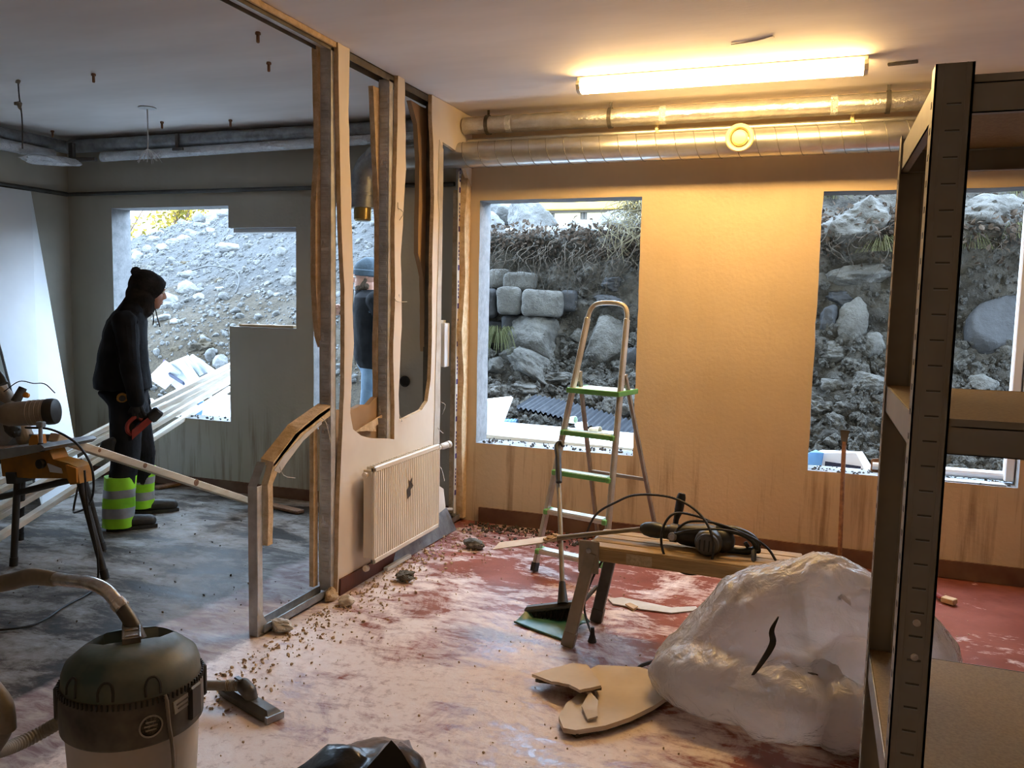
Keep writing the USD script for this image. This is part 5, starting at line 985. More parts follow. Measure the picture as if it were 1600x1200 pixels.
pbag = thing('plastic_bag', 'huge bulging translucent polythene bag slumped on the red floor', 'bag', tuple(bgc))
part(pbag, 'film', sac([Manifold.batch_hull([E(.07, .0, .46, .18, .15, .18), E(.34, .0, .22, .22, .20, .25), E(-.12, .0, .28, .28, .22, .28), E(-.37, -.06, .13, .20, .18, .15), E(.0, .05, .2, .3, .2, .2), E(.25, .0, .38, .16, .15, .18)]), E(-.28, -.17, .13, .29, .17, .16), E(-.05, -.24, .13, .25, .17, .16), E(.2, -.17, .22, .22, .12, .18)], .016, 5, .034), 'film', smooth=True)
part(pbag, 'film_lobe', sac([E(.15, -.26, .13, .145, .14, .15), E(.21, -.26, .10, .19, .13, .11), E(.08, -.22, .20, .09, .09, .12)], .014, 9, .035), 'film', 'gathered lobe of the knotted bag mouth', smooth=True)
part(pbag, 'film_skirt', sac([E(.34, -.22, .06, .22, .16, .075), E(.38, -.14, .12, .2, .15, .14)], .016, 13, .03), 'film', smooth=True)
part(pbag, 'contents', put(rock((.26, .18, .12), 41, 4, 14, .2), None, bgc + (.08, -.02, .22)), 'wood_pale', 'dim dark rubbish showing through the film')
kx = [at(1170, 1062, y=3.0), at(1188, 1038, y=2.99), at(1207, 1006, y=3.0), at(1206, 985, y=3.03), at(1216, 964, y=3.06)]
part(pbag, 'tie_strap', loft([[p + np.array([w * .009 * (.25 + math.sin(math.pi * i_ / 20)), 0, 0]) + np.array([0, q * .006, 0]) for w, q in ((-1, -1), (1, -1), (1, 1), (-1, 1))] for i_, p in enumerate(smooth_path(kx, 5))]), 'bag_black', 'black strap in the gathered fold')  # black strip stands for the shaded gap between dome and lobe
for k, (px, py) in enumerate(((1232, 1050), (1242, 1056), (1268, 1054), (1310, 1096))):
    part(pbag, 'dark_crease', put(rock((.05, .02, .016), 60 + k, 2), None, at(px, py, y=3.03)), 'dusty_black')  # small black lumps paint the shade in the film creases

# ------------------------------------------------------------------ broken boards on the floor
def slab(name, pts, z, th, m, label, cat_, seed, tilt=None, amp=.006, step=.03):
    p = Polygon(wobble(pts, amp, step, seed)).buffer(0); me = prism(p, (0, 0, 0), (1, 0, 0), (0, 1, 0), (0, 0, th)); v = me.vertices.copy()
    v[:, 2] += z
    if tilt is not None: c = v.mean(0); v[:, 2] += (v[:, 0] - c[0]) * tilt[0] + (v[:, 1] - c[1]) * tilt[1]; v[:, 2] -= min(0, v[:, 2].min() - .003)
    return trimesh.Trimesh(v, me.faces, process=False)
def fl(*pp): return [tuple(at(x, y, z=.03)[:2]) for x, y in pp]
b1 = thing('broken_board', 'large broken board with a rounded edge lying beside the plastic bag', 'board', tuple(at(955, 1090, z=0)))
part(b1, 'board', slab('b', fl((873, 1120), (885, 1100), (905, 1085), (935, 1098), (928, 1072), (920, 1050), (935, 1043), (1000, 1048), (1040, 1062), (1046, 1092), (1020, 1108), (985, 1124), (945, 1136), (900, 1142), (880, 1138)), .022, .018, 'x', '', '', 81, (.02, .02), .003), 'broken_board', smooth=False)
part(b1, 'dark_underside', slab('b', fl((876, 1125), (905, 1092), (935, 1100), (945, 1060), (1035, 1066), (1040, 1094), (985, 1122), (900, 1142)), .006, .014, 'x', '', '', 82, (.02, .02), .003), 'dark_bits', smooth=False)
b2 = thing('broken_board', 'smaller torn board with a ragged dark edge left of the large broken one', 'board', tuple(at(890, 1065, z=0)))
part(b2, 'board', slab('b', fl((832, 1060), (868, 1048), (895, 1040), (918, 1046), (938, 1092), (905, 1100), (888, 1086), (862, 1078)), .05, .012, 'x', '', '', 83, (.10, -.10), .007, .02), 'broken_board', smooth=False)
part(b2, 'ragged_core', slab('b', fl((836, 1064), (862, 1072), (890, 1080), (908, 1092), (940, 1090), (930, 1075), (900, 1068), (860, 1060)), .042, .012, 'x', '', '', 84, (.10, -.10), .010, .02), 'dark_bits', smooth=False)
solo('board_flake', slab('b', fl((908, 1112), (922, 1095), (934, 1108), (933, 1128), (918, 1130)), .052, .006, 'x', '', '', 85, (.1, .15), .004, .02), 'broken_board', 'small curled flake on the large broken board', 'flake', smooth=False)
solo('board_flake', slab('b', fl((898, 1038), (908, 1030), (914, 1034), (904, 1042)), .0, .01, 'x', '', '', 86), 'orange_paint', 'small orange-brown chip behind the torn board', 'chip', smooth=False)
solo('cable_clip', tube([at(995, 1048, z=.01), at(1002, 1040, z=.03), at(1022, 1034, z=.03), at(1026, 1040, z=.015), at(1008, 1050, z=.008)], .008, 6, sm=4), 'dusty_black', 'dark bent clip lying between the boards and the plastic bag', 'clip')
solo('paper_strip', slab('b', fl((950, 928), (972, 926), (1010, 934), (1050, 942), (1088, 940), (1092, 946), (1050, 950), (1000, 944), (958, 936)), .0, .006, 'x', '', '', 87, None, .004, .03), 'paper', 'long torn pale strip on the red floor behind the bench leg', 'strip', smooth=False)
solo('wood_chip', slab('b', fl((977, 938), (985, 936), (997, 942), (990, 946)), .0, .012, 'x', '', '', 88), 'wood', 'small wooden chip in front of the torn pale strip', 'wood chip', smooth=False)
solo('plaster_strip', bar(at(602, 890, z=.012), at(640, 868, z=.015), .03, .022, .004), 'paper', 'pale plaster strip lying at the foot of the radiator wall', 'strip')
solo('mortar_lump', put(rock((.13, .10, .075), 91, 3, 12, .15), None, at(741, 849, z=.03)), 'grey_chunk', 'dark mortar lump on the floor before the corner bay', 'rubble')
solo('mortar_lump', put(rock((.12, .09, .06), 92, 3, 14, .25), None, at(632, 901, z=.022)), 'grey_chunk', 'crumbly dark mortar lump on the floor below the radiator', 'rubble')
solo('plaster_lump', put(rock((.09, .10, .07), 93, 3, 12, .1), None, at(517, 928, z=.03)), 'plaster_bits', 'brownish plaster lump at the foot of the first stud', 'rubble')
solo('plaster_lump', put(rock((.09, .08, .06), 94, 3, 12, .1), None, at(541, 940, z=.02)), 'broken_board', 'pale plaster lump in front of the first stud', 'rubble')
solo('plaster_lump', put(rock((.12, .07, .07), 95, 3, 12, .15), None, at(437, 977, z=.03)), 'paper', 'crumpled whitish lump in the floor channel beside the bent stud', 'rubble')
# red handled brush right of the shelf
hbr = thing('hand_brush', 'red handled brush with a wooden end lying on the floor behind the shelving', 'brush', tuple(at(1450, 920, z=0)))
part(hbr, 'handle', bar(at(1396, 888, z=.03), at(1473, 935, z=.02), .03, .02, .006), 'red_paint'); part(hbr, 'wooden_end', bar(at(1473, 935, z=.02), at(1493, 941, z=.02), .05, .03, .004), 'wood')
# crowbar leaning in the right opening
q0, q1 = at(1321, 868, z=.0), at(1319, 690, y=5.30)
cw = thing('crowbar', 'rusty flat-ended crowbar leaning upright against the wall under the right opening', 'crowbar', (q1[0], 5.2, 0))
q0 = np.array([q1[0] + .012, 5.20, 0]); part(cw, 'bar', tube([q0, q1], .013, 8), 'knot'); part(cw, 'flat_end', hullm([q1 + np.array(v) for v in ((-.014, -.010, -.02), (.014, -.010, -.02), (.014, .008, -.02), (-.014, .008, -.02), (-.026, -.003, .07), (.026, -.003, .07), (.026, .003, .07), (-.026, .003, .07))]), 'dark_metal')
# black rubbish bag at the bottom edge
bb = thing('rubbish_bag', 'crumpled shiny black rubbish bag at the bottom edge of the picture', 'bag', (-.55, 1.55, 0))
g = np.random.default_rng(8); pk = [at(510, 1158, y=1.78), at(612, 1152, y=1.72), at(560, 1172, y=1.70)]
cc = (pk[0] + pk[1]) / 2; zt = pk[1][2]
pts = [pk[0], pk[1], pk[0] + (-.13, -.05, -.12), pk[1] + (.15, -.02, -.14), pk[0] + (-.2, .02, -zt * .7), pk[1] + (.28, .02, -zt * .75), cc + (0, .30, -.15), cc + (.0, .34, -zt * .8), cc + (0, -.22, -.10), cc + (.1, -.35, -zt * .7), cc + (-.15, -.3, -zt * .7)]
m_ = to_manifold(hullm(pts + [np.array([p[0] * .85 + cc[0] * .15, p[1], .0]) for p in pts[4:]])).refine_to_length(.022); m_ = tm(m_); m_ = trimesh.Trimesh(m_.vertices, m_.faces, process=True)
v = m_.vertices; kd = np.abs(meshkit.fbm(v * 5.5, 2, 3) - .5) * 2; sag = np.exp(-(((v[:, 0] - pk[2][0]) / .05) ** 2 + ((v[:, 1] - pk[2][1]) / .25) ** 2)) * smoothstep(zt - .12, zt - .01, v[:, 2]) * .05
m_.vertices = v + m_.vertex_normals * (.035 * (kd - .3) + .012 * (np.abs(meshkit.fbm(v * 16, 2, 5) - .5) * 2 - .3))[:, None] - np.c_[0 * sag, 0 * sag, sag]
m_.vertices[:, 2] = np.maximum(m_.vertices[:, 2], .003)
part(bb, 'bag_skin', m_, 'bag_black', smooth=28)

# ------------------------------------------------------------------ demolition crumbs
g = np.random.default_rng(21); cr = [rock((1, .9, .6), 700 + k, 1, 9, .1) for k in range(5)]
def crumbs(name, gen, n, smin, smax, m, label):
    P = gen(n); s = np.exp(g.uniform(np.log(smin), np.log(smax), n)); P[:, 2] = s * .18
    scatter('/World/' + name, cr, m, P, rquat(g, n), np.c_[s, s, s * .8], g.integers(0, 5, n), label, 'debris')
def along(n):
    y = g.uniform(2.4, 5.2, n); off = np.abs(g.normal(0, .16, n)); return np.c_[-2.25 + off * (1 + .4 * (y > 4.6)), y, 0 * y]
crumbs('plaster_crumbs', along, 1100, .003, .022, 'plaster_bits', 'brown plaster crumbs along the foot of the torn partition')
def along2(n): y = g.uniform(2.2, 3.7, n); return np.c_[-2.30 - np.abs(g.normal(0, .06, n)), y, 0 * y]
crumbs('plaster_crumbs', along2, 300, .004, .02, 'plaster_bits', 'brown plaster crumbs left of the bent stud') if False else None
def corner(n): return np.c_[g.uniform(-2.2, -1.2, n), 5.30 - np.abs(g.normal(0, .16, n)), np.zeros(n)]
crumbs('corner_rubble', corner, 500, .005, .032, 'dark_bits', 'dark rubble and dust along the far skirting by the corner')
def field(n): return np.c_[g.uniform(-2.2, .8, n), g.uniform(2.0, 5.0, n), np.zeros(n)]
crumbs('floor_crumbs', field, 700, .003, .011, 'plaster_bits', 'scattered plaster crumbs over the red floor')
def leftf(n): x = g.uniform(-4.6, -2.45, n); return np.c_[x, 2.6 + 2.4 * g.uniform(0, 1, n), np.zeros(n)]
crumbs('dark_crumbs', leftf, 170, .003, .016, 'dark_bits', 'dark crumbs scattered on the grey screed')
for k, (px, py, s) in enumerate(((505, 1112, .05), (500, 1135, .035), (320, 1130, .03), (312, 1158, .035), (330, 1172, .028), (455, 1145, .02), (650, 940, .03), (690, 905, .025), (720, 880, .03))):
    pass
# ================================================================== THINGS IN THE GREY LEFT ROOM
# ------------------------------------------------------------------ white boards leaning on the left wall
def lean(label, b0, b1, t0, t1, name='leaning_board'):
    b0, b1, t0, t1 = (np.asarray(x, float) for x in (b0, b1, t0, t1)); n = unit(np.cross(b1 - b0, t0 - b0)); n = n if n[0] > 0 else -n
    t = thing(name, label, 'board', tuple((b0 + b1) / 2))
    q = [b0, b1, t1, t0]; e = n * .022
    part(t, 'face', hullm([p + e for p in q] + [p + e * .8 for p in q]), 'panel_white', smooth=False)
    part(t, 'core', hullm([p + e * .8 for p in q] + [p for p in q]), 'panel_edge', 'dark edge', smooth=False)
r_b = at(126, 768, z=.0); l_b = at(52, 800, z=0)
dirb = unit((l_b - r_b) * (1, 1, 0))
lean('tall white board leaning on the left wall, the nearer to the corner', r_b + dirb * .56, r_b, (XL + .03, 4.34, 2.335), (XL + .03, 4.93, 2.335))
lean('second white board leaning on the left wall at the edge of the picture', r_b + dirb * 1.42 - (.22, 0, 0), r_b + dirb * .72 - (.22, 0, 0), (XL + .03, 3.55, 2.30), (XL + .03, 4.20, 2.30))

# ------------------------------------------------------------------ battens passing out through the stepped opening
def batten(k, pin, zin, pout, label, ext=1.25, w=.045, h=.036):
    a = at(*pin, z=zin); s = at(*pout, y=D + .1); d = s - a; t0 = -(a[2] - .02) / d[2]
    p0 = a + d * t0; p1 = a + d * (1 + .28 * ext)
    t = thing('batten', label, 'batten', tuple(p0), 'battens through the opening')
    A = frame(p1 - p0); L = np.linalg.norm(p1 - p0)
    v = meshkit.arrays(obox((0, 0, 0), (L, w, h), None, .003), False)
    path = numbered(t, 'timber')
    usdkit.mesh(stage, path, (v[0] @ A + (p0 + p1) / 2 - _org[t], v[1]), MAT['batten'], smooth=30)
for k, (a, b, c, lab) in enumerate((((0, 838), .16, (296, 648), 'lowest white batten of the pile reaching out through the stepped opening'), ((0, 806), .20, (294, 634), 'second white batten from the bottom of the pile'), ((0, 792), .25, (296, 622), 'third white batten from the bottom of the pile'), ((0, 766), .25, (300, 612), 'fourth white batten from the bottom of the pile'), ((0, 752), .30, (302, 600), 'topmost white batten of the pile'))):
    batten(k, a, b, c, lab)
# long plank running from the saw to the floor
pa_, pb2 = at(84, 683, y=3.36), at(398, 786, z=.024)
pl = thing('plank', 'long pine plank sloping from the mitre saw down to the floor', 'plank', tuple(pb2))
part(pl, 'timber', bar(pa_, pb2, .075, .046, .004), 'wood_pale')
ax_ = unit(pb2 - pa_); n_ = np.cross(ax_, (0, 0, 1)); n_ = unit(n_ if n_[1] < 0 else -n_)
for t, s in ((.36, .018), (.62, .026), (.16, .012)): part(pl, 'knot', lathe([(0, 0), (s * .9, 0), (s * .5, .0008), (0, .001)], pa_ + (pb2 - pa_) * t + n_ * .0375 + (0, 0, .004), n_, 14), 'knot', 'dark knot')
for k, (p, q, lab) in enumerate(((at(362, 775, z=.012), at(470, 800, z=.012), 'short dark offcut lying by the plank end along the far wall'), (at(245, 762, z=.012), at(300, 752, z=.012), "dark offcut lying behind the worker's boots"))):
    solo('offcut', bar(p, q, .07, .022, .004), 'knot', lab, 'offcut')

# ------------------------------------------------------------------ mitre saw on a yellow stand
Y0 = 3.36
def sp_(px, py, dy=0.0): return at(px, py, y=Y0 + dy)
st = thing('saw_stand', 'yellow bracketed saw stand with black tubular legs', 'stand', (-3.9, Y0, 0))
def leg(a, b, r=.019):
    l = part(st, 'leg', tube([a, b], r, 14), 'black_plastic'); d = unit(b - a); part(l, 'foot_cap', tube([b - d * .05, b], r * 1.15, 14), 'black_rubber')
f1, f2 = at(21, 884, z=0), at(165, 904, z=0)
leg(sp_(28, 735), f1); leg(sp_(122, 742), f2); bk_ = np.array([-.36, .33, 0]); leg(sp_(28, 735) + bk_, f1 + bk_ * 1.15); leg(sp_(122, 742) + bk_, f2 + bk_ * 1.15)
part(st, 'cross_bar', tube([sp_(-120, 806), sp_(126, 746, -.01)], .019, 14), 'black_plastic'); part(st, 'main_beam', tube([sp_(-150, 742, .02), sp_(20, 716, .02)], .022, 14), 'black_plastic')
def plate(pts, y, d, m, nm, par, lab=None, sm=False):
    q = [sp_(*p)[[0, 2]] for p in pts]; part(par, nm, prism(Polygon(q).buffer(.006).buffer(-.003), (0, y, 0), (1, 0, 0), (0, 0, 1), (0, d, 0)), m, lab, smooth=sm)
plate([(14, 716), (20, 702), (60, 697), (88, 700), (95, 716), (118, 722), (132, 728), (136, 752), (122, 754), (117, 744), (60, 744), (17, 741)], Y0 - .05, .10, 'yellow_paint', 'bracket', st, 'dusty yellow bracket')
plate([(88, 722), (108, 730), (110, 736), (92, 734)], Y0 - .056, .008, 'panel_white', 'bracket_slot', st, 'pale slot in the bracket')
plate([(118, 724), (133, 729), (134, 750), (124, 750)], Y0 - .062, .012, 'orange_paint', 'leg_clamp', st); plate([(24, 736), (38, 736), (40, 752), (26, 752)], Y0 - .06, .12, 'black_plastic', 'leg_socket', st)
part(st, 'knob', cat(lathe([(.022, 0), (.026, .01), (.026, .03), (.012, .034), (0, .034)], sp_(68, 724, -.05), (0, -1, 0), 16)), 'black_rubber')
sw = thing('mitre_saw', 'dusty mitre saw with tan motor on the yellow stand at the left edge', 'saw', tuple(sp_(40, 700)))
plate([(-60, 716), (-60, 704), (20, 698), (106, 688), (111, 692), (104, 697), (30, 712)], Y0 - .17, .34, 'steel', 'table', sw, 'bare metal table')
part(sw, 'fence', cat(obox(sp_(20, 688, .10), (.62, .016, .075), rot((0, 1, 0), 4), .003)), 'steel'); part(sw, 'table_insert', obox(sp_(-10, 703, -.10), (.26, .12, .03), rot((0, 1, 0), 5), .004), 'knot')
plate([(76, 684), (80, 676), (88, 676), (90, 690), (76, 690)], Y0 - .12, .05, 'orange_paint', 'stop_block', sw, 'orange stop block')
part(sw, 'clamp_post', tube([sp_(64, 704, -.15), sp_(63, 660, -.15)], .010, 10), 'steel'); part(sw, 'clamp_head', cat(obox(sp_(64, 663, -.15), (.045, .03, .03), None, .005)), 'steel'); part(sw, 'clamp_foot', lathe([(0, 0), (.020, 0), (.020, .03), (.012, .045), (0, .045)], sp_(64, 705, -.15), (0, 0, 1), 16), 'black_rubber')
mc, mx = sp_(52, 645, -.02), unit((.88, .42, .08))
part(sw, 'motor_housing', lathe([(0, -.16), (.055, -.16), (.066, -.13), (.068, -.02), (.070, 0), (.070, .075), (0, .075)], mc, mx, 28), 'saw_tan', 'tan motor housing')
part(sw, 'motor_cap', lathe([(.071, .072), (.073, .08), (.073, .105), (.068, .122), (.045, .130), (0, .132)], mc, mx, 28), 'black_plastic', 'black ribbed motor cap')
for k in range(4): part(sw, 'housing_rib', lathe([(.0685, 0), (.0715, .002), (.0715, .006), (.0685, .008)], mc + mx * (-.02 + .024 * k), mx, 28), 'saw_tan')
part(sw, 'blade_guard', lathe([(0, -.022), (.13, -.022), (.150, -.012), (.150, .012), (.13, .022), (0, .022)], sp_(-18, 640, .02), (.35, -.94, 0), 40), 'dusty_black', 'round dusty blade guard')
part(sw, 'saw_blade', lathe([(0, -.0015), (.142, -.0015), (.142, .0015), (0, .0015)], sp_(-14, 662, -.02), (.35, -.94, 0), 48), 'steel')
part(sw, 'pivot_arm', blob([bone(sp_(42, 690, .10), .045, sp_(30, 660, .10), .05), bone(sp_(30, 660, .10), .05, sp_(8, 620, .04), .045), bone(sp_(8, 620, .04), .045, sp_(-12, 590, .0), .04)], .015, 5, .006, 20), 'saw_tan', 'tan cast pivot arm')
part(sw, 'top_handle', tube([sp_(6, 600), sp_(-2, 585), sp_(-22, 574), sp_(-40, 580)], [.024, .02, .018, .018], 12, sm=4), 'black_plastic'); part(sw, 'dust_spout', tube([sp_(24, 628, .02), sp_(36, 606, .06)], [.026, .022], 14), 'dusty_black')
part(sw, 'pivot_spring', put(rock((.10, .08, .10), 31, 3, 14, .1), None, sp_(18, 672, .0)), 'dusty_black', 'dusty pivot housing')
part(sw, 'lock_knob', lathe([(0, 0), (.014, 0), (.016, .02), (.008, .026), (0, .026)], sp_(43, 618, -.05), (.3, -.9, .3), 12), 'orange_paint')
part(sw, 'loose_wire', tube([sp_(6, 612), sp_(30, 596), sp_(52, 599), sp_(70, 600), sp_(86, 614)], .0028, 6, sm=6), 'black_rubber')
part(sw, 'cable', tube([sp_(40, 668, -.06), sp_(75, 670, -.08), sp_(104, 682, -.1), sp_(126, 700, -.1), sp_(143, 730, -.08), sp_(146, 765, -.05), sp_(138, 790, 0), sp_(120, 800, .05), sp_(115, 796, .1), sp_(122, 760, .1)], .006, 8, sm=7), 'black_rubber')
part(sw, 'trailing_cable', tube([sp_(132, 735, -.05), sp_(137, 790, -.04), sp_(150, 850, -.04), sp_(153, 880, -.04), at(152, 906, z=.008), at(140, 926, z=.006), at(100, 948, z=.006), at(68, 969, z=.006), at(30, 981, z=.006), at(-60, 988, z=.006)], .0055, 8, sm=7), 'black_rubber')

# ------------------------------------------------------------------ vacuum cleaner
vc = at(206, 1012, z=.555); vx, vy = vc[0], vc[1]; V0 = np.array([vx, vy, 0.0])
vac = thing('vacuum_cleaner', 'dusty drum vacuum cleaner with dark green lid in the left foreground', 'vacuum cleaner', (vx, vy, 0))
def vp(ang, r, z): return V0 + np.array([math.cos(ang) * r, math.sin(ang) * r, z])
va = math.atan2(-vy, -vx)                                    # towards the camera
part(vac, 'drum', lathe([(.0, .05), (.145, .05), (.158, .065), (.168, .20), (.176, .355), (.180, .365), (0, .365)], V0, n=56), 'vac_drum', 'dusty beige drum')
part(vac, 'motor_band', lathe([(.0, .345), (.180, .345), (.187, .352), (.189, .39), (.187, .46), (.180, .480), (0, .48)], V0, n=56), 'vac_band', 'dark dusty motor band')
lid = to_manifold(lathe([(0, .47), (.176, .47), (.181, .478), (.180, .505), (.172, .528), (.158, .540), (.135, .560), (.115, .572), (.06, .578), (0, .578)], V0, n=64))
pock = to_manifold(obox(vp(va, -.045, .585), (.235, .10, .12), frame((-math.sin(va), math.cos(va), 0)), .045))
part(vac, 'lid', lid - pock, 'vac_green', 'dusty dark green lid', smooth=35)
tv, cv = np.array([-math.sin(va), math.cos(va), 0]), np.array([math.cos(va), math.sin(va), 0])
part(vac, 'carry_handle', hullm([vp(va, -.10, .585) + tv * s * .024 + (0, 0, z) for s in (-1, 1) for z in (0, .006)] + [vp(va, .025, .586) + tv * s * .024 + (0, 0, z) for s in (-1, 1) for z in (0, .006)] + [vp(va, .035, .566) + tv * s * .024 for s in (-1, 1)]), 'vac_band')
for k in range(3): part(vac, 'handle_rib', obox(vp(va, -.08 + .045 * k, .594), (.034, .006, .004), frame(tv), .001), 'chrome_dusty')
for s in (-1, 1): part(vac, 'handle_edge', bar(vp(va, -.10, .594) + tv * s * .022, vp(va, .026, .593) + tv * s * .022, .005, .004, .001), 'chrome_dusty')
for k, a in enumerate((-.95, -.35, .30)):
    if k == 0 or True:
        b = va + a; rr = .1815; part(vac, 'lid_arch', tube([vp(b - .13, rr, .485), vp(b - .13, rr - .002, .512), vp(b - .07, rr - .010, .530), vp(b + .03, rr - .010, .530), vp(b + .08, rr - .002, .512), vp(b + .08, rr, .485)], .0035, 6, sm=4), 'black_plastic')
part(vac, 'band_fins', cat(*[obox(vp(a, .1875, .470), (.006, .005, .018), np.array([[math.cos(a), math.sin(a), 0], [-math.sin(a), math.cos(a), 0], [0, 0, 1]]), .001) for a in np.linspace(0, 2 * np.pi, 84, endpoint=False)]), 'black_plastic', kind='stuff')
for a in (va + 1.75, va - 1.75, va + .95):
    part(vac, 'latch', obox(vp(a, .190, .42), (.018, .05, .095), np.array([[math.cos(a), math.sin(a), 0], [-math.sin(a), math.cos(a), 0], [0, 0, 1]]), .005), 'black_plastic')
ba = va + .22
bdg = part(vac, 'badge', lathe([(0, 0), (.030, 0), (.030, .004), (.026, .005), (.025, .003), (0, .003)], vp(ba, .186, .405), (math.cos(ba), math.sin(ba), 0), 28), 'black_plastic', 'round dark badge')
part(bdg, 'badge_ring', lathe([(.0265, .003), (.0265, .0062), (.031, .0062), (.031, .003)], vp(ba, .186, .405), (math.cos(ba), math.sin(ba), 0), 28), 'badge')
tb = np.array([-math.sin(ba), math.cos(ba), 0])
for k, w in enumerate((.026, .034, .028)): part(bdg, 'badge_bar', obox(vp(ba, .1905, .417 - .011 * k), (.002, w, .004), np.array([[math.cos(ba), math.sin(ba), 0], tb, [0, 0, 1]])), 'badge')
la_ = va + .72
part(vac, 'type_plate', obox(vp(la_, .187, .435), (.004, .062, .036), np.array([[math.cos(la_), math.sin(la_), 0], [-math.sin(la_), math.cos(la_), .12], [0, -.12, 1]])), 'badge', 'pale type plate')
for k in range(2): part(vac, 'plate_line', obox(vp(la_, .1895, .441 - .013 * k), (.002, .046 - .01 * k, .004), np.array([[math.cos(la_), math.sin(la_), 0], [-math.sin(la_), math.cos(la_), .12], [0, -.12, 1]])), 'vac_band')
ca = va + .46
part(vac, 'mains_cable', tube([vp(ca - .03, .186, .478), vp(ca - .02, .193, .46), vp(ca, .194, .40), vp(ca + .05, .190, .34), vp(ca + .10, .182, .26), vp(ca + .09, .178, .18), vp(ca + .06, .19, .06), vp(ca + .3, .3, .008)], .0050, 8, sm=6), 'hose', 'dusty grey mains cable')
for a in (va + .8, va - .8, va + 2.4, va - 2.4): part(vac, 'castor', lathe([(0, -.012), (.025, -.012), (.028, 0), (.025, .012), (0, .012)], vp(a, .14, .0275), (math.cos(a + 1), math.sin(a + 1), 0), 18), 'black_rubber')
part(vac, 'castor_skirt', lathe([(0, .03), (.165, .03), (.170, .04), (.16, .062), (0, .062)], V0, n=48), 'black_plastic')
# chrome wand parked in the lid, with its hose
wy = vy + .06
wp = [at(218, 1000, y=wy), at(205, 972, y=wy), at(184, 942, y=wy), at(165, 922, y=wy), at(140, 911, y=wy), at(110, 907, y=wy), at(84, 904, y=wy)]
wa = thing('vacuum_hose', 'bent chrome vacuum wand and ribbed hose resting in the green lid', 'hose', tuple(wp[0]))
part(wa, 'chrome_bend', tube(wp[2:], .0195, 20, sm=6), 'chrome_dusty', 'shiny chrome bend'); part(wa, 'lower_tube', tube([wp[0], wp[1], wp[2] + (wp[2] - wp[3]) * .2], .021, 20, sm=4), 'dark_metal'); part(wa, 'tube_collar', lathe([(.021, -.006), (.0235, -.004), (.0235, .02), (.021, .024)], wp[2], wp[2] - wp[3], 22), 'chrome_dusty')
cu = [at(86, 905, y=wy), at(50, 901, y=wy), at(20, 908, y=wy), at(-8, 914, y=wy)]
part(wa, 'rubber_cuff', tube(cu, [.0225, .026, .027, .026], 18, sm=5), 'hose', 'dusty brown rubber cuff')
def ribbed(path, r, m, nm, par, pitch=.011):
    p = smooth_path(path, 10); s = np.r_[0, np.cumsum(np.linalg.norm(np.diff(p, axis=0), axis=1))]; u = np.arange(0, s[-1], pitch / 4); q = np.stack([np.interp(u, s, p[:, i]) for i in range(3)], 1)
    part(par, nm, tube(q, r * (1 + .055 * np.cos(2 * np.pi * u / pitch)), 16), m, smooth=50)
ribbed([at(-6, 914, y=wy), at(-50, 940, y=wy - .05), at(-85, 1010, y=wy - .10), at(-40, 1075, y=wy - .2), at(-8, 1110, y=wy - .26), at(6, 1140, y=wy - .28), at(-10, 1172, y=wy - .25), at(20, 1166, y=wy - .16), at(62, 1146, y=wy - .08), at(100, 1124, y=wy - .04), at(122, 1112, y=wy)], .020, 'hose', 'ribbed_hose', wa)
part(wa, 'hose_end', tube([at(-20, 1060, y=wy - .30), at(4, 1100, y=wy - .30), at(12, 1140, y=wy - .29)], [.018, .026, .022], 16, sm=4), 'hose')
# floor nozzle
nz = thing('vacuum_nozzle', 'vacuum floor nozzle with dusty tube on the floor beside the green-lidded vacuum', 'nozzle', tuple(at(390, 1095, z=0)))
n0, n1 = at(352, 1072, z=.028), at(430, 1118, z=.022); nd = unit(n1 - n0); ns = unit(np.cross((0, 0, 1), nd))
tb0, tb1 = at(290, 1071, z=.07), at(362, 1071, z=.075)
part(nz, 'suction_tube', tube([tb0 + (tb0 - tb1) * .8, tb1], .0185, 18), 'hose', 'dusty beige tube'); ribbed([tb1 - unit(tb1 - tb0) * .02, tb1 + unit(tb1 - tb0) * .035], .021, 'hose', 'ribbed_coupling', nz, .008)
nb = tb1 + unit(tb1 - tb0) * .045
part(nz, 'elbow', blob([bone(nb, .028, nb + nd * .035 + (0, 0, -.012), .029), bone(nb + nd * .035 + (0, 0, -.012), .029, n0 * .45 + n1 * .55 + (0, 0, .016), .022)], .010, 4), 'dark_metal'); part(nz, 'lever', obox(nb + (-.012, -.012, .03), (.035, .02, .008), frame(nd), .002), 'dark_metal')
part(nz, 'nozzle_head', hullm([n0 * (1 - t) + n1 * t + ns * s * w + (0, 0, z) for t, w in ((0, .030), (1, .030), (.15, .036), (.9, .036)) for s in (-1, 1) for z in (-.021, .002)] + [n0 * (1 - t) + n1 * t + ns * s * .018 + (0, 0, .016) for t in (.1, .92) for s in (-1, 1)]), 'dark_metal')
part(nz, 'nozzle_edge', hullm([n1 + nd * u + ns * s * .037 + (0, 0, z) for u in (-.012, .003) for s in (-1, 1) for z in (-.021, .004)]), 'steel')
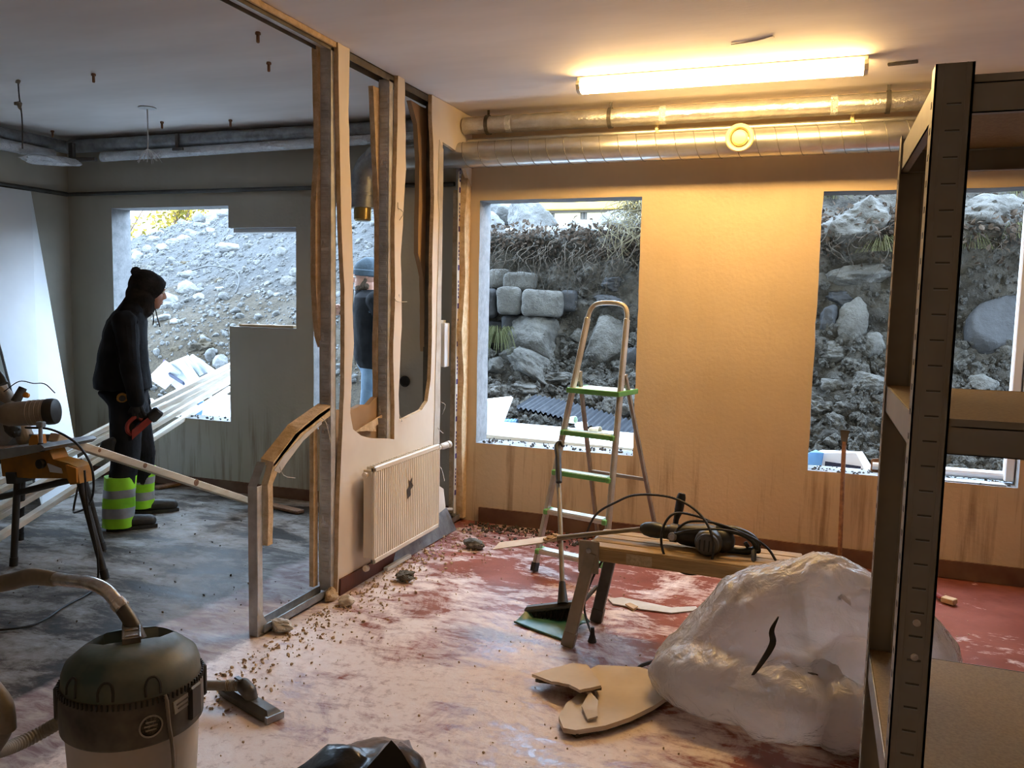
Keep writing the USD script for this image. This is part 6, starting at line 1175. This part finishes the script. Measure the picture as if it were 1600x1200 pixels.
# ================================================================== PEOPLE
def hand_mesh(w, fd, pd, curl=(35, 45, 35), s=1.0, spread=.05, thumb=1, res=.004):
    """hand at wrist w; fingers along fd, palm faces pd; thumb side = thumb * cross(fd, pd)"""
    fd = unit(fd); pd = unit(pd - fd * np.dot(pd, fd)); sd = np.cross(fd, pd) * thumb; w = np.asarray(w, float)
    B = [bone(w, .026 * s, w + fd * .04 * s + sd * .006 * s, .028 * s)]; kn = []
    for k, (o, L) in enumerate(((.030, .078), (.010, .088), (-.010, .082), (-.028, .064))):
        K = w + fd * (.088 - .004 * abs(k - 1)) * s + sd * o * s; kn.append(K)
        B.append(bone(w + fd * .02 * s + sd * o * .6 * s, .016 * s, K, .0125 * s))
        d, p, a = fd + sd * spread * (1.5 - k) * .4, K, 0.0
        for j, (q, cr_) in enumerate(zip((.46, .30, .24), curl)):
            a += math.radians(cr_); dd = unit(unit(d) * math.cos(a) + pd * math.sin(a)); r0 = (.0105 - .001 * j) * s; n_ = p + dd * L * q * s
            B.append(bone(p, r0, n_, r0 - .0009 * s)); p = n_
    for a, b in zip(kn[:-1], kn[1:]): B.append(bone(a - fd * .012 * s, .0125 * s, b - fd * .012 * s, .0125 * s))
    t0 = w + fd * .025 * s + sd * .024 * s; t1 = t0 + unit(fd * .6 + sd * .75 + pd * .35) * .042 * s; t2 = t1 + unit(fd * .85 + sd * .10 + pd * .6) * .033 * s; t3 = t2 + unit(fd * .8 - sd * .35 + pd * .6) * .026 * s
    B += [bone(t0, .016 * s, t1, .0125 * s), bone(t1, .0125 * s, t2, .011 * s), bone(t2, .011 * s, t3, .0095 * s)]
    return blob(B, res, 4)
def ringloft(rows, up_, fw, lf, n=36, e=2.4):
    """rows: (centre, half depth along fw, half width along lf)"""
    th = np.arange(n) * 2 * np.pi / n; c, s = np.cos(th), np.sin(th); c, s = np.sign(c) * np.abs(c) ** (2 / e), np.sign(s) * np.abs(s) ** (2 / e)
    R = [np.asarray(o) + c[:, None] * a * fw + s[:, None] * b * lf for o, a, b in rows]
    t = np.linspace(0, len(R) - 1, (len(R) - 1) * 4 + 1); out = []
    for u in t:
        i = min(int(u), len(R) - 2); f = u - i; out.append(R[i] * (1 - f) + R[i + 1] * f)
    return loft(out)
def cloth(M, res, lump, freq, seed, it=10, stretch=(1, 1, .5)):
    m = M.refine_to_length(res); m = tm(m); m = calm(trimesh.Trimesh(m.vertices, m.faces, process=True), it)
    v = m.vertices; f = np.abs(meshkit.fbm(v * freq * np.array(stretch), 3, seed) - .5) * 2
    m.vertices = v + m.vertex_normals * (lump * (f - .3))[:, None]; return m
def union(*ms):
    M = ms[0]
    for m in ms[1:]: M = M + m
    return M
def head_mesh(c, fw, lf, s=1.0):
    up_ = np.cross(fw, lf); A = np.array([fw, lf, up_]).T
    def h(f, l, u): return c + (fw * f + lf * l + up_ * u) * s
    B = [ball(h(-.012, 0, .030), (.098 * s, .076 * s, .098 * s), 28, A), Manifold.batch_hull([ball(h(.022, 0, -.03), (.070 * s, .062 * s, .07 * s), 22, A), ball(h(.055, 0, -.085), (.026 * s, .030 * s, .022 * s), 16, A), ball(h(-.02, .0, -.06), (.05 * s, .055 * s, .04 * s), 16, A)])]
    B += [Manifold.batch_hull([ball(h(.084, 0, .018), .010 * s, 12), ball(h(.102, 0, -.020), .012 * s, 12), ball(h(.085, .014, -.026), .010 * s, 10), ball(h(.085, -.014, -.026), .010 * s, 10)])]          # nose
    B += [bone(h(.078, .034, .030), .012 * s, h(.086, .010, .032), .011 * s), bone(h(.078, -.034, .030), .012 * s, h(.086, -.010, .032), .011 * s)]          # brow
    B += [Manifold.batch_hull([ball(h(.080, .018, z), .0075 * s, 10), ball(h(.080, -.018, z), .0075 * s, 10), ball(h(.088, 0, z), .008 * s, 10)]) for z in (-.052, -.064)]      # lips
    for t in (-1, 1): B.append(Manifold.batch_hull([ball(h(-.01, t * .074, .012), (.016 * s, .008 * s, .030 * s), 12, A), ball(h(-.014, t * .084, .020), (.014 * s, .005 * s, .024 * s), 12, A)]))         # ears
    B.append(bone(h(-.03, 0, -.06), .052 * s, h(-.045, 0, -.16), .056 * s))                                             # neck
    return B, h
# ------------------------------------------------------------------ hooded worker indoors
P0, FW, LF = np.array([-4.25, 4.42, 0]), unit((.71, .70, 0)), unit((-.70, .71, 0)); UP = np.array([0, 0, 1.0])
def w1(px, py, l=0.0): return on_plane(px, py, P0 + LF * l, LF)
mn = thing('person', 'hooded worker in black with yellow-green trouser cuffs, standing holding a red tool', 'person', tuple(P0))
hc = w1(233, 456); hf = unit(FW + np.array([0, 0, -.16])); hB, hh = head_mesh(hc, hf, LF, 1.02)
sh = [w1(196, 505, -.15), w1(200, 507, .20)]; hip = [w1(198, 628, -.09), w1(206, 630, .10)]
el, wr = w1(203, 572, -.25), w1(213, 630, -.24); el2, wr2 = w1(206, 575, .24), w1(224, 628, .24)
kn1, an1, kn2, an2 = w1(196, 712, -.17), w1(186, 800, -.20), w1(224, 706, .17), w1(222, 778, .20)
core = hB + [bone(w1(212, 492), .055, w1(198, 520), .075), Manifold.batch_hull([ball(w1(196, 518), (.08, .13, .09), 20), ball(w1(192, 580), (.09, .13, .10), 20)]), Manifold.batch_hull([ball(w1(192, 580), (.09, .13, .1), 20), ball(w1(198, 625), (.09, .13, .1), 20)])]
for a, b, c in ((sh[0], el, wr), (sh[1], el2, wr2)): core += [bone(a, .05, b, .042), bone(b, .042, c, .032)]
for a, b, c in ((hip[0], kn1, an1), (hip[1], kn2, an2)): core += [bone(a, .08, b, .055), bone(b, .055, c, .042)]
part(mn, 'body', blob(core, .014, 5), 'skin', smooth=True)
e1 = [hh(.082, s * .030, .012) for s in (-1, 1)]
part(mn, 'eye', tm(ball(e1[0], .011, 12)), 'white_pipe'); part(mn, 'eye', tm(ball(e1[1], .011, 12)), 'white_pipe')
def mid(a, b, l=0.0): return (w1(a[0], a[1], l) + w1(b[0], b[1], l)) / 2, np.linalg.norm((w1(a[0], a[1], l) - w1(b[0], b[1], l)) * (1, 1, 0)) / 2
rows = []
for py, xb, xf, wd in ((606, 146, 238, .205), (592, 145, 237, .21), (565, 151, 234, .205), (540, 155, 232, .205), (518, 160, 231, .21), (502, 166, 230, .20), (490, 175, 227, .165), (480, 186, 224, .10)):
    c, a = mid((xb, py), (xf, py)); rows.append((c, a, wd))
tor = to_manifold(ringloft(rows, UP, FW, LF))
jk = union(tor, bone(sh[0], .085, el, .066), bone(el, .068, wr + (0, 0, .02), .052), bone(sh[1], .085, el2, .066), bone(el2, .066, wr2, .052), bone(w1(204, 488, -.06), .085, w1(206, 490, .06), .085))
part(mn, 'jacket', cloth(jk, .016, .018, 7, 3), 'jacket_dark', smooth=True)
# hood: shell around the head, open at the face
hd = union(Manifold.batch_hull([ball(hh(-.03, 0, .040), .108, 28), ball(hh(.012, 0, .030), .100, 28)]), Manifold.batch_hull([ball(hh(-.04, 0, -.03), .104, 24), ball(hh(-.025, 0, -.105), .080, 24)]), Manifold.batch_hull([ball(hh(-.055, 0, -.09), .092, 24), ball(w1(205, 492), (.105, .115, .06), 24)]))
hd = hd - Manifold.batch_hull([ball(hh(.13, 0, .0), (.085, .075, .09), 24, np.array([hf, LF, np.cross(hf, LF)]).T), ball(hh(.16, 0, -.05), .09, 24)]) - ball(hh(.07, 0, -.01), (.085, .070, .098), 24, np.array([hf, LF, np.cross(hf, LF)]).T)
part(mn, 'hood', cloth(hd, .013, .012, 10, 8, 4), 'hood_cloth', smooth=True)
part(mn, 'hood_bobble', tm(ball(hh(-.095, 0, .115), .035, 16)), 'hood_cloth')
for l, q in ((-.03, ((237, 484), (240, 496), (239, 508))), (.03, ((243, 483), (246, 497), (250, 511)))):
    part(mn, 'hood_string', tube([w1(*p, l) for p in q], .004, 6, sm=4), 'black_plastic')
tr = union(Manifold.batch_hull([ball(w1(193, 612), (.13, .18, .06), 24), ball(hip[0], .105, 20), ball(hip[1], .105, 20)]), bone(hip[0], .112, kn1, .092), bone(kn1, .092, an1 + (0, 0, .05), .078), bone(hip[1], .108, kn2, .084), bone(kn2, .084, an2 + (0, 0, .05), .070))
part(mn, 'trousers', cloth(tr, .016, .016, 8, 5), 'trouser_dark', smooth=True)
part(mn, 'thigh_pouch', blob([Manifold.batch_hull([ball(w1(164, 694, -.20), .026, 14), ball(w1(176, 690, -.2), .030, 14), ball(w1(158, 704, -.2), .020, 14), ball(w1(172, 712, -.2), .026, 14)])], .012, 4, .006, 20), 'black_rubber', 'black holster pouch behind the knee')
tp_ = w1(191, 622, -.205)
tpm = part(mn, 'tape_measure', hullm([tp_ + FW * math.cos(a) * .034 + UP * math.sin(a) * .034 * (1 if math.sin(a) > -.6 else .8) + LF * d for a in np.linspace(0, 2 * np.pi, 16, endpoint=False) for d in (-.018, .018)]), 'yellow_paint', 'yellow tape measure on the hip'); part(tpm, 'tape_face', lathe([(0, 0), (.020, 0), (.020, .003), (0, .003)], tp_ - LF * .018, -LF, 18), 'black_plastic')
def cuff(top, bot, r0, r1, seed, fr=(0, .24, .40, .60, .80, 1.0)):
    d = bot - top
    for k in range(5):
        a, b = fr[k], fr[k + 1]; m = 'hivis' if k % 2 == 0 else 'reflective'; n = 28; th = np.arange(n) * 2 * np.pi / n; R = []
        for u in np.linspace(a, b, 5):
            rr = (r0 + (r1 - r0) * u) * (1 + .05 * np.sin(3 * th + seed + 4 * u) + .035 * np.sin(5 * th - 7 * u + seed)) + (.001 if k % 2 else 0)
            R.append(top + d * u + np.cos(th)[:, None] * rr[:, None] * FW * 1.06 + np.sin(th)[:, None] * rr[:, None] * LF * .95)
        part(mn, 'hi_vis_band' if k % 2 == 0 else 'reflective_strip', loft(R), m, smooth=40)
cuff(w1(187, 744, -.19), w1(185, 822, -.20), .092, .090, 1); cuff(w1(223, 728, .19), w1(222, 792, .20), .078, .078, 3)
def boot(heel, toe, name='boot'):
    heel, toe = heel.copy(), toe.copy(); heel[2] = toe[2] = 0; d = unit(toe - heel)
    up = blob([bone(heel + d * .05 + (0, 0, .055), .046, heel + d * .20 + (0, 0, .050), .043), bone(heel + d * .2 + (0, 0, .048), .044, toe - d * .045 + (0, 0, .045), .040), bone(heel + d * .06 + (0, 0, .06), .048, heel + d * .075 + (0, 0, .16), .054)], .012, 5)
    b = part(mn if name == 'boot' else name, 'boot', up, 'boot'); s_ = np.cross(UP, d)
    part(b, 'sole', hullm([heel + d * u + s_ * t * w + (0, 0, z) for u, w in ((0, .03), (.03, .042), (.18, .046), (.25, .044), (np.linalg.norm(toe - heel), .022)) for t in (-1, 1) for z in (.001, .024)]), 'black_rubber')
boot(w1(166, 826, -.20), w1(166, 826, -.20) + FW * .31); boot(w1(206, 800, .20), w1(206, 800, .20) + FW * .31)
hd1 = wr + (0, 0, -.005); fdr = unit(w1(221, 662, -.24) - wr)
part(mn, 'glove', hand_mesh(wr, fdr, unit(FW * .3 + LF * 1.0), (45, 60, 40), 1.08, thumb=-1), 'glove', 'dark glove gripping the tool', smooth=True)
part(mn, 'glove', hand_mesh(wr2, unit((FW * .25 - UP)), -LF, (25, 35, 25), 1.05, thumb=1), 'glove', smooth=True)
# red tool in the hand
g0, g1, g2 = w1(206, 684, -.235), w1(238, 652, -.235), w1(200, 662, -.235)
tl = thing('hand_tool', 'red power tool with a black nose held by the hooded worker', 'tool', tuple(g0))
part(tl, 'red_body', hullm([g0 + UP * z + LF * s for z in (-.012, .05) for s in (-.022, .022)] + [g1 + UP * z + LF * s for z in (-.025, .025) for s in (-.024, .024)]), 'red_paint', smooth=False)
part(tl, 'grip', tube([g0 + (0, 0, .02), g0 * .5 + g2 * .5 - FW * .015, g2, g2 + FW * .05 + UP * .045, w1(222, 656, -.235)], .014, 10, sm=4), 'red_paint')
gd = unit(g1 - g0); part(tl, 'black_nose', lathe([(0, -.02), (.030, -.02), (.038, -.005), (.038, .055), (.030, .066), (0, .066)], g1, gd, 20), 'black_plastic', 'black cylindrical nose')
# ------------------------------------------------------------------ man outside behind the partition
Q0 = np.array([-3.53, 6.14, .14]); F2, L2 = unit((-.87, -.49, 0)), unit((.49, -.87, 0))
def w2_(px, py, l=0.0): return on_plane(px, py, Q0 + L2 * l, L2)
m2 = thing('person', 'bearded man in navy knit cap, black jacket and jeans standing outside behind the torn partition', 'person', tuple(Q0))
h2c = w2_(571, 434); B2, hh2 = head_mesh(h2c, unit(F2 + np.array([0, 0, -.08])), L2, 1.02)
s1, s2 = w2_(586, 470, .19), w2_(584, 470, -.19); hp1, hp2 = w2_(584, 580, .09), w2_(586, 580, -.09)
e_1, wv1 = w2_(608, 520, .25), w2_(606, 562, .22); e_2, wv2 = w2_(562, 498, -.25), w2_(538, 486, -.24)
k1, k2 = hp1 + (0, 0, -.44) + F2 * .03, hp2 + (0, 0, -.44) + F2 * .06; a1, a2 = k1 * (1, 1, 0) + (0, 0, .22), k2 * (1, 1, 0) + (0, 0, .22)
cb2 = B2 + [Manifold.batch_hull([ball(w2_(584, 480), (.15, .13, .10), 20), ball(w2_(583, 560), (.14, .12, .1), 20)]), bone(w2_(580, 455), .06, w2_(584, 480), .1)]
for a, b, c in ((s1, e_1, wv1), (s2, e_2, wv2)): cb2 += [bone(a, .05, b, .042), bone(b, .042, c, .032)]
for a, b, c in ((hp1, k1, a1), (hp2, k2, a2)): cb2 += [bone(a, .08, b, .055), bone(b, .055, c, .042)]
cb2.append(Manifold.batch_hull([ball(w2_(583, 560), (.14, .12, .08), 16), ball(hp1, .09, 14), ball(hp2, .09, 14)]))
part(m2, 'body', blob(cb2, .014, 5), 'skin', smooth=True)
for s in (-1, 1): part(m2, 'eye', tm(ball(hh2(.082, s * .030, .012), .011, 12)), 'white_pipe')
A2 = np.array([F2, L2, UP]).T
part(m2, 'beard', blob([Manifold.batch_hull([ball(hh2(.050, 0, -.085), (.044, .046, .040), 18, A2), ball(hh2(.01, 0, -.065), (.06, .070, .045), 18, A2)]), Manifold.batch_hull([ball(hh2(.0, .064, -.02), .014, 12), ball(hh2(.03, .050, -.07), .022, 12)]), Manifold.batch_hull([ball(hh2(.0, -.064, -.02), .014, 12), ball(hh2(.03, -.050, -.07), .022, 12)])], .008, 3, .008, 50), 'beard', 'short brown beard')
bn = union(Manifold.batch_hull([ball(hh2(-.018, 0, .062), (.112, .094, .098), 30, A2), ball(hh2(-.04, 0, .10), (.085, .08, .07), 24, A2)]))
bn = bn - to_manifold(obox(hh2(.06, 0, -.04), (.4, .4, .14), np.array([unit(F2 + UP * .35), L2, unit(UP - F2 * .35)])))
part(m2, 'knit_cap', cloth(bn, .011, .007, 14, 4, 4), 'knit', 'dark blue knit cap')
part(m2, 'cap_brim', loft([[hh2(-.018 + math.cos(t) * (.106 + d), math.sin(t) * (.090 + d), .036 + .045 * -math.cos(t) * -.35 + z) for t in np.linspace(0, 2 * np.pi, 32, endpoint=False)] for d, z in ((.0, -.028), (.009, -.020), (.010, .018), (.0, .028))]), 'knit', 'folded brim of the cap')
rows = []
for py, xf, xb, wd in ((574, 561, 610, .19), (560, 554, 612, .20), (535, 552, 613, .205), (505, 551, 614, .21), (480, 551, 612, .21), (465, 553, 606, .19), (458, 558, 598, .13), (453, 562, 592, .085)):
    a, b = w2_(xf, py), w2_(xb, py); rows.append(((a + b) / 2, np.linalg.norm((a - b) * (1, 1, 0)) / 2, wd))
j2 = union(to_manifold(ringloft(rows, UP, F2, L2)), bone(s1, .08, e_1, .062), bone(e_1, .062, wv1, .05), bone(s2, .08, e_2, .062), bone(e_2, .062, wv2, .05))
part(m2, 'jacket', cloth(j2, .016, .014, 8, 9), 'jacket_dark', smooth=True)
part(m2, 'collar', loft([[w2_(574, 452) + F2 * math.cos(t) * r - F2 * .0 + L2 * math.sin(t) * r * .82 + UP * z for t in np.linspace(0, 2 * np.pi, 30, endpoint=False)] for r, z in ((.105, -.07), (.098, -.012), (.088, -.012), (.088, -.07))]), 'jacket_dark')
lg_ = w2_(579, 487, .212)
part(m2, 'chest_emblem', cat(*[obox(lg_ + F2 * (.0) + UP * (.012 - .010 * k), (w, .004, .005), np.array([F2, L2, UP]), .001) for k, w in enumerate((.022, .034, .030))]), 'denim', 'small pale chest emblem', kind='stuff')
part(m2, 'zip', tube([w2_(553, 452) + F2 * .004, w2_(552, 480) + F2 * .006, w2_(551, 520) + F2 * .006, w2_(556, 570) + F2 * .004], .004, 6, sm=4), 'black_rubber')
j3 = union(Manifold.batch_hull([ball(w2_(584, 570), (.14, .15, .06), 20), ball(hp1, .10, 18), ball(hp2, .10, 18)]), bone(hp1, .105, k1, .085), bone(k1, .085, a1, .075), bone(hp2, .105, k2, .085), bone(k2, .085, a2, .075))
part(m2, 'jeans', cloth(j3, .016, .012, 9, 2), 'denim', smooth=True)
part(m2, 'hand', hand_mesh(wv1, unit(F2 * .5 - UP), -L2, (20, 30, 20), 1.0, thumb=-1), 'skin', smooth=True); part(m2, 'hand', hand_mesh(wv2, F2, -UP * .3 + L2, (15, 20, 15), 1.0, thumb=1), 'skin', smooth=True)
for a in (a1, a2):
    h_ = a * (1, 1, 0) - F2 * .07 + (0, 0, .14)
    u = blob([bone(h_ + F2 * .05 + (0, 0, .055), .046, h_ + F2 * .22 + (0, 0, .045), .040), bone(h_ + F2 * .06 + (0, 0, .06), .048, h_ + F2 * .07 + (0, 0, .15), .054)], .014, 4); part(m2, 'boot', u, 'boot')
import sys
def edit(fn, pairs):
    s=open(fn).read()
    for a,b in pairs:
        if a not in s: print('MISSING in',fn,':',a[:80]); continue
        s=s.replace(a,b)
    open(fn,'w').write(s)
